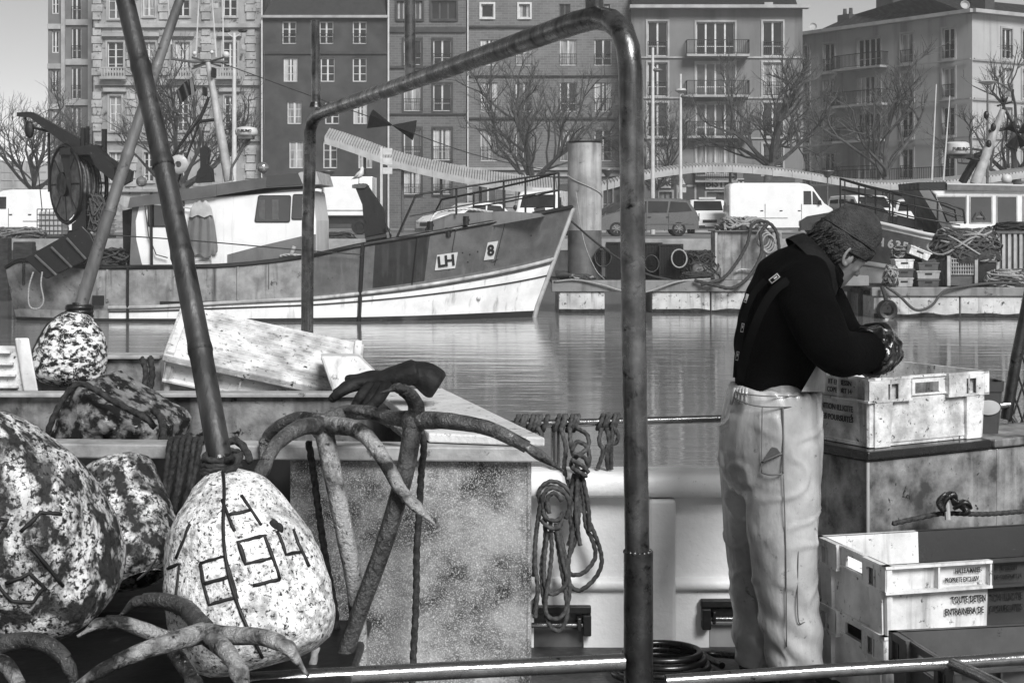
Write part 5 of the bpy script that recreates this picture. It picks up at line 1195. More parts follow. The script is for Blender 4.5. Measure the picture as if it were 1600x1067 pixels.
for x, y0, y1 in ((1320, 282, 341), (1352, 291, 348), (1390, 300, 356), (1418, 306, 362)): mb.tube([P(x, y0, YR+.4+.9*min(1, (x-1312)/120)), P(x, y1, YR+.3+.9*min(1, (x-1312)/120))], .024, 6)
mb.build('bow_rail', 'steel_black', rb, smooth=60)
mb = MB(); mb.prism([P(x, yy, YR-.6) for x, yy in ((1401, 352), (1404, 338), (1440, 345), (1446, 358))][::-1], (0, 1.2, 0)); mb.build('hatch', 'steel_black', rb)
mb = MB(); mb.tube([P(1524, 288, 45.2), P(1539, 246, 45.2), P(1553, 208, 45.2), P(1567, 172, 45.2)], [.17, .15, .12, .09], 12); mb.build('mast', 'trim_light', rb, smooth=60)
mb = MB(); mb.tube([P(1503, 286, 45.4), P(1527, 244, 45.3), P(1542, 240, 45.2)], .12, 8); mb.tube([P(1545, 206, 45.2), P(1592, 198, 45.2)], .05, 6)
for a, b in (((1566, 172), (1574, 152)), ((1558, 166), (1582, 160)), ((1568, 170), (1595, 215)), ((1542, 188), (1541, 176)), ((1575, 178), (1572, 222)), ((1582, 158), (1583, 140))): mb.tube([P(*a, 45.2), P(*b, 45.2)], .03, 5)
mb.build('mast_gear', 'steel_black', rb)
for x, y, r_ in ((1541, 180, .1), (1545, 225, .1), (1552, 199, .1), (1568, 155, .08), (1585, 200, .08)): mb = MB(); mb.ball(P(x, y, 45.1), r_, 8, (.8, .8, 1.2)); mb.build('mast_lamp', 'steel_black', rb, smooth=180)
mb = MB(); mb.lathe([(0, 0), (.30, 0), (.345, .04), (.355, .14), (.33, .33), (.26, .37), (0, .38)], 24, Matrix.Translation(P(1496, 242, 45))); dm = mb.build('radar_dome', 'frame_white', rb, smooth=50)
text_mb('FURUNO', .13, face_frame(P(1497, 234, 45)+V((0, -.362, 0)), (1, 0, 0), (0, 0, 1)), .004, bold=.006).build('lettering', 'print_black', dm, kind='stuff')
mb = MB(); mb.box2(P(1484, 247, 44.8), P(1514, 242, 45.3)); mb.tube([P(1510, 246, 45), P(1530, 250, 45.1)], .05, 6); mb.build('radar_bracket', 'steel_black', rb)
for x0, y0, x1, y1 in ((1456, 282, 1463, 132), (1474, 282, 1484, 150)): mb = MB(); mb.tube([P(x0, y0, 44.8), P(x1, y1, 44.8)], [.03, .014], 5); mb.build('whip_aerial', 'frame_white', rb)
t = thing('day_shape', 'black double cone signal at the right edge beside the boat mast', 'signal', P(1590, 208, 45))
for a, b in ((P(1588, 208, 45), P(1578, 195, 45)), (P(1588, 208, 45), P(1602, 226, 45)), (P(1590, 210, 45), P(1580, 232, 45)), (P(1590, 208, 45), P(1606, 200, 45))):
    dr = b-a; mb = MB(); mb.lathe([(0.01, 0), (.2, dr.length), (0, dr.length*.95)], 4, Matrix.Translation(a) @ dr.to_track_quat('Z', 'Y').to_matrix().to_4x4()); mb.build('cone', 'black', t)
mb = MB(); mb.lathe([(0, 0), (.12, .02), (.16, .12), (.12, .24), (0, .28)], 14, Matrix.Translation(P(1573, 287, 44.6))); mb.build('roof_light', 'frame_white', rb, smooth=180)
# crates and nets on the right pontoon
def small_crate(px0, px1, y0, y1, d_, label, m, slot='steel_black', rz=0):
    t = thing('fish_box', label, 'crate', (P((px0+px1)/2, 0, d_).x, d_, zpx(y1, d_)), 'small fish boxes stacked on the right pontoon')
    a, b = P(px0, y1, d_), P(px1, y0, d_); mb = MB(); mb.box((((a.x+b.x)/2), d_+.25, (a.z+b.z)/2), (b.x-a.x, .5, b.z-a.z-.005), taper=.92); mb.build('body', m, t, bevel=.008)
    mb = MB(); mb.box2((a.x-.015, d_-.012, b.z-.035), (b.x+.015, d_+.51, b.z-.006)); mb.build('rim', m, t)
    mb = MB(); mb.box2(((a.x+b.x)/2-.09, d_-.0, (a.z+b.z)/2+.0), ((a.x+b.x)/2+.09, d_+.03, (a.z+b.z)/2+.045)); mb.build('handle_slot', slot, t)
    if rz: t.rotation_euler = (0, rz, 0)
for i, (x0, x1, y0, y1, dd_, lb, m) in enumerate(((1399, 1427, 434, 449, 39.0, 'grey fish box at the bottom of the left stack', 'trim_light'), (1398, 1428, 420, 434, 39.0, 'dark fish box second up in the left stack', 'steel_mid'), (1399, 1428, 405, 420, 39.0, 'pale fish box topmost of the left stack', 'plastic_white'),
      (1434, 1468, 436, 449, 39.0, 'dark fish box at the bottom of the middle stack', 'steel_mid'), (1433, 1469, 423, 436, 39.0, 'pale fish box second up in the middle stack', 'trim_light'), (1435, 1467, 410, 423, 39.0, 'dark grey fish box topmost of the middle stack', 'steel_mid'))):
    small_crate(x0, x1, y0, y1, dd_, lb, m)
small_crate(1418, 1452, 388, 402, 38.9, 'pale fish box tilted on top of the rope heap', 'plastic_white', rz=R(22))
t = thing('net_bin', 'square grey net bin with a grille on the right pontoon', 'bin', (P(1502, 0, 38.9).x, 38.9, D2))
mb = MB(); mb.box2((P(1480, 0, 38.9).x, 38.95, D2), (P(1526, 0, 38.9).x, 39.9, zpx(402, 38.9))); mb.build('body', 'steel_mid', t, bevel=.01)
mb = MB()
for i in range(10): x = P(1486+i*3.8, 0, 38.9).x; mb.box2((x, 38.915, zpx(430, 38.9)), (x+.015, 38.945, zpx(405, 38.9)))
for i in range(5): z = zpx(405+i*6, 38.9); mb.box2((P(1486, 0, 38.9).x, 38.90, z), (P(1522, 0, 38.9).x, 38.912, z+.015))
mb.build('grille', 'tin_light', t, kind='stuff')
for x in (1482, 1525): mb = MB(); mb.box2((P(x-2.5, 0, 38.9).x, 38.86, D2), (P(x+2.5, 0, 38.9).x, 38.94, zpx(400, 38.9))); mb.build('corner_post', 'trim_light', t)
t = thing('net_bin', 'dark net bin beside the grille bin at the right', 'bin', (P(1543, 0, 38.9).x, 38.95, D2)); mb = MB(); mb.box2((P(1530, 0, 38.9).x, 38.97, D2), (P(1558, 0, 38.9).x, 39.9, zpx(408, 38.9))); mb.build('body', 'steel_black', t, bevel=.02)
mb = MB(); mb.box2((P(1529, 0, 38.9).x, 38.94, zpx(410, 38.9)), (P(1559, 0, 38.9).x, 39.9, zpx(407, 38.9))); mb.build('rim', 'steel_mid', t)
t = thing('ribbed_container', 'pale ribbed container at the right edge of the pontoon', 'container', (P(1590, 0, 39.6).x, 39.6, D2))
mb = MB(); mb.box2((P(1556, 0, 39.6).x, 39.66, D2), (P(1660, 0, 39.6).x, 41, zpx(363, 39.6))); mb.build('body', 'strake', t)
for i in range(9): mb = MB(); x = P(1557+i*9, 0, 39.6).x; mb.box2((x, 39.60, D2+.02), (x+.075, 39.655, zpx(365, 39.6))); mb.build('rib', 'trim_light', t)
mb = MB(); mb.box2((P(1554, 0, 39.6).x, 39.57, zpx(365, 39.6)), (P(1662, 0, 39.6).x, 41.02, zpx(361, 39.6))); mb.build('rim', 'steel_mid', t)
heap('rope_heap', 'tall tangled rope and net heap left of the fish boxes', 'net', (P(1416, 0, 39.6).x, 39.5, zpx(408, 39.2)), (.46, .4, .36), 'net', 'rope_mid', 41, 40, .02, 'rope_light')
heap('rope_heap', 'wide tangled rope heap on top of the net bins', 'net', (P(1510, 0, 39.3).x, 39.4, zpx(408, 39.1)), (1.0, .6, .82), 'net', 'rope_mid', 42, 60, .026, 'rope_light')
heap('net_heap', 'dark net mound above the ribbed container', 'net', (P(1600, 0, 40).x, 40.3, zpx(364, 40)), (.8, .6, .28), 'net', 'rope_dark', 43, 24, .02, None)
heap('rope_heap', 'low tangled rope heap at the right end of the pontoon', 'net', (P(1580, 0, 38.5).x, 38.45, D2), (.75, .35, .42), 'net', 'rope_light', 44, 34, .022, 'rope_mid')
heap('rope_heap', 'rope bundle hanging beside the left fish box stack', 'net', (P(1392, 0, 38.8).x, 38.8, D2), (.22, .3, .5), 'net', 'rope_light', 45, 20, .018, 'rope_mid')
# ---------------------------------------------------------------- our own boat: deck, bulwark, rails
DZ = .86
dk = MB(); dk.box2((-3.6, 1.2, DZ-.08), (3.8, 5.60, DZ)); dk.build('deck', 'deck', kind='structure')
hb = MB(); hb.box2((-3.7, 1.1, -.5), (3.9, 5.66, DZ-.085)); hb.build('hull', 'hull_dark', None, 'dark steel hull of the near boat below its white bulwark', 'boat')
DB = 5.55
t = thing('bulwark', 'rough white painted bulwark with a rounded cap behind the working man', 'bulwark', (.3, DB, DZ))
def zb(y, d=DB): return CAMZ+(HZ-y)/F*d
def cut(name, px0, px1, y0, y1, o0, o1, m='bulwark_white', bevel=.012, d=DB):
    mb = MB(); mb.box2((P(px0, 0, d).x, d+o0, zb(y1, d)), (P(px1, 0, d).x, d+o1, zb(y0, d))); return mb.build(name, m, t, bevel=bevel)
x0, x1 = P(560, 0, DB).x, P(1480, 0, DB).x
def fr(px): return P(px, 0, DB).x
# wall with the two freeing ports cut out
holes = [(fr(834), fr(912), zb(1022), zb(958)), (fr(1108), fr(1180), zb(1022), zb(950))]
fw = Facade((x0, DB), (x1, DB)); mb = MB(); fw.wall(mb, 0, fw.L, DZ, zb(772), [(a-x0, b-x0, c, d_) for a, b, c, d_ in holes], .06); mb.build('plating', 'bulwark_white', t)
mb = MB(); zc = zb(754); hh = .048; rows = []
n = 46
for i in range(n+1):
    x = lerp(x0, x1, i/n); row = []
    for k in range(14):
        a = 6.2832*k/14; ca, sa = math.cos(a), math.sin(a)
        row.append(V((x, DB+.02+.10*math.copysign(abs(ca)**.5, ca), zc+hh*math.copysign(abs(sa)**.5, sa)+.004*noise.noise(V((x*3, k, 0))))))
    rows.append(row)
mb.grid(rows, True); mb.build('cap', 'bulwark_white', t, smooth=60)
cut('stanchion', 1011, 1053, 775, 1022, -.07, -.001); cut('stanchion', 1220, 1262, 775, 1022, -.07, -.001); cut('stanchion', 760, 800, 775, 1022, -.07, -.001)
mb = MB()
for a, b in ((801, 1010), (1054, 1219), (1263, 1478)):
    mb = MB(); mb.tube([(fr(a), DB-.004, zb(912)), (fr(b), DB-.004, zb(912))], .024, 10); mb.build('stringer', 'bulwark_white', t, smooth=60)
for a, b, y0 in ((824, 923, 944), (1094, 1190, 934)):
    cut('port_hinge', a, b, y0, y0+12, -.03, -.002, 'steel_black', .004); cut('hinge_bracket', (b-13) if a < 1000 else a+1, b if a < 1000 else a+15, y0+12.5, y0+45, -.045, -.003, 'steel_black', .004)
    cut('hinge_bracket', (b-22) if a < 1000 else a+17, (b-15) if a < 1000 else a+22, y0+16, y0+36, -.05, -.003, 'steel_dark', .004)
    mb = MB(); mb.tube([(fr(a), DB-.03, zb(y0+29)), (fr(b-4), DB-.03, zb(y0+29))], .010, 8); mb.build('hinge_pin', 'steel_rail', t, smooth=60)
    cut('port_flap', a+10, b-12 if a < 1000 else b, y0+13, y0+34, .0, .03, 'steel_dark', .003)
cut('port_plate', 834.5, 911, 982, 1021, .008, .03, 'steel_mid', .003); cut('port_plate', 1109, 1178, 976, 1021, .008, .03, 'trim_light', .003)
# top rail on posts
t = thing('safety_rail', 'thin steel safety rail on short posts above the white bulwark', 'rail', (.3, DB, zb(735)))
mb = MB(); mb.tube([P(790, 663, DB), P(868, 661, DB), P(1000, 657.5, DB), P(1127, 654, DB), P(1300, 650, DB)], .0135, 10); mb.build('rail', 'steel_rail', t, smooth=60)
for px in (868, 1180): mb = MB(); mb.tube([P(px, 661, DB), P(px, 736, DB)], .017, 10); mb.build('post', 'steel_rail', t, smooth=60)
# ---------------------------------------------------------------- pipe frame (goalpost)
t = thing('pipe_frame', 'heavy bent steel pipe frame crossing the whole foreground', 'frame', P(1000, 1067, 3.8))
A0, B0 = P(990, 1300, 3.8), P(485, 730, 7.2)
path = [P(996, 880, 3.8), P(993, 700, 3.8), P(990, 500, 3.8), P(988, 300, 3.8), P(986, 160, 3.8)]
arc = [P(985, 110, 3.8), P(981, 75, 3.81), P(972, 48, 3.83), P(955, 33, 3.87), P(932, 28, 3.93)]
bar = [P(900, 36, 4.0), P(640, 129, 5.64), P(530, 167, 6.72), P(510, 174, 6.95)]
arc2 = [P(497, 180, 7.1), P(488, 190, 7.18), P(484.5, 205, 7.2)]
leg = [P(484, 260, 7.2), P(481, 350, 7.2), P(480, 515, 7.2), P(480, 800, 7.2)]
mb = MB(); mb.tube(path+arc+bar, .0305, 20); mb.tube(bar[-1:]+arc2+leg, .029, 18); mb.build('bent_pipe', 'steel_tube', t, smooth=60)
for a, b, r_, d_ in (((492.5, 32), (494, 166), .0205, 7.1), ((640, -40), (641, 124), .0205, 5.62), ((927, -60), (929, 20), .024, 3.95)): mb = MB(); mb.tube([P(*a, d_), P(*b, d_)], r_, 14); mb.build('upright', 'steel_tube', t, smooth=60)
mb = MB(); mb.tube([P(641, 122, 5.62), P(641, 127, 5.62)], [.024, .03], 12); mb.build('weld', 'steel_dark', t, smooth=60); mb = MB(); mb.tube([P(493, 160, 7.1), P(493, 168, 7.1)], [.024, .03], 12); mb.build('weld', 'steel_dark', t, smooth=60)
mb = MB(); mb.lathe([(.031, 0), (.0365, 0), (.0365, -1.0), (.031, -1.0)][::-1], 22, Matrix.Translation(P(997.5, 861, 3.8))); mb.build('socket', 'steel_dark', t, smooth=60)
mb = MB(); 
for k in range(16): a = k*6.283/16; mb.ball(P(997.5, 862, 3.8)+V((.031*math.cos(a), .031*math.sin(a), .0005*(k % 3))), .0045+.0015*(k % 3), 5)
mb.build('weld', 'steel_tube', t, smooth=180, kind='stuff')
mb = MB(); mb.tube([P(380, 1064, 3.62), P(410, 1062, 3.64), P(700, 1047, 3.72), P(975, 1034, 3.79)], .0215, 16); mb.build('cross_rail', 'steel_rail', t, smooth=60)
t = thing('lower_rail', 'polished low steel rail running to the right in front of the crates', 'rail', P(1340, 1067, 3.75))
mb = MB(); mb.tube([P(1040, 1064, 3.70), P(1280, 1048, 3.74), P(1480, 1036, 3.8), P(1640, 1025, 3.86)], .0165, 14); mb.build('rail', 'steel_rail', t, smooth=60)
mb = MB(); mb.tube([P(1489, 1037, 3.79), P(1530, 1055, 3.62), P(1570, 1075, 3.5)], .0150, 14); mb.build('brace', 'steel_rail', t, smooth=60)
# hoses on the deck
t = thing('deck_hose', 'black rubber hose coiled on the deck at the foot of the bulwark', 'hose', P(1050, 1060, 5.1)); mb = MB()
cc = P(1035, 0, 5.15); 
for k in range(4):
    r_ = .145-.012*k; z = DZ+.03+.022*k
    mb.tube([V((cc.x+r_*1.15*math.cos(a), 5.15+r_*math.sin(a), z)) for a in [j*.21 for j in range(31)]], .011, 8)
mb.tube(cr([V((cc.x+.2, 5.15, DZ+.05)), P(1100, 1022, 5.3), P(1150, 1024, 5.3), P(1230, 1034, 5.2)], 6), .012, 8); mb.build('coils', 'hose', t, smooth=60)

# ---------------------------------------------------------------- crates
def crate(name, label, M, L, W_, H, m='plastic_white', m2=None, split=None, group=None, slots=True, texts=()):
    """local frame: origin at bottom centre, x along the long side; matrix M places it"""
    t = thing(name, label, 'crate', M.to_translation(), group); WM[t.name] = Matrix.Identity(4); t.matrix_world = M
    l, w_, th = L/2, W_/2, .008; rh = .078 if H > .24 or True else .078; segs = [(-l, l, m)] if not m2 else [(-l, split, m), (split, l, m2)]
    zr0 = H-rh; inset = .022
    for (a, b, mm) in segs:
        mb = MB(); e = inset
        a2 = a+e if a == -l else a; b2 = b-e if b == l else b
        mb.box2((a2, -w_+e, 0), (b2, w_-e, .012))
        for s in (-1, 1):
            # long walls, tapered: lower panel
            y = s*(w_-e)
            mb.hexa([(a2+.012*(a == -l), y-s*.012-th/2, .012), (b2-.012*(b == l), y-s*.012-th/2, .012), (b2-.012*(b == l), y-s*.012+th/2, .012), (a2+.012*(a == -l), y-s*.012+th/2, .012),
                     (a2, y-th/2, H), (b2, y-th/2, H), (b2, y+th/2, H), (a2, y+th/2, H)])
        mb.build('body' if mm == m else 'dark_half', mm, t)
        # rim band
        for s in (-1, 1):
            mb = MB(); y = s*w_
            for z in (H-.004, zr0): mb.box2((a, y-s*.0-.004*(s < 0)-.0, z-.004), (b, y-s*(inset+.004), z+.004))
            n = max(2, int((b-a)/.13))
            for i in range(n+1):
                x = lerp(a, b, i/n); x = min(max(x, a+.003), b-.003); mb.box2((x-.003, y, zr0), (x+.003, y-s*inset, H-.008))
            mb.build('rim' , mm, t)
    for s, mm in ((-1, m), (1, m2 or m)):
        x = s*(l-inset); hw = .055; mb = MB()
        # end wall with handle opening, recessed panel between two corner columns
        z0, z1 = H-.062, H-.026
        for (ya, yb, za, zb_) in ((-w_+inset, -hw, .012, H), (hw, w_-inset, .012, H), (-hw, hw, .012, z0), (-hw, hw, z1, H)):
            mb.box2((x-th/2-s*.0, ya, za), (x+th/2-s*.0, yb, zb_))
        for yy in (-w_+inset+.045, w_-inset-.045):
            mb.hexa([(x, yy-.035, .0), (x+s*.014, yy-.035, .0), (x+s*.014, yy+.035, .0), (x, yy+.035, .0), (x, yy-.04, zr0), (x+s*.02, yy-.04, zr0), (x+s*.02, yy+.04, zr0), (x, yy+.04, zr0)])
        mb.build('end_wall', mm, t)
        mb = MB(); xo = s*l
        for (ya, yb) in ((-w_, -.085), (.085, w_)):
            for z in (H-.004, zr0): mb.box2((x, ya, z-.004), (xo, yb, z+.004))
            for yy in (ya+.003, (ya+yb)/2, yb-.003): mb.box2((x, yy-.003, zr0), (xo-s*.001, yy+.003, H-.008))
            q = .07 if ya < 0 else -.0
            mb.box2((xo-s*.009, ya+.03, H-.05), (xo-s*.012, yb-.03, H-.028)) if False else None
            yc = (ya+yb)/2; mb.box2((xo-s*.004, ya, zr0+.004), (xo-s*.001, yc-.012, H-.008)); mb.box2((xo-s*.004, yc+.035, zr0+.004), (xo-s*.001, yb, H-.008)); mb.box2((xo-s*.004, yc-.012, H-.022), (xo-s*.001, yc+.035, H-.008))
        mb.box2((x, -.085, H-.008), (xo-s*.012, .085, H-.001)); mb.box2((x, -.085, zr0+.01), (xo-s*.012, .085, zr0+.016))
        mb.build('end_rim', mm, t)
    for s in (-1, 1):
        for sx in (-1, 1):
            mb = MB(); mb.tube([(sx*(l-inset-.004), s*(w_-inset-.004), 0.002), (sx*(l-inset+.004), s*(w_-inset+.004), H-.01)], .013, 8); mb.build('corner', (m if sx < 0 else (m2 or m)), t)
    WM[t.name] = M
    for (txt, xx, zz, size, face, mm) in texts:
        y = -w_+inset-.006 if zz < zr0 else -w_+inset-.0065
        fm = face_frame(M @ V((xx, y-.004+(.012*(1-zz/H) if zz < zr0 else 0), zz)), M.to_3x3() @ V((1, 0, 0)), M.to_3x3() @ V((0, 0, 1)))
        text_mb(txt, size, fm, .0008, align='LEFT', sx=(.56 if size < .028 else .62), bold=.0002).build('lettering', mm, t, kind='stuff')
    return t
def place(x, y, z, rz): return Matrix.Translation((x, y, z)) @ Matrix.Rotation(rz, 4, 'Z')
TX = [('HALLE A MAREE-', -.165, .199, .021, 0, 'print_black'), ('PORT EN BESSIN', -.045, .199, .021, 0, 'print_black'), ('PROPRIETE EXCLUSIV', -.20, .173, .021, 0, 'print_black'), ('E DE COPEPORT 14', -.045, .173, .021, 0, 'print_black'),
      ('TOUTE DETEN', -.175, .112, .028, 0, 'print_black'), ('TION ILLICITE', -.045, .112, .028, 0, 'print_black'), ('ENTRAINERA DE', -.195, .077, .028, 0, 'print_black'), ('S POURSUITES', -.045, .077, .028, 0, 'print_black')]
# the stack at the lower right; front-left corner of the rim near (1380, 882)
CH = .228; ang = R(14)
u = V((math.cos(ang), math.sin(ang), 0)); v = V((-math.sin(ang), math.cos(ang), 0))
FL = P(1381, 0, 4.48); L_, W_ = .80, .46
def stackpos(k, dx=0, dy=0, da=0): c = FL+u*(L_/2+dx)+v*(W_/2+dy); return place(c.x, c.y, DZ+.098+k*.206, ang+da)
crate('fish_crate', 'white fish crate at the bottom of the stack beside the fisherman, mostly hidden', stackpos(0), L_, W_, CH, group='fish crates on the near boat')
crate('fish_crate', 'half white half dark lettered fish crate on top of the lower right stack', stackpos(1, -.0, 0, R(.6)), L_, W_, CH, m2='plastic_dark', split=-.05, group='fish crates on the near boat', texts=TX)
mb = MB(); cb_ = stackpos(0).to_translation(); mb.box2((cb_.x-.33, cb_.y-.2, DZ), (cb_.x+.33, cb_.y+.2, DZ+.096)); mb.build('pallet', 'wood_dark', None, 'low dark pallet under the stacked white crates', 'pallet')
# grey crate in front right
FL2 = P(1398, 0, 4.30); L2, W2 = .80, .40; a2 = R(10); u2 = V((math.cos(a2), math.sin(a2), 0)); v2 = V((-math.sin(a2), math.cos(a2), 0)); c = FL2+u2*(L2/2-.01)+v2*(-W2/2+.02)
crate('fish_crate', 'dark grey fish crate in front of the lettered crate at the lower right corner', place(c.x, c.y, DZ+.14, a2), L2, W2, .25, m='plastic_grey', group='fish crates on the near boat')
mb = MB(); mb.box2((c.x-.3, c.y-.15, DZ), (c.x+.35, c.y+.15, DZ+.138)); mb.build('wooden_block', 'wood_dark', None, 'dark wooden block under the grey crate at the lower right', 'block')
# steel tank with the upper crate
t = thing('steel_tank', 'spotted steel tank with a dark slab top under the upper fish crate', 'tank', P(1358, 1000, 4.95)); ta = R(30)
K = P(1356, 715, 5.06); K.z = 0; ua = V((math.cos(ta), math.sin(ta), 0)); va = V((-math.sin(ta), math.cos(ta), 0)); ZT = zb(722, 5.06)
def tq(a, b, z): return K+ua*a+va*b+V((0, 0, z))
def slab(name, a0, a1, b0, b1, z0, z1, m, bevel=.006, par_=None):
    mb = MB(); mb.hexa([tq(a0, b0, z0), tq(a1, b0, z0), tq(a1, b1, z0), tq(a0, b1, z0), tq(a0, b0, z1), tq(a1, b0, z1), tq(a1, b1, z1), tq(a0, b1, z1)]); return mb.build(name, m, par_ or t, bevel=bevel)
slab('side_plates', 0, .60, 0, .66, DZ, ZT, 'tank_steel', .004); slab('front_plates', .6005, 1.5, 0, .24, DZ, ZT, 'tank_steel', .004)
mb = MB(); mb.tube([tq(-.002, -.002, DZ+.05), tq(-.002, -.002, ZT)], .006, 8); mb.build('corner_weld', 'trim_light', t)
slab('top_slab', -.012, .56, -.015, .67, ZT+.006, ZT+.036, 'dark_slab', .006); slab('top_slab', .575, 1.5, -.015, .26, ZT+.006, ZT+.036, 'aluminium', .006)
slab('gasket', -.0, 1.49, -.0, .23, ZT+.0005, ZT+.0055, 'black', 0)
ZS = ZT+.038
C0 = K+ua*.03+va*.025; WU, LU = .56, .62
cc = C0+ua*(WU/2)+va*(LU/2)
TU = [('ILLICITE', -.385, .118, .030, 0, 'print_black'), ('DES POURSUITES', -.385, .082, .030, 0, 'print_black'), ('RT EN BESSIN', -.385, .222, .026, 0, 'print_black'), ('COPEPORT 14', -.385, .190, .026, 0, 'print_black')]
crate('fish_crate', 'stained white fish crate on the steel tank that the fisherman reaches into', place(cc.x, cc.y, ZS, ta-R(90)), LU, WU, .232, m='plastic_dirty', group='fish crates on the near boat', texts=())
# lettering on its shaded long side facing the man
for txt, s_, z_ in (('RT EN BESSIN', .024, .205), ('COPEPORT 14', .024, .178), ('TENTION ILLICITE', .028, .118), ('RA DES POURSUITES', .028, .082)):
    p0 = cc-ua*(WU/2-.022+.009-(.012*(1-z_/.245) if z_ < .16 else .0))+V((0, 0, ZS+z_)); p0 = p0-va*(LU/2-.10)
    o = text_mb(txt, s_, face_frame(p0, -va, (0, 0, 1)), .0008, align='RIGHT', sx=.8, bold=.0003); cb = bpy.data.objects['fish_crate.003']; o.build('lettering', 'print_black', cb, kind='stuff')
# planter-like tub
t = thing('plant_tub', 'dark plastic tub with an oval label behind the upper crate', 'tub', P(1535, 678, 5.6)); o = P(1537, 678, 5.52); s = 5.52/F
mb = MB()
def sq(z, h, r=.35): return [V((o.x+h*math.copysign(abs(math.cos(a))**r, math.cos(a)), o.y+h*math.copysign(abs(math.sin(a))**r, math.sin(a)), z)) for a in [k*6.2832/32 for k in range(32)]]
zt = zb(594, 5.52); z0 = ZS-.002
mb.grid([sq(z0, 19*s), sq(zt-.035, 24*s), sq(zt-.035, 26*s), sq(zt, 27*s), sq(zt, 24.5*s), sq(zt-.03, 22.5*s), sq(z0+.02, 17.5*s)], True); b = len(mb.v); mb.v += sq(z0+.0, 19*s); mb.f.append(tuple(range(b, b+32))); mb.m.append(0); mb.build('shell', 'plastic_dark', t, smooth=35)
mb = MB(); mb.lathe([(0, .003), (.042, .0025), (.043, 0)], 20, Matrix.Translation((o.x-.0, o.y-22.3*s-.003, zb(637, 5.46))) @ Matrix.Rotation(R(90), 4, 'X') @ Matrix.Diagonal((1, .62, 1, 1))); mb.build('oval_label', 'tin_light', t)
# black cloth tied round a pipe with a rope, in front of the tank
t = thing('tied_cloth', 'knotted black rubber strip on a short pipe in front of the steel tank', 'cloth', P(1482, 805, 4.95)); d_ = 5.10
mb = MB()
rd = random.Random(5)
for pts in (((1472, 800), (1476, 780), (1488, 772), (1492, 790)), ((1486, 778), (1500, 788), (1512, 800), (1500, 803)), ((1490, 795), (1505, 785), (1516, 794)), ((1476, 800), (1470, 785), (1480, 770))):
    q = cr([P(x, y, d_-.05+.03*rd.random()) for x, y in pts], 4); mb.tube(q, [.012+.012*math.sin(math.pi*i/(len(q)-1)) for i in range(len(q))], 8, flat=.5)
mb.build('strips', 'rubber', t, smooth=180)
mb = MB(); mb.tube([P(1479, 784, d_-.02), P(1481, 812, d_-.03)], .010, 8); mb.build('pipe', 'trim_light', t)
mb = MB(); mb.rope([P(1395, 818, 5.02), P(1440, 808, 5.06), P(1476, 802, 5.09), P(1540, 803, 5.16), P(1620, 797, 5.26)], .009); mb.build('dark_rope', 'rope_dark', None, 'thin dark rope stretched in front of the steel tank', 'rope', smooth=180)
# net frame at the right edge
t = thing('net_post', 'slanting steel post with netting at the right edge', 'post', P(1580, 660, 5.9))
mb = MB(); mb.tube([P(1612, 440, 5.9), P(1588, 560, 5.9), P(1572, 655, 5.9)], .022, 12); mb.build('post', 'steel_dark', t, smooth=60)
mb = MB(); mb.tube([P(1550, 634, 5.88), P(1578, 632, 5.88)], .013, 8); mb.tube([P(1578, 668, 5.9), P(1576, 640, 5.9), P(1590, 668, 5.9)], .013, 8); mb.build('bracket', 'steel_rail', t, smooth=60)
mb = MB()
for i in range(8):
    for j in range(4):
        x = 1572+j*17+(i % 2)*8; y = 480+i*25; y2 = y+25; xx = lambda x, y: max(x, 1612-(y-440)*.19)
        mb.tube([P(xx(x, y), y, 5.95), P(xx(x+8, y2), y2, 5.95)], .004, 4); mb.tube([P(xx(x, y), y, 5.95), P(xx(x-8, y2), y2, 5.95)], .004, 4)
mb.build('netting', 'rope_dark', t, kind='stuff')
mb = MB(); mb.box2((P(1540, 0, 5.9).x, 5.8, DZ), (P(1700, 0, 5.9).x, 6.05, zb(668, 5.9))); mb.build('stern_ledge', 'aluminium', None, 'flat steel ledge carrying the net post at the right edge', 'ledge', bevel=.01)

# ---------------------------------------------------------------- the big tub on the left
t = thing('steel_hopper', 'large speckled galvanised hopper with a pale top flange behind the floats', 'hopper', (-.7, 4.25, DZ))
zt = zb(697, 4.22)
A, B, C, D_ = V((-1.62, 4.30, 0)), V((.078, 4.20, 0)), V((-.24, 5.42, 0)), V((-1.95, 5.5, 0))
def wallq(p, q, z0, z1, th, name, m, bevel=.004):
    p, q = V(p), V(q); n_2 = (q-p).normalized().cross(V((0, 0, 1)))*-th; mb = MB(); mb.hexa([p+V((0, 0, z0)), q+V((0, 0, z0)), q+n_2+V((0, 0, z0)), p+n_2+V((0, 0, z0)), p+V((0, 0, z1)), q+V((0, 0, z1)), q+n_2+V((0, 0, z1)), p+n_2+V((0, 0, z1))]); return mb.build(name, m, t, bevel=bevel)
b0 = B+V((-.025, .02, 0)); a0 = A+V((0, .02, 0))
h0 = a0.lerp(b0, (P(452, 0, 4.25).x-a0.x)/(b0.x-a0.x)); wallq(h0, b0, DZ, zt-.042, .012, 'front_plate', 'galvanised'); wallq(a0+V((0, .3, 0)), h0+V((0, .3, 0)), DZ, zt-.042, .012, 'shade_recess_plate', 'black'); wallq(h0+V((.013, .302, 0)), h0+V((.013, .013, 0)), DZ, zt-.042, .012, 'shade_recess_side', 'black')  # left part set back and coloured black to paint in its deep shade
wallq(b0+V((0, .0, 0)), C+V((-.02, -.02, 0)), DZ, zt-.042, .012, 'side_plate', 'galvanised')
mb = MB(); mb.prism([A+V((0, -.012, zt-.04)), B+V((0, -.012, zt-.04)), B+V((-.045, .09, zt-.04)), A+V((0, .09, zt-.04))], (0, 0, .04)); mb.build('front_flange', 'flange', t, bevel=.005)
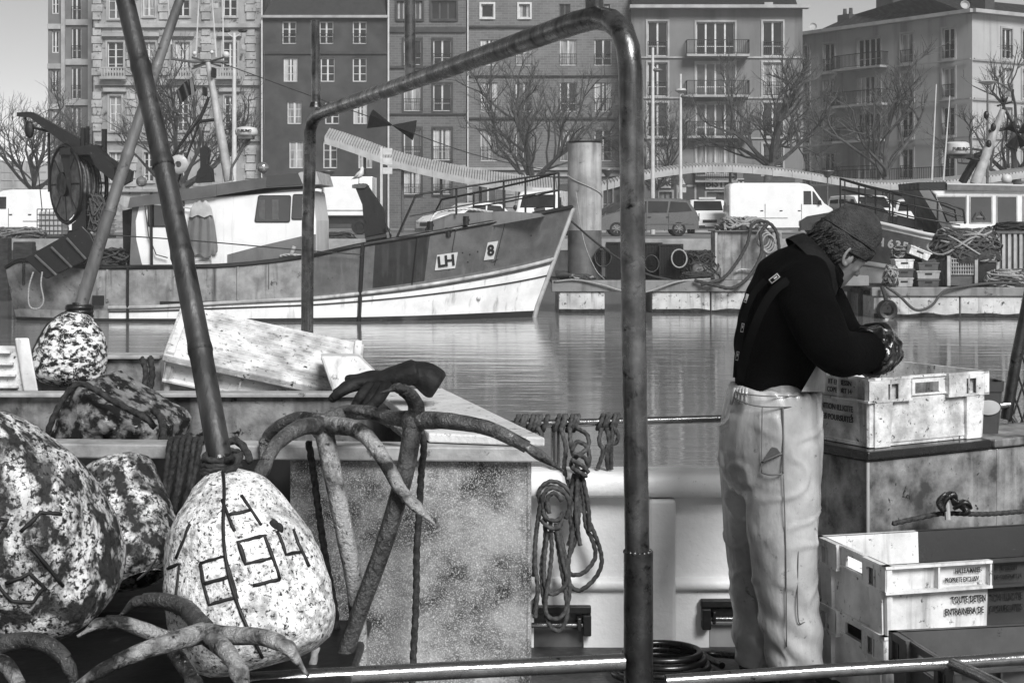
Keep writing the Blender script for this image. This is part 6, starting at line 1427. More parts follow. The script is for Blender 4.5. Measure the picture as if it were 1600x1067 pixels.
mb = MB(); mb.prism([B+V((-.05, .095, zt-.04)), C+V((-.01, -.0, zt-.04)), C+V((-.12, 0, zt-.04)), B+V((-.15, .095, zt-.04))], (0, 0, .038)); mb.build('side_flange', 'flange', t, bevel=.005)
zk = zb(614, 5.46)
wallq(V((-2.0, 5.46, 0)), V((-.245, 5.44, 0)), DZ, zk-.012, .02, 'back_plate', 'aluminium')
mb = MB(); mb.box2((-2.0, 5.42, zk-.012), (-.24, 5.50, zk+.004)); mb.build('back_lip', 'flange', t, bevel=.004)
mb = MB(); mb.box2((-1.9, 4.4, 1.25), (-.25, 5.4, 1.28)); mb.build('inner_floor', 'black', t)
# board across the corner
t = thing('cutting_board', 'thick white plastic board lying along the right corner of the hopper', 'board', P(720, 700, 4.6))
q = [P(672, 690, 4.36), P(850, 694, 4.20), P(690, 606, 5.42), P(588, 612, 5.36)]
zb2 = zt+.003; pts = [V((-.232, 4.27, zb2)), V((.09, 4.185, zb2)), V((-.245, 5.42, zb2)), V((-.475, 5.36, zb2))]
mb = MB(); mb.prism(pts, (0, 0, .026)); mb.build('slab', 'board', t, bevel=.005)
mb = MB(); mb.tube([p+V((0, 0, .027)) for p in (pts[0].lerp(pts[2], .08), pts[0].lerp(pts[2], .5)+V((-.05, 0, 0)), pts[3].lerp(pts[2], .3))], .004, 5); mb.build('groove_line', 'plastic_white', t)
# rear trough wall and stern bulwark at the left
mb = MB(); mb.box2((P(48, 0, 6.2).x, 6.2, DZ-.6), (P(250, 0, 6.2).x, 6.28, zb(561, 6.2))); o = mb.build('trough_wall', 'aluminium', None, 'grey metal trough wall under the round float at the left', 'trough', bevel=.005)
mb = MB(); mb.box2((P(47, 0, 6.2).x, 6.17, zb(561, 6.2)+.002), (P(252, 0, 6.2).x, 6.31, zb(558, 6.2)+.01)); mb.build('lip', 'flange', o, bevel=.004)
t = thing('fish_crate', 'white crate end with vertical ribs at the far left edge', 'crate', P(20, 610, 5.8), 'fish crates on the near boat')
mb = MB(); mb.hexa([P(-60, 614, 5.7), P(56, 614, 5.7), P(56, 614, 6.1), P(-60, 614, 6.1), P(-60, 540, 5.7), P(30, 540, 5.7), P(30, 540, 6.1), P(-60, 540, 6.1)]); mb.build('body', 'plastic_dirty', t, bevel=.01)
mb = MB(); mb.hexa([P(37, 612, 5.68), P(60, 612, 5.68), P(60, 612, 5.75), P(37, 612, 5.75), P(23, 528, 5.68), P(45, 528, 5.68), P(45, 528, 5.75), P(23, 528, 5.75)]); mb.build('corner_post', 'plastic_white', t, bevel=.006)
for k in range(4): mb = MB(); mb.box2(P(-60, 606-k*18, 5.68), P(30-k*4, 602-k*18, 5.70)); mb.build('rib', 'plastic_white', t)
mb = MB(); mb.hexa([P(174, 611, 5.36), P(198, 612, 5.36), P(198, 612, 5.46), P(174, 611, 5.46), P(177, 586, 5.40), P(194, 583, 5.40), P(194, 583, 5.46), P(177, 586, 5.46)]); mb.build('foam_scrap', 'frame_white', None, 'small white foam scrap stuck on the hopper back edge', 'scrap', bevel=.003)
mb = MB(); mb.rope([P(155, 604, 5.4), P(165, 600, 5.38), P(178, 596, 5.37)], .006); mb.rope([P(165, 612, 5.38), P(180, 606, 5.36), P(192, 602, 5.36)], .005); mb.build('twine', 'rope_light', None, 'pale twine beside the white foam scrap', 'rope')
# ---- tilted lidded crate
F0 = P(262, 552, 5.62); U_ = (P(545, 612, 5.71)-F0); V_ = (P(240, 468, 5.98)-F0); LU2 = .70
ux = U_.normalized(); vy = (V_-ux*V_.dot(ux)).normalized(); wz = ux.cross(vy); WV = .40
ctr = F0+ux*(LU2/2)+vy*(WV/2)-wz*.285
M = Matrix(((ux.x, vy.x, wz.x, ctr.x), (ux.y, vy.y, wz.y, ctr.y), (ux.z, vy.z, wz.z, ctr.z), (0, 0, 0, 1)))
cr2 = crate('fish_crate', 'white fish crate tilted on the hopper edge under a ribbed lid', M, LU2, WV, .25, m='plastic_white', group='fish crates on the near boat')
t = thing('crate_lid', 'ribbed white lid lying tilted on the crate at the left', 'lid', ctr+wz*.25); ML = Matrix.Translation(wz*.252) @ M; WM[t.name] = ML; t.matrix_world = ML
mb = MB(); mb.box((0, 0, .018), (LU2+.03, WV+.03, .034), ML); mb.build('plate', 'plastic_dirty', t, bevel=.006)
for k in range(9): mb = MB(); mb.box((.0, -.17+k*.0425, .037), (LU2-.08, .007, .006), ML); mb.build('rib', 'plastic_dirty', t, bevel=.002)
for s_ in (-1, 1): mb = MB(); mb.box((s_*(LU2/2-.01), 0, .042), (.028, WV+.02, .014), ML); mb.build('end_rib', 'plastic_white', t, bevel=.003)
mb = MB(); mb.hexa([P(520, 614, 5.5), P(620, 614, 5.5), P(620, 612, 5.75), P(520, 612, 5.75), P(500, 556, 5.55), P(560, 556, 5.55), P(560, 552, 5.8), P(500, 552, 5.8)]); mb.build('plastic_box', 'plastic_white', None, 'white plastic box corner behind the rubber glove', 'box', bevel=.01)

# ---------------------------------------------------------------- floats
def surf(prof, top, ax_, R_, H_, roll=0):
    ax_ = V(ax_).normalized(); e = ax_.orthogonal().normalized(); 
    cdir = V((0, -1, 0)); e = (cdir-ax_*cdir.dot(ax_)).normalized(); f_ = ax_.cross(e)
    ts = [p[0] for p in prof]; rs = [p[1] for p in prof]
    def S(t, a, out=0):
        r_ = interp(ts, rs, t)*R_+out; return top+ax_*(t*H_)+e*(r_*math.cos(a))+f_*(r_*math.sin(a))
    return S
PR = [(0, .0), (.005, .12), (.02, .22), (.06, .38), (.12, .53), (.2, .68), (.3, .81), (.42, .915), (.55, .98), (.68, 1), (.8, .975), (.88, .93), (.94, .84), (.98, .66), (1, .4), (1.0, 0)]
def fl_prof(): 
    q = cr([V((a, b, 0)) for a, b in PR], 3); return [(max(0, min(1, p.x)), max(0, p.y)) for p in q]
FP = fl_prof()
def float_(name, label, top, bottom, R_, m, seam=None, flat=0, collar=True, seed=1, prof=None):
    PR_ = prof or PR; FP_ = [(max(0, min(1, p.x)), max(0, p.y)) for p in cr([V((a, b, 0)) for a, b in PR_], 3)]
    top, bottom = V(top), V(bottom); ax_ = bottom-top; H_ = ax_.length; S = surf(PR_, top, ax_, R_, H_)
    t = thing(name, label, 'float', top.lerp(bottom, 1), 'fishing floats piled on the left')
    S0 = S
    def S(t_, a_, out=0):
        b_ = S0(t_, a_); n_v = (S0(t_, a_, .1)-b_)*10; k_ = min(1, max(0, interp([q[0] for q in PR_], [q[1] for q in PR_], t_)-.15)*4)
        return b_+n_v*(out+k_*(.012*R_/.17*noise.noise(b_*9+V((seed, 0, 0)))+.004*noise.noise(b_*30)))
    mb = MB(); N = 64; rows = []
    for (tt, rr) in FP_:
        rows.append([S(tt, 6.2832*k/N) for k in range(N)])
    mb.grid(rows, True); mb.build('shell', m, t, smooth=180)
    if collar: 
        mb = MB(); q = ax_.normalized().to_track_quat('Z', 'Y').to_matrix().to_4x4(); mb.lathe([(.0, -.03), (.028, -.03), (.03, .0), (.045, .012), (.047, .03), (.02, .035)], 18, Matrix.Translation(top) @ q); mb.build('neck', 'rubber', t, smooth=50)
    if seam is not None:
        mb = MB(); mb.tube([S(x, seam+.25*math.sin(x*3.0), .002) for x in [k/30*.96+.03 for k in range(30)]], .0042, 6); mb.build('cord', 'marker', t, smooth=180)
    return t, S
# front float with painted characters
f3, S3 = float_('fishing_float', 'pale float lettered H and 7894 with a bamboo pole through it', P(345, 733, 3.55), P(412, 1042, 3.44), .186, 'buoy_white', seam=-.30)
def stroke(S, pts, w_=.006):
    q = []; pts = [V((a, b, 0)) for a, b in pts]
    for a, b in zip(pts, pts[1:]): q += [a.lerp(b, k/5) for k in range(5)]
    q.append(pts[-1]); c = [S(p.y+.004*noise.noise(p*9), p.x+.02*noise.noise(p*8+V((4, 0, 0))), .0008) for p in q]; mb.tube(c, [w_*(.55+.25*noise.noise(p*14)) for p in q], 6)
def letters(t, S, rows_, w_=.0075):
    global mb
    for nm, st_ in rows_:
        mb = MB()
        for s_ in st_: stroke(S, s_, w_)
        mb.build('lettering', 'marker', t, smooth=180)
# angle 0 faces the camera; find the sign so that + goes right in the picture
sg = 1 if S3(.5, .5).x > S3(.5, -.5).x else -1
def gl(cx, cy, w_, h_, segs, sl_=0): return [[(sg*(cx+(a-.5)*w_+(b-.5)*sl_), cy+(b-.5)*h_) for a, b in s_] for s_ in segs]
Hs = [[(0, 0), (0, 1)], [(1, 0), (1, 1)], [(0, .5), (1, .5)]]; E8 = [[(0, 0), (1, 0), (1, 1), (0, 1), (0, 0)], [(0, .5), (1, .5)]]
N9 = [[(1, 1), (1, 0), (0, 0), (0, .5), (1, .5)], [(1, 1), (0, 1)]]; N7 = [[(0, 0), (.9, 0), (.5, 1), (1.0, 1.05)]]; N4 = [[(0, 0), (0, .6), (1, .6)], [(1, 0), (1, 1)]]
letters(f3, S3, [('H', gl(.36, .27, .36, .17, Hs, .10)), ('8', gl(-.10, .56, .34, .20, E8, .04)), ('9', gl(.44, .52, .34, .22, N9, .06)), ('7', gl(-.78, .54, .34, .22, N7, .0)), ('4', gl(.95, .50, .30, .20, N4, .05)), ('mark', gl(-.55, .33, .3, .14, [[(0, 1), (1, 0)]]))])
for a_, t_ in ((.78, .37), (.83, .39)): mb = MB(); mb.ball(S3(t_, sg*a_, 0), .012, 8, (1, .5, 1.2)); mb.build('gouge', 'marker', f3, smooth=180)
f1_, S1 = float_('fishing_float', 'big weathered float marked with dark paint at the left edge', P(-45, 650, 3.46), P(92, 965, 3.62), .200, 'buoy_worn', seam=.36, collar=False, seed=4)
sg = 1 if S1(.5, .5).x > S1(.5, -.5).x else -1
letters(f1_, S1, [('a', gl(.1, .32, .3, .16, [[(0, .2), (.5, 0), (1, .2), (.4, .5), (1, .8), (.4, 1), (0, .8)]], .1)), ('b', gl(.15, .62, .45, .2, [[(0, 0), (.1, .8), (.5, 1), (.9, .8), (.8, .4), (.2, .4)], [(1.2, -.1), (1.3, 1)]], .1)), ('c', gl(.62, .42, .5, .06, [[(0, .6), (.6, 0), (1, .9)]])), ('d', gl(-.35, .5, .3, .2, [[(0, 0), (.3, 1), (1, .6)]]))], .008)
f2_, S2 = float_('fishing_float', 'smaller scuffed float wedged between the two big floats', P(175, 722, 4.0), P(222, 905, 3.86), .122, 'buoy_worn', collar=False, seed=9, prof=[(0, 0), (.0, .35), (.02, .58), (.06, .72), (.14, .82), (.3, .90), (.5, .97), (.7, 1), (.85, 1), (.93, .93), (.98, .75), (1, .5), (1, 0)])
f4_, S4 = float_('fishing_float', 'round black and white mottled float with a thin bamboo pole at the upper left', P(122, 486, 6.15), P(103, 605, 6.10), .148, 'buoy_black', seam=.9, seed=14)
# float block
t = thing('float_block', 'dark mottled foam block float with a rope round its edge', 'float', P(160, 700, 4.8)); d_ = 4.75
mb = MB(); fr_ = [P(x, y, d_) for x, y in ((74, 694), (92, 645), (114, 604), (130, 601), (178, 628), (236, 662), (245, 676), (240, 700), (160, 716), (90, 712))]; bk_ = [p+V((.06, .22, .02)) for p in fr_]; ct = P(165, 665, d_-.10)
rows = [[ct.lerp(p, .08) for p in fr_], [ct.lerp(p, .55)+V((0, -.01, 0)) for p in fr_], [p for p in fr_], bk_]
mb.grid([[a.lerp(b_, .0) for a, b_ in zip(r_, r_)] for r_ in rows], True); n_2 = len(mb.v); mb.f.append(tuple(range(10))[::-1]); mb.m.append(0)
mb.f.append(tuple(range(n_2-10, n_2))); mb.m.append(0); o = mb.build('block', 'float_dark', t, smooth=60)
sb = o.modifiers.new('s', 'SUBSURF'); sb.levels = sb.render_levels = 3; sb.subdivision_type = 'SIMPLE'; tx = bpy.data.textures.new('rough', 'CLOUDS'); tx.noise_scale = .05; dm_ = o.modifiers.new('d', 'DISPLACE'); dm_.texture = tx; dm_.strength = .02; dm_.texture_coords = 'GLOBAL'
mb = MB(); mb.rope([P(72, 690, 4.68), P(80, 660, 4.66), P(100, 622, 4.66), P(118, 602, 4.66), P(136, 602, 4.66), P(180, 628, 4.64), P(225, 652, 4.62), P(243, 668, 4.62)], .011); mb.build('edge_rope', 'rope_dark', t, smooth=180)
# support under the floats: a low dark bin
t = thing('gear_bin', 'dark low gear bin holding the floats and grapnels at the lower left', 'bin', P(230, 1200, 3.5))
bz = zb(1062, 3.55)
mb = MB(); mb.box2((-2.1, 3.02, DZ), (-.42, 4.14, bz-.05)); mb.build('body', 'black', t, bevel=.02)
mb = MB(); mb.box2((-2.15, 2.98, bz-.05), (-.38, 4.17, bz-.02)); mb.build('rim', 'steel_black', t, bevel=.01)
# poles
def pole(label, pts, r0, r1, m, nodes):
    t = thing('bamboo_pole', label, 'pole', pts[0]); c = cr(pts, 10); n = len(c)
    mb = MB(); rs = []
    for i in range(n):
        f_ = i/(n-1); r_ = lerp(r0, r1, f_)
        for k in nodes: r_ += .0030*math.exp(-((f_-k)*110)**2)
        rs.append(r_)
    mb.tube(c, rs, 16); mb.build('cane', m, t, smooth=180)
    for k in nodes[::2]:
        i = int(k*(n-1)); mb = MB(); dr = (c[min(i+1, n-1)]-c[i]).normalized(); mb.tube([c[i]-dr*.003, c[i]+dr*.003], lerp(r0, r1, k)+.0026, 16); mb.build('node', 'black', t)
    return t
def subl(a, b, n, bend=V((0, 0, 0))): return [a.lerp(b, i/n)+bend*math.sin(math.pi*i/n) for i in range(n+1)]
pole('thick dark bamboo pole slanting up from the lettered float', subl(P(347, 735, 3.56), P(188, -30, 4.15), 12, V((.012, 0, 0))), .0285, .0245, 'bamboo', (.22, .40, .59, .80))
pole('pale bamboo pole slanting up right from the round float', subl(P(122, 492, 6.15), P(288, -20, 6.35), 12, V((-.01, 0, 0))), .0275, .0185, 'bamboo_light', (.31, .48, .75))
mb = MB(); 
for k in range(4):
    c0 = P(348-k*1, 712+k*9, 3.56); mb.rope([c0+V((.041*math.cos(a), .041*math.sin(a), .006*math.sin(a+k))) for a in [j*.5 for j in range(14)]], .0085, smooth=3)
mb.rope([P(352, 720, 3.52), P(372, 712, 3.5), P(368, 728, 3.5), P(350, 738, 3.5)], .0085)
mb.build('lashing', 'rope_dark', None, 'dark rope lashing tying the bamboo pole to the lettered float', 'rope', smooth=180)
mb = MB()
for k in range(3): c0 = P(124, 480+k*7, 6.17); mb.tube([c0+V((.045*math.cos(a), .045*math.sin(a), 0)) for a in [j*.5 for j in range(14)]], .012, 8)
mb.build('lashing', 'rubber', None, 'black rubber lashing on the pale pole above the round float', 'lashing', smooth=180)
mb = MB(); mb.tube([P(200, 232, 6.26)+V((.035*math.cos(a), .035*math.sin(a), .01*math.sin(a))) for a in [j*.5 for j in range(14)]], .003, 5)
# ---------------------------------------------------------------- grapnels
def grapnel(label, arms, shank, m, mats=None, r0=.026):
    r0 *= .88
    t = thing('grapnel_anchor', label, 'anchor', arms[0][0], 'grapnel anchors hung on the left')
    k = 0
    for a in arms:
        pts = cr(a, 7); pts = [q for p_, p2 in zip(pts, pts[1:]) for q in (p_, p_.lerp(p2, .5))]+[pts[-1]]; n = len(pts); r1 = .013; mb = MB(); rs = [lerp(r0, r1, (i/(n-1))**.8)*(1+.06*noise.noise(pts[i]*30)) for i in range(n)]; pts = [p_+V((noise.noise(p_*30), noise.noise(p_*30+V((9, 0, 0))), noise.noise(p_*30+V((0, 9, 0)))))*.0010 for p_ in pts]
        k += 1; e_ = n if len(a) <= 3 else int(n*.62)+3; mb.tube(pts[:e_], rs[:e_], 12)
        # fluke: flattened blade towards the tip
        if len(a) > 3:
            j0 = int(n*.62); c = pts[j0:]; L_n = len(c); bl = []
            for i, p in enumerate(c): q_ = i/(L_n-1); bl.append(rs[j0]*(1+.35*math.sin(math.pi/2*q_/.35) if q_ < .35 else lerp(1.35, .45, (q_-.35)/.65)))
            mb.tube([p for p in c]+[c[-1]+(c[-1]-c[-2]).normalized()*.022], bl+[.0045], 12, flat=.62)
        mb.build('arm', mats[k-1] if mats else m, t, smooth=180)
    if shank: mb = MB(); p = cr(shank, 6); mb.tube(p, [lerp(r0*1.02, r0*.82, i/(len(p)-1)) for i in range(len(p))], 12); mb.ball(p[0], r0*1.35, 10); mb.build('shank', m, t, smooth=180)
    return t
def Q(*a): return [P(*p) for p in a]
grapnel('large pale worn grapnel with a long pointed fluke hooked over the hopper flange',
    [Q((505, 664, 4.05), (470, 668, 3.95), (432, 694, 3.85), (410, 735, 3.8), (402, 760, 3.78)),
     Q((505, 664, 4.05), (560, 672, 3.95), (598, 715, 3.88), (628, 768, 3.85), (655, 795, 3.84), (672, 812, 3.84)),
     Q((505, 660, 4.05), (545, 645, 4.12), (590, 648, 4.18), (620, 668, 4.2), (632, 684, 4.2)),
     Q((500, 660, 4.05), (462, 656, 4.15), (428, 672, 4.2), (414, 692, 4.22), (410, 712, 4.2))],
    Q((505, 668, 4.05), (520, 740, 4.0), (540, 840, 3.97), (556, 930, 3.97), (566, 1080, 3.97)), 'iron_worn', ['iron', 'iron_worn', 'iron', 'iron'], .029)
grapnel('dark grapnel with an upturned hook and a long arm reaching right over the board',
    [Q((648, 655, 3.95), (650, 635, 3.93), (640, 617, 3.9), (622, 606, 3.88), (608, 610, 3.87)),
     Q((648, 656, 3.95), (700, 658, 3.88), (760, 668, 3.83), (812, 692, 3.8), (848, 714, 3.8), (868, 728, 3.8)),
     Q((648, 656, 3.95), (610, 652, 4.0), (570, 642, 4.05), (535, 640, 4.1))],
    Q((646, 660, 3.95), (632, 740, 3.9), (600, 850, 3.88), (560, 960, 3.86), (530, 1050, 3.85)), 'iron_dark', ['iron_dark', 'iron', 'iron'], .028)
grapnel('big grapnel lying crown up at the bottom between the floats',
    [Q((318, 988, 3.18), (270, 1002, 3.12), (215, 1020, 3.08), (160, 1046, 3.05), (100, 1085, 3.03)),
     Q((322, 990, 3.18), (370, 993, 3.14), (415, 996, 3.1), (450, 1012, 3.08), (472, 1042, 3.08)),
     Q((318, 982, 3.2), (290, 950, 3.3), (250, 938, 3.35), (215, 940, 3.38), (192, 958, 3.38)),
     Q((328, 994, 3.18), (352, 1016, 3.1), (370, 1042, 3.05), (385, 1085, 3.02))],
    None, 'iron', ['iron_worn', 'iron_worn', 'iron_dark', 'iron_worn'], .026)
grapnel('second grapnel arm curling under the big grapnel at the bottom',
    [Q((262, 998, 3.28), (225, 984, 3.25), (190, 972, 3.24), (155, 974, 3.22), (135, 985, 3.2)), Q((262, 998, 3.28), (280, 1030, 3.2), (300, 1060, 3.15), (310, 1090, 3.1))], None, 'iron', ['iron_worn', 'iron'], .02)
grapnel('thick dark grapnel arm bowed across the bottom left corner',
    [Q((-30, 1016, 3.1), (20, 1003, 3.08), (62, 1002, 3.06), (95, 1022, 3.05), (112, 1052, 3.05), (120, 1090, 3.05)), Q((-20, 1030, 3.1), (10, 1040, 3.05), (30, 1070, 3.02))], None, 'iron', ['iron_dark', 'iron_worn'], .024)
# rubber glove pair on the board
t = thing('rubber_glove', 'dark rubber gauntlet lying with its wide cuff up on the white board', 'glove', P(620, 640, 4.7)); d_ = 4.85
def GQ(*a): return [P(x, y, d_+dd) for x, y, dd in a]
mb = MB()
mb.tube(cr(GQ((520, 613, -.05), (545, 600, -.04), (585, 596, 0), (620, 588, .02), (650, 580, .03)), 5), [.014]*3+[.02, .024, .028, .032, .036, .04, .044, .048, .052, .056, .06, .064, .066, .068, .07, .072, .074, .076][:18], 12, flat=.55)
mb.tube(cr(GQ((645, 580, .03), (664, 588, .03), (680, 600, .03), (686, 604, .03)), 4), [.045, .05, .056, .06, .064, .066, .067, .068, .068, .066, .062, .06, .055], 14, flat=.75)
cuff = mb.remeshed(.006, 3); cuff.build('gauntlet', 'glove_matte', t, smooth=180)
for a in (GQ((570, 598, -.02), (548, 604, -.05), (530, 614, -.06), (520, 622, -.06)), GQ((580, 604, -.05), (566, 618, -.08), (558, 630, -.08), (552, 640, -.09)), GQ((592, 604, -.05), (580, 622, -.09), (572, 636, -.1), (566, 645, -.1)), GQ((604, 602, -.05), (592, 622, -.1), (582, 632, -.11), (574, 638, -.12)), GQ((600, 590, .0), (580, 588, .02), (560, 592, .03), (545, 592, .03))):
    mb = MB(); p = cr(a, 4); mb.tube(p, [lerp(.022, .014, i/(len(p)-1)) for i in range(len(p))], 10); mb.ball(p[-1], .0135, 8); mb.build('finger', 'glove_matte', t, smooth=180)
# ---------------------------------------------------------------- the fisherman
DM = 4.85
def H(x, y, dd=0): return P(x, y, DM+dd)
KM = DM/F
man = MB()
def ring(cx, cy, dd, hw, hd, ang=0):
    """cross-section centred on a pixel; hw half width in pixels, hd half depth in metres, ang tilts the section in the picture plane"""
    return (H(cx, cy, dd), V((math.cos(R(ang))*hw*KM, 0, -math.sin(R(ang))*hw*KM)), V((0, hd, 0)))
torso = [ring(1209, 612, 0, 58, .145, 2), ring(1210, 590, 0, 61, .155, 4), ring(1213, 555, 0, 65, .165, 9), ring(1221, 515, 0, 70, .185, 14), ring(1232, 475, 0, 70, .20, 20), ring(1245, 440, .0, 62, .205, 26), ring(1258, 415, .0, 48, .18, 32), ring(1272, 398, .0, 32, .11, 38), ring(1284, 386, .0, 22, .06, 42)]
def limb(mb, pts, rs, n=16, sub=6):
    p = cr(pts, sub); m = len(p)-1; k = len(rs)-1
    rr = [interp(list(range(k+1)), rs, i/m*k) for i in range(m+1)]
    mb.tube(p, rr, n)
    mb.ball(p[0], rr[0]*.98, 8); mb.ball(p[-1], rr[-1]*.98, 8)
# body (skin), continuous: torso, neck, head core, arms, legs
NSH, NEL, NWR = H(1262, 448, -.17), H(1303, 548, -.25), H(1362, 548, -.07)
FSH, FEL, FWR = H(1266, 442, .17), H(1325, 540, .22), H(1378, 528, .10)
bd = MB(); bd.loft([(c, u*.86, v*.86) for c, u, v in torso], 20)
limb(bd, [NSH, NEL, NWR], [.05, .045, .032]); limb(bd, [FSH, FEL, FWR], [.05, .045, .032])
limb(bd, [H(1215, 620, -.08), H(1222, 800, -.09), H(1238, 1010, -.08)], [.085, .065, .045]); limb(bd, [H(1190, 620, .09), H(1172, 800, .12), H(1182, 1010, .14)], [.085, .062, .045])
limb(bd, [H(1272, 400), H(1290, 392, 0), H(1312, 388, 0)], [.062, .058, .058])
# head: local frame, up axis tilted towards the right, face normal to the lower right
hu = V((.62, 0, .78)).normalized(); hf = V((.715, .40, -.569)); hf = (hf-hu*hf.dot(hu)).normalized(); hs = hu.cross(hf)   # side: points away from or towards the camera
if hs.y > 0: hs = -hs    # towards the camera
HC = H(1312, 387)
HSC = .92
def HL(f, s, u_): return HC+(hf*f+hs*s+hu*u_)*HSC
hd = MB(); hr = []
# horizontal slices of a head from chin to crown: (height, centre forward, half length, half width)
for (uu, cf, hl, hw) in ((-.125, .052, .018, .016), (-.118, .05, .036, .032), (-.105, .042, .052, .046), (-.085, .030, .066, .056), (-.06, .012, .083, .064), (-.03, .004, .092, .070), (0, .0, .097, .074), (.03, -.002, .096, .074), (.06, -.004, .090, .070), (.085, -.006, .075, .058), (.100, -.008, .05, .042), (.108, -.01, .025, .02)):
    hr.append((HL(cf, 0, uu), hf*hl, hs*hw))
hd.loft(hr, 24, p=2.15)
hd.tube([HL(.092, 0, .012), HL(.108, 0, -.012), HL(.122, 0, -.030), HL(.104, 0, -.040)], [.007, .009, .011, .008], 10)        # nose
hd.ball(HL(.104, .011, -.036), .0075, 8); hd.ball(HL(.104, -.011, -.036), .0075, 8)
hd.ball(HL(.090, 0, -.064), .015, 8, (1, 1, .8)); hd.ball(HL(.087, 0, -.077), .015, 8, (1, 1, .9)); hd.ball(HL(.070, 0, -.108), .02, 8)  # lips, chin
for s in (-1, 1): hd.ball(HL(.082, s*.030, .022), .014, 8); hd.ball(HL(.058, s*.046, -.028), .022, 8)  # brow, cheekbone
for mbx in (bd,): mbx.v, mbx.f, mbx.m = mbx.v+[], mbx.f, mbx.m
k0 = len(bd.v); bd.v += hd.v; bd.f += [tuple(i+k0 for i in f_) for f_ in hd.f]; bd.m += hd.m
body = bd.remeshed(.0045, 5, factor=.5)
ob = body.build('person', 'skin', None, 'fisherman in a dark fleece, woollen hat and pale oilskin trousers bending over a crate', 'person', smooth=180, origin=H(1215, 1110))
man_ = ob
def part(mb, name, m, smooth=180, **k): return mb.build(name, m, man_, smooth=smooth, **k)
# ear, eye, brow
mb = MB(); ec = HL(-.004, .076, -.012)
out = [HL(-.004+.020*math.cos(a)-.004*math.sin(a), .080+.008*math.cos(a)*-.6, -.012+.033*math.sin(a)) for a in [k*6.283/18 for k in range(17)]]
mb.tube(out, .0058, 8); mb.ball(HL(-.002, .074, -.014), .022, 8, (.8, .5, 1.2)); mb.ball(HL(.004, .078, -.042), .009, 8)
mb.tube([HL(.010, .080, .0), HL(.006, .081, -.014), HL(.010, .080, -.026)], .004, 6); part(mb.remeshed(.0025, 3), 'ear', 'skin')
for s in (-1, 1):
    mb = MB(); mb.ball(HL(.083, s*.031, .004), .0105, 8); part(mb, 'eye', 'frame_white')
    mb = MB(); mb.tube([HL(.094, s*.014, .018), HL(.095, s*.028, .024), HL(.083, s*.046, .020)], [.003, .004, .002], 6); part(mb, 'eyebrow', 'hair')
    mb = MB(); mb.ball(HL(.085, s*.032, .006), .0118, 8, (1, 1.1, .75)); part(mb, 'eyelid', 'skin')
mb = MB(); mb.tube([HL(.099, .018, -.0705), HL(.1035, 0, -.0705), HL(.099, -.018, -.0705)], .0022, 5); part(mb, 'mouth', 'hair')
# hair: short locks over the nape and behind the ear
rd = random.Random(8); mb = MB()
for i in range(230):
    f0 = rd.uniform(-.105, .035); s0 = rd.choice((1, 1, 1, -1)); uu = rd.uniform(-.035, .035)
    w_ = math.sqrt(max(.02, 1-(f0/.103)**2))*.079
    if f0 > -.0 and uu < -.0: continue
    a = HL(f0, s0*w_, uu+.02); b_ = HL(f0-.012+rd.uniform(-.01, .01), s0*(w_+.004), uu-.012); c = HL(f0-.02+rd.uniform(-.015, .012), s0*(w_*.96), uu-.036+rd.uniform(-.01, .01))
    mb.tube([a, b_, c], [.0045, .0045, .001], 5)
for i in range(90):
    s0 = rd.uniform(-.07, .07); f0 = -math.sqrt(max(0, 1-(s0/.078)**2))*.103; uu = rd.uniform(-.04, .03)
    mb.tube([HL(f0, s0, uu+.02), HL(f0-.006, s0, uu-.01), HL(f0+.004, s0*.95, uu-.035)], [.0045, .005, .001], 5)
for i in range(24):
    f0 = rd.uniform(.02, .05); mb.tube([HL(f0, .073-(f0-.02)*.2, .03), HL(f0+.002, .0745-(f0-.02)*.25, .005), HL(f0-.004, .074-(f0-.02)*.3, -.012-rd.uniform(0, .015))], [.004, .0035, .001], 5)
part(mb, 'hair', 'hair', kind='stuff')
# knitted hat
mb = MB(); rows = []; N = 48
def hat(uu, k): 
    # ellipse at height uu
    hl = interp([-.02, .03, .06, .09, .12, .145, .162, .168], [.105, .110, .110, .103, .088, .064, .034, .004], uu)
    hw = hl*.80; cf = interp([-.02, .06, .168], [-.004, -.002, .016], uu); return cf, hl, hw
for uu in [.006, .0, .006, .02, .034, .048, .052, .056, .07, .085, .10, .115, .127, .138, .148, .156, .163, .1675]:
    i = len(rows); r_ = []
    for k in range(N):
        a = 6.2832*k/N; cf, hl, hw = hat(uu, k); ex = (-.006 if i == 0 else .0035 if i < 6 else .0)
        tilt = -.012-.040*(math.cos(a)*-.5)-.012*math.cos(a)    # brim lower at the nape side
        rip = .0012*math.sin(a*24)+.007*noise.noise(V((math.cos(a)*2.2, math.sin(a)*2.2, uu*22)))
        dz = (.022*math.cos(a)-.002)*max(0, 1-uu/.12)
        r_.append(HL(cf+(hl+ex+rip)*math.cos(a), (hw+ex+rip)*math.sin(a), uu+dz))
    rows.append(r_)
mb.grid(rows, True); part(mb, 'woollen_hat', 'knit')
mb = MB(); mb.tube([HL(*((lambda a, q: (q[0]+(q[1]+.0045)*math.cos(a), (q[2]+.0045)*math.sin(a), .052+(.022*math.cos(a)-.002)*.55))(6.2832*k/40, hat(.052, 0)))) for k in range(41)], .0022, 5); part(mb, 'hat_seam', 'black')
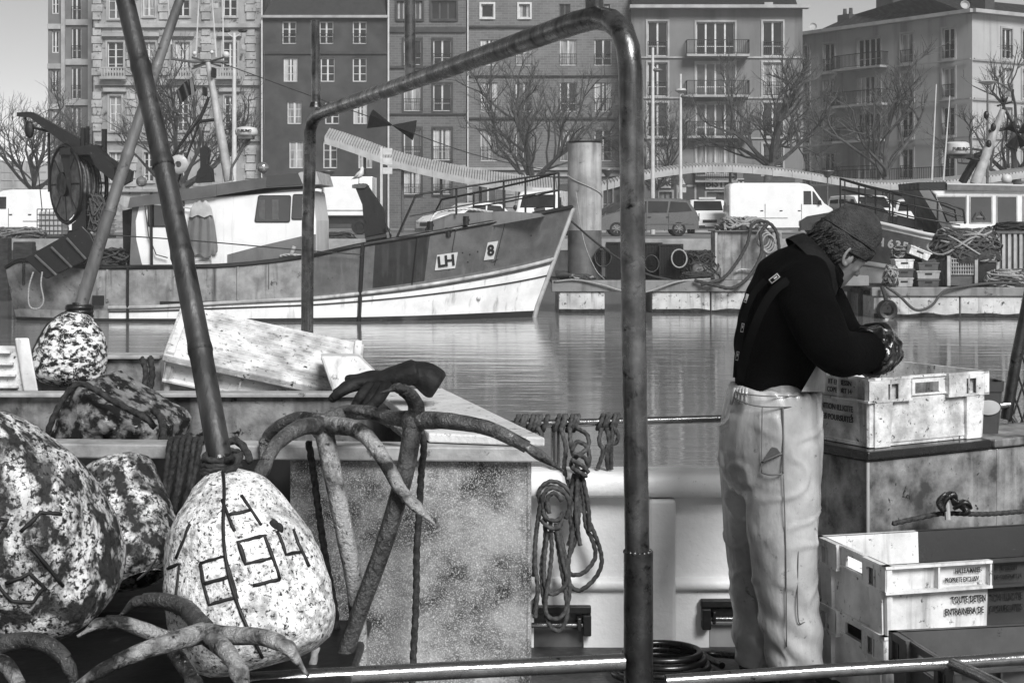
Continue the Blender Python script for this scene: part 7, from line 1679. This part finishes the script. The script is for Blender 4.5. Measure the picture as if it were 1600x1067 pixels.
# jacket: one remeshed surface of torso and sleeves
def wrinkle(amp, sc_, seed):
    return lambda p: amp*(noise.noise(V((p.x*sc_, p.y*sc_, p.z*sc_*.6))+V((seed, 0, 0)))+.5*noise.noise(p*sc_*2.1))
jk = MB(); jk.loft(torso[:-1], 28)
limb(jk, [H(1252, 452, -.14), H(1270, 490, -.20), H(1300, 545, -.24), H(1335, 552, -.16), H(1362, 550, -.08)], [.094, .080, .074, .068, .058], 18)
limb(jk, [H(1262, 440, .14), FEL, H(1366, 530, .12)], [.09, .075, .058], 16)
jk = jk.remeshed(.0075, 6, lambda p: .006*noise.noise(p*9)+.006*math.sin((p.x*.7+p.z*1.1)*42+4*noise.noise(p*5))*max(0, noise.noise(p*6+V((3, 0, 0)))+.25)); part(jk, 'fleece_jacket', 'fleece')
# hem of the jacket
# collar
mb = MB(); rows = []
cc0, cc1 = H(1282, 402), H(1300, 386); axc = V((.62, 0, .50)).normalized(); e_ = V((0, -1, 0)); g_ = axc.cross(e_)
for t_, ra, rb_, cx, cy in ((0, .095, .105, 1276, 410), (.3, .088, .095, 1284, 402), (.6, .078, .078, 1286, 402), (.9, .074, .072, 1290, 400), (1.0, .071, .070, 1291, 399), (.9, .066, .066, 1290, 400), (.4, .064, .064, 1284, 404)):
    c = H(cx, cy); rows.append([c+e_*(rb_*math.cos(a))+g_*(ra*1.08*math.sin(a))+V((.016, 0, -.018))*(.5+.5*math.sin(a+2.2)) for a in [k*6.2832/32 for k in range(32)]])
mb.grid(rows, True); part(mb, 'collar', 'fleece')
mb = MB(); rows = []
for t_, ra, rb_, cx, cy in ((0, .118, .145, 1266, 418), (.5, .108, .122, 1275, 409), (1, .094, .100, 1284, 400), (1.05, .088, .096, 1283, 401)):
    c = H(cx, cy); rows.append([c+e_*(rb_*math.cos(a))+g_*(ra*math.sin(a)) for a in [k*6.2832/32 for k in range(32)]])
mb.grid(rows, True); part(mb, 'outer_collar', 'collar')
# braces over the back
def onback(x, y, out=.006):
    """a point on the camera side of the torso at this pixel"""
    best = None
    for c, u_, v_ in torso:
        pass
    ys = [612, 590, 555, 515, 475, 440, 415]; cx = interp(ys[::-1], [1258, 1245, 1232, 1221, 1213, 1210, 1209], y); hw = interp(ys[::-1], [52, 66, 74, 72, 66, 61, 58], y); hd_ = interp(ys[::-1], [.18, .205, .20, .185, .165, .155, .145], y)
    q = max(-.98, min(.98, (x-cx)/hw)); return H(x, y, -hd_*math.sqrt(1-q*q)-out)
def strap(pts, w_, m, nm, out=.009):
    rows = []; c = cr([V((x, y, 0)) for x, y in pts], 6)
    for i, p in enumerate(c):
        tn = (c[min(i+1, len(c)-1)]-c[max(i-1, 0)]).normalized(); nn = V((-tn.y, tn.x, 0))
        rows.append([onback(p.x+nn.x*w_*s_, p.y+nn.y*w_*s_, out*(1-.0*abs(s_))) for s_ in (-1, -.4, .4, 1)])
    mb = MB(); mb.grid(rows); 
    part(mb, nm, m)
strap([(1262, 428), (1240, 434), (1212, 452), (1190, 485), (1172, 530), (1160, 572), (1156, 596)], 7, 'strap', 'brace', .012)
strap([(1196, 438), (1178, 458), (1164, 490), (1156, 530), (1152, 560), (1150, 590)], 5, 'strap', 'brace', .011)
def tagp(x, y, ang, w_=10, h_=4.5):
    c, s_ = math.cos(R(ang)), math.sin(R(ang)); q = [onback(x+a*c-b*s_, y+a*s_+b*c, .016) for a, b in ((-w_, -h_), (w_, -h_), (w_, h_), (-w_, h_))]
    mb = MB(); mb.prism(q, (0, -.001, 0)); part(mb, 'brace_label', 'frame_white', None)
    q = [onback(x+a*c-b*s_, y+a*s_+b*c, .0175) for a, b in ((-w_*.82, -h_*.7), (w_*.82, -h_*.7), (w_*.82, h_*.7), (-w_*.82, h_*.7))]
    mb = MB(); mb.prism(q, (0, -.001, 0)); part(mb, 'label_field', 'strap', None)
    mb = MB(); mb.prism([onback(x+a*c-b*s_, y+a*s_+b*c, .019) for a, b in ((-w_*.1, -h_*.35), (w_*.6, -h_*.35), (w_*.6, h_*.35), (-w_*.1, h_*.35))], (0, -.001, 0)); part(mb, 'label_mark', 'frame_white', None)
tagp(1210, 435, -38, 8.5, 4)
for x, y in ((1166, 466), (1160, 512), (1152, 556)): tagp(x, y, -72 if y < 500 else -80, 7, 2.2)
# trousers
tr = MB()
tr.loft([ring(1211, 604, 0, 70, .168, 3), ring(1211, 616, 0, 73, .176, 3), ring(1206, 650, 0, 78, .185, 2), ring(1203, 700, 0, 81, .19, 0), ring(1206, 745, 0, 75, .18, 0), ring(1206, 770, .02, 55, .15, 0)], 28)
tr.loft([ring(1222, 690, -.07, 60, .115), ring(1223, 760, -.08, 58, .112), ring(1222, 830, -.085, 54, .105), ring(1226, 900, -.085, 50, .100), ring(1233, 960, -.08, 46, .095), ring(1240, 1010, -.075, 44, .092), ring(1243, 1040, -.07, 42, .09)], 24)
tr.loft([ring(1172, 690, .08, 51, .11), ring(1168, 760, .10, 43, .105), ring(1168, 830, .12, 38, .10), ring(1172, 900, .13, 34, .095), ring(1176, 970, .14, 32, .09), ring(1180, 1034, .14, 31, .088)], 22)
def tw_(p):
    z = (CAMZ-p.z)*F/DM+HZ
    a = .005*noise.noise(V((p.x*9, p.y*9, p.z*4)))
    a += .004*math.sin((p.z*1.0+p.x*.9)*55+3*noise.noise(p*5))*max(0, min(1, (z-840)/140))
    a += .002*math.sin((p.x*1.3-p.z)*34+4*noise.noise(p*4+V((5, 0, 0))))*max(0, 1-abs(z-760)/110)
    rg = 1-abs(2*noise.noise(V((p.x*7+p.z*3, p.y*6, p.z*8-p.x*3)))); a += .005*max(0, rg-.72)/.28*(1 if z > 640 else 0)
    a += .004*math.sin(p.x*150+p.y*90)*max(0, 1-abs(z-605)/26)
    return a
tr = tr.remeshed(.0075, 5, tw_); trp = part(tr, 'oilskin_trousers', 'oilskin')
# bib rising at the front
mb = MB(); rows = []
for i in range(7):
    t_ = i/6; y = lerp(612, 556, t_); rows.append([H(lerp(1252+33*t_, 1288+6*t_, k/6), y, -.185+.02*t_+.10*(k/6)**2) for k in range(7)])
mb.grid(rows); part(mb, 'bib', 'oilskin')
def front(x, y, out=.006):
    ys = [588, 650, 700, 760, 830, 900, 960, 1040]; cx = interp(ys, [1212, 1206, 1212, 1223, 1222, 1226, 1233, 1243], y); hw = interp(ys, [70, 78, 70, 58, 54, 50, 46, 42], y); hd_ = interp(ys, [.165, .185, .188, .192, .19, .185, .175, .16], y)
    q = max(-.97, min(.97, (x-cx)/hw)); return H(x, y, -hd_*math.sqrt(1-q*q)-out)
def seamline(pts, nm='seam', r_=.0020, out=.008): mb = MB(); mb.tube([front(p.x, p.y, out) for p in cr([V((x, y, 0)) for x, y in pts], 8)], r_, 5); part(mb, nm, 'seam')
seamline([(1148, 622), (1180, 634), (1230, 636), (1280, 632)], r_=.002, out=.008); seamline([(1150, 611), (1160, 615), (1200, 619), (1255, 619)], r_=.0018, out=.007)
seamline([(1191, 636), (1190, 690), (1190, 738)]); seamline([(1223, 636), (1224, 690), (1223, 740)], r_=.003, out=.008); seamline([(1190, 738), (1205, 742), (1223, 740)], r_=.003); seamline([(1190, 722), (1222, 708)], r_=.003)
seamline([(1224, 742), (1226, 800), (1228, 880), (1229, 1010)]); seamline([(1262, 842), (1250, 850), (1247, 870), (1247, 965), (1258, 972)], out=.018)
mb = MB(); mb.prism([front(x, y, .005) for x, y in ((1193, 718), (1206, 698), (1214, 700), (1221, 710))], (0, -.004, 0)); part(mb, 'pocket_flap', 'oilskin_dark', None)
# gathered waist at the back
mb = MB()
for k in range(5): mb.tube([front(1149+k*4.5, 606, -.003), front(1146+k*5, 616, -.001), front(1142+k*5.5+2*math.sin(k*2), 632, -.003)], .0055, 6)
part(mb, 'waist_gather', 'oilskin')
# boots
for dd_, x0, nm in ((-.07, 1243, 'boot'), (.14, 1182, 'boot')):
    mb = MB(); fz = H(0, 1104).z; b0_ = H(x0, 1030, dd_); bx = MB()
    bx.tube([b0_, H(x0+1, 1062, dd_), H(x0+2, 1085, dd_)], [.06, .055, .052], 16); bx.tube([H(x0-10, 1086, dd_), H(x0+22, 1086, dd_-.01), H(x0+55, 1090, dd_-.02)], [.045, .047, .036], 14)
    bb = bx.remeshed(.008, 4); bb.v = [V((p.x, p.y, max(p.z, DZ+.004))) for p in bb.v]; part(bb, 'boot', 'boot')
# gauntlet gloves with hands
def hand(nm, w, dirv, palm_n, size=1.0, m='glove'):
    """w wrist point, dirv hand direction, palm_n palm normal; five unequal bent fingers"""
    dirv = V(dirv).normalized(); pn = V(palm_n); pn = (pn-dirv*pn.dot(dirv)).normalized(); sd_ = dirv.cross(pn); mb = MB(); s = size
    mb.loft([(w, sd_*.030*s, pn*.022*s), (w+dirv*.035*s, sd_*.038*s, pn*.020*s), (w+dirv*.075*s, sd_*.042*s, pn*.017*s), (w+dirv*.092*s, sd_*.040*s, pn*.013*s)], 16)
    for k, L in enumerate((.068, .078, .073, .058)):
        b_ = w+dirv*.085*s+sd_*(.029-.0195*k)*s; d1 = (dirv+pn*.35).normalized(); d2 = (dirv*.45+pn).normalized(); d3 = (dirv*-.1+pn).normalized()
        p = [b_-dirv*.012, b_+d1*L*.45*s, b_+(d1*.45+d2*.32)*L*s, b_+(d1*.45+d2*.32+d3*.27)*L*s]
        mb.tube(cr(p, 3), [.0115*s]*4+[.0108*s]*3+[.0098*s]*3, 10); mb.ball(p[-1], .0096*s, 8)
    tb_ = w+dirv*.025*s+sd_*.034*s; p = [tb_, tb_+(sd_*.6+dirv*.8+pn*.3)*.035*s, tb_+(sd_*.45+dirv*1.3+pn*.9)*.048*s]; mb.tube(cr(p, 4), .0125*s, 10); mb.ball(p[-1], .0118*s, 8)
    return part(mb.remeshed(.0035, 2), nm, m)
hand('gloved_hand', H(1378, 546, .03), (.05, .92, -.38), (-.5, -.2, -.7), 1.0)
hand('gloved_hand', H(1376, 536, .17), (-.15, .7, -.6), (-.6, -.3, -.3), 1.0)
gn = MB(); gp = cr([H(1353, 551, -.10), H(1368, 548, -.06), H(1381, 548, -.02), H(1388, 552, .015)], 5); m = len(gp)-1
gn.tube(gp, [interp([0, .15, .5, 1], [.072, .077, .070, .040], i/m)+.003*math.sin(i*2.2) for i in range(m+1)], 28)
gn = gn.remeshed(.005, 2, lambda p: .006*math.sin((p.x*.8-p.z*.9+p.y*.3)*120+3*noise.noise(p*16))+.002*noise.noise(p*60)); part(gn, 'gauntlet', 'glove')
mb = MB(); cq = H(1372, 519, -.02); mb.tube(cr([H(1362, 521, -.1), H(1374, 515, -.07), H(1388, 519, -.03), H(1394, 530, 0)], 5), .0045, 8); part(mb, 'gauntlet_rim', 'frame_white')
gn = MB(); gn.tube([H(1360, 534, .13), H(1375, 530, .14), H(1384, 538, .16)], [.062, .06, .05], 18); part(gn.remeshed(.006, 2), 'gauntlet', 'glove')
# ---------------------------------------------------------------- laid ropes
def ropething(name, label, runs, r, m='rope_mid', cat='rope', group=None):
    mb = MB()
    for a in runs: mb.rope(a, r)
    return mb.build(name, m, None, label, cat, group, smooth=180)
def wraps(px0, px1, n, y, d, rr=.026, r=.009, drop=0):
    out = []
    for i in range(n):
        x = lerp(px0, px1, i/(max(1, n-1))); c = P(x, y, d); s = .012*math.sin(i*2.3)
        out.append([c+V((s*.4+(.010*math.sin(a)), (rr)*math.cos(a), (rr)*math.sin(a))) for a in [k*.785 for k in range(9)]])
    return out
d = DB
# hank 1: on the rail at 805-850
ropething('rope_hank', 'short turns of rope wrapped on the rail at the hopper corner', wraps(806, 850, 7, 661, d, .026)+[Q((810, 672, d-.03), (822, 690, d-.03), (835, 700, d-.02)), Q((840, 668, d-.03), (846, 680, d-.03), (838, 692, d-.02))], .010, group='rope hanks hung on the rail')
ropething('rope_hank', 'large knotted rope hank hanging low in a wide loop before the bulwark',
    wraps(870, 902, 6, 661, d, .028)+[
    Q((876, 668, d-.03), (884, 700, d-.05), (882, 735, d-.06), (896, 775, d-.09), (918, 810, d-.10), (935, 850, d-.10), (940, 880, d-.1), (928, 905, d-.1), (905, 922, d-.1), (889, 910, d-.1), (886, 880, d-.1), (900, 840, d-.1), (904, 800, d-.1), (898, 760, d-.1)),
    Q((890, 668, d-.03), (893, 700, d-.06), (905, 740, d-.09), (912, 780, d-.1), (915, 820, d-.1), (926, 845, d-.1), (930, 870, d-.1), (915, 892, d-.1), (898, 898, d-.1), (888, 890, d-.11), (892, 850, d-.11), (900, 790, d-.1), (905, 740, d-.1)),
    Q((900, 668, d-.03), (918, 680, d-.08), (918, 700, d-.1), (902, 712, d-.11), (892, 725, d-.11), (905, 738, d-.12), (920, 725, d-.12), (918, 700, d-.1), (902, 690, d-.1), (893, 705, d-.1)),
    Q((895, 708, d-.12), (912, 714, d-.13), (920, 728, d-.12)), Q((893, 718, d-.13), (908, 726, d-.14), (919, 738, d-.12)), Q((893, 730, d-.13), (906, 738, d-.14), (916, 744, d-.12)),
    Q((897, 740, d-.1), (890, 790, d-.1), (893, 830, d-.1), (888, 852, d-.1)), Q((903, 740, d-.11), (900, 800, d-.12), (904, 838, d-.11), (907, 852, d-.11)), Q((910, 742, d-.1), (919, 790, d-.11), (921, 830, d-.11))], .0088, group='rope hanks hung on the rail')
ropething('rope_hank', 'tall rope hank with many strands hanging beside the hopper side',
    [Q((845, 790, d-.08), (842, 768, d-.09), (858, 752, d-.1), (880, 758, d-.1), (898, 780, d-.1), (908, 800, d-.1)),
     Q((850, 800, d-.1), (848, 775, d-.11), (862, 762, d-.12), (882, 770, d-.12), (890, 790, d-.11), (884, 810, d-.1)),
     Q((858, 802, d-.12), (855, 780, d-.12), (866, 770, d-.13), (878, 782, d-.12)),
     Q((846, 786, d-.1), (838, 830, d-.1), (836, 880, d-.1), (840, 920, d-.1), (836, 965, d-.1)),
     Q((850, 795, d-.11), (852, 840, d-.11), (846, 890, d-.11), (850, 940, d-.11), (858, 975, d-.12), (875, 985, d-.12), (886, 962, d-.12), (884, 930, d-.12), (876, 880, d-.12), (868, 830, d-.12)),
     Q((860, 815, d-.13), (862, 860, d-.13), (858, 900, d-.13), (852, 950, d-.13), (862, 966, d-.13), (880, 960, d-.13), (890, 925, d-.12), (885, 880, d-.12), (872, 820, d-.12)),
     Q((868, 818, d-.13), (878, 870, d-.13), (886, 905, d-.13), (878, 920, d-.13), (862, 928, d-.13), (852, 915, d-.12), (850, 880, d-.12), (856, 830, d-.12)),
     Q((848, 802, d-.12), (858, 812, d-.14), (872, 812, d-.14), (880, 800, d-.13)), Q((846, 812, d-.12), (858, 824, d-.14), (872, 824, d-.14), (878, 812, d-.13)),
     Q((840, 930, d-.08), (832, 945, d-.08), (838, 965, d-.08)), Q((838, 745, d-.04), (846, 775, d-.06), (842, 800, d-.08), (836, 850, d-.08), (834, 900, d-.08))], .0088, 'rope_mid', group='rope hanks hung on the rail')
ropething('rope_hank', 'small rope hank with two loops right of the large one',
    wraps(938, 962, 5, 659, d, .026)+[Q((940, 668, d-.03), (936, 690, d-.04), (942, 705, d-.04), (934, 732, d-.03)), Q((948, 668, d-.03), (952, 695, d-.04), (948, 715, d-.04), (950, 733, d-.03)), Q((956, 664, d-.03), (966, 680, d-.04), (962, 692, d-.04), (950, 695, d-.04), (946, 710, d-.04)), Q((958, 668, d-.03), (955, 700, d-.04), (955, 733, d-.03))], .0085, 'rope_mid', group='rope hanks hung on the rail')
# rope bunch over the hopper flange
runs = []
for i in range(6):
    x = 260+i*9.5; k = (i-2.5)*.4+1.5*math.sin(i*2.6)
    runs.append(Q((x+14, 690-2*(i % 2), 4.28), (x+8, 686, 4.2-.01*(i % 2)), (x+4, 700, 4.14-.012*(i % 2)), (x-k, 730, 4.12), (x-6-k*2, 765, 4.1), (x-14-k*2, 800, 4.1)))
ropething('rope_bunch', 'bunch of dark ropes draped over the hopper flange between floats', runs, .0088, 'rope_dark')
ropething('tie_rope', 'dark rope arching from the pole lashing to the hopper flange', [Q((352, 692, 3.9), (368, 688, 3.9), (382, 700, 3.88), (392, 722, 3.86))], .011, 'rope_dark')
ropething('tie_rope', 'two dark rope turns hanging behind the foam block float', [Q((222, 560, 6.0), (228, 580, 5.95), (226, 612, 5.9), (230, 640, 5.6)), Q((235, 558, 6.0), (238, 585, 5.95), (234, 612, 5.9))], .013, 'rope_dark')
ropething('tie_rope', 'short dark rope falling from the right end of the foam block float', [Q((240, 640, 4.6), (252, 655, 4.55), (256, 690, 4.45), (252, 705, 4.4))], .012, 'rope_dark')
ropething('anchor_rope', 'dark rope hanging straight down the front of the hopper', [Q((658, 672, 4.05), (662, 700, 4.08), (658, 740, 4.12), (655, 800, 4.13), (651, 860, 4.13), (650, 940, 4.13), (645, 1040, 4.12), (644, 1080, 4.1))], .0105, 'rope_dark')
ropething('anchor_rope', 'dark rope running beside the pale grapnel shank', [Q((482, 690, 4.1), (490, 740, 4.12), (498, 800, 4.12), (510, 880, 4.1), (524, 960, 4.08), (530, 1060, 4.05))], .0105, 'rope_dark')
ropething('anchor_rope', 'short pale rope end below the lettered float', [Q((494, 1010, 3.75), (488, 1040, 3.75), (484, 1080, 3.75))], .011, 'rope_light')
ropething('float_strap', 'thin pale cord between the lower floats', [Q((215, 905, 3.7), (232, 890, 3.65), (246, 870, 3.6))], .003, 'rope_light')
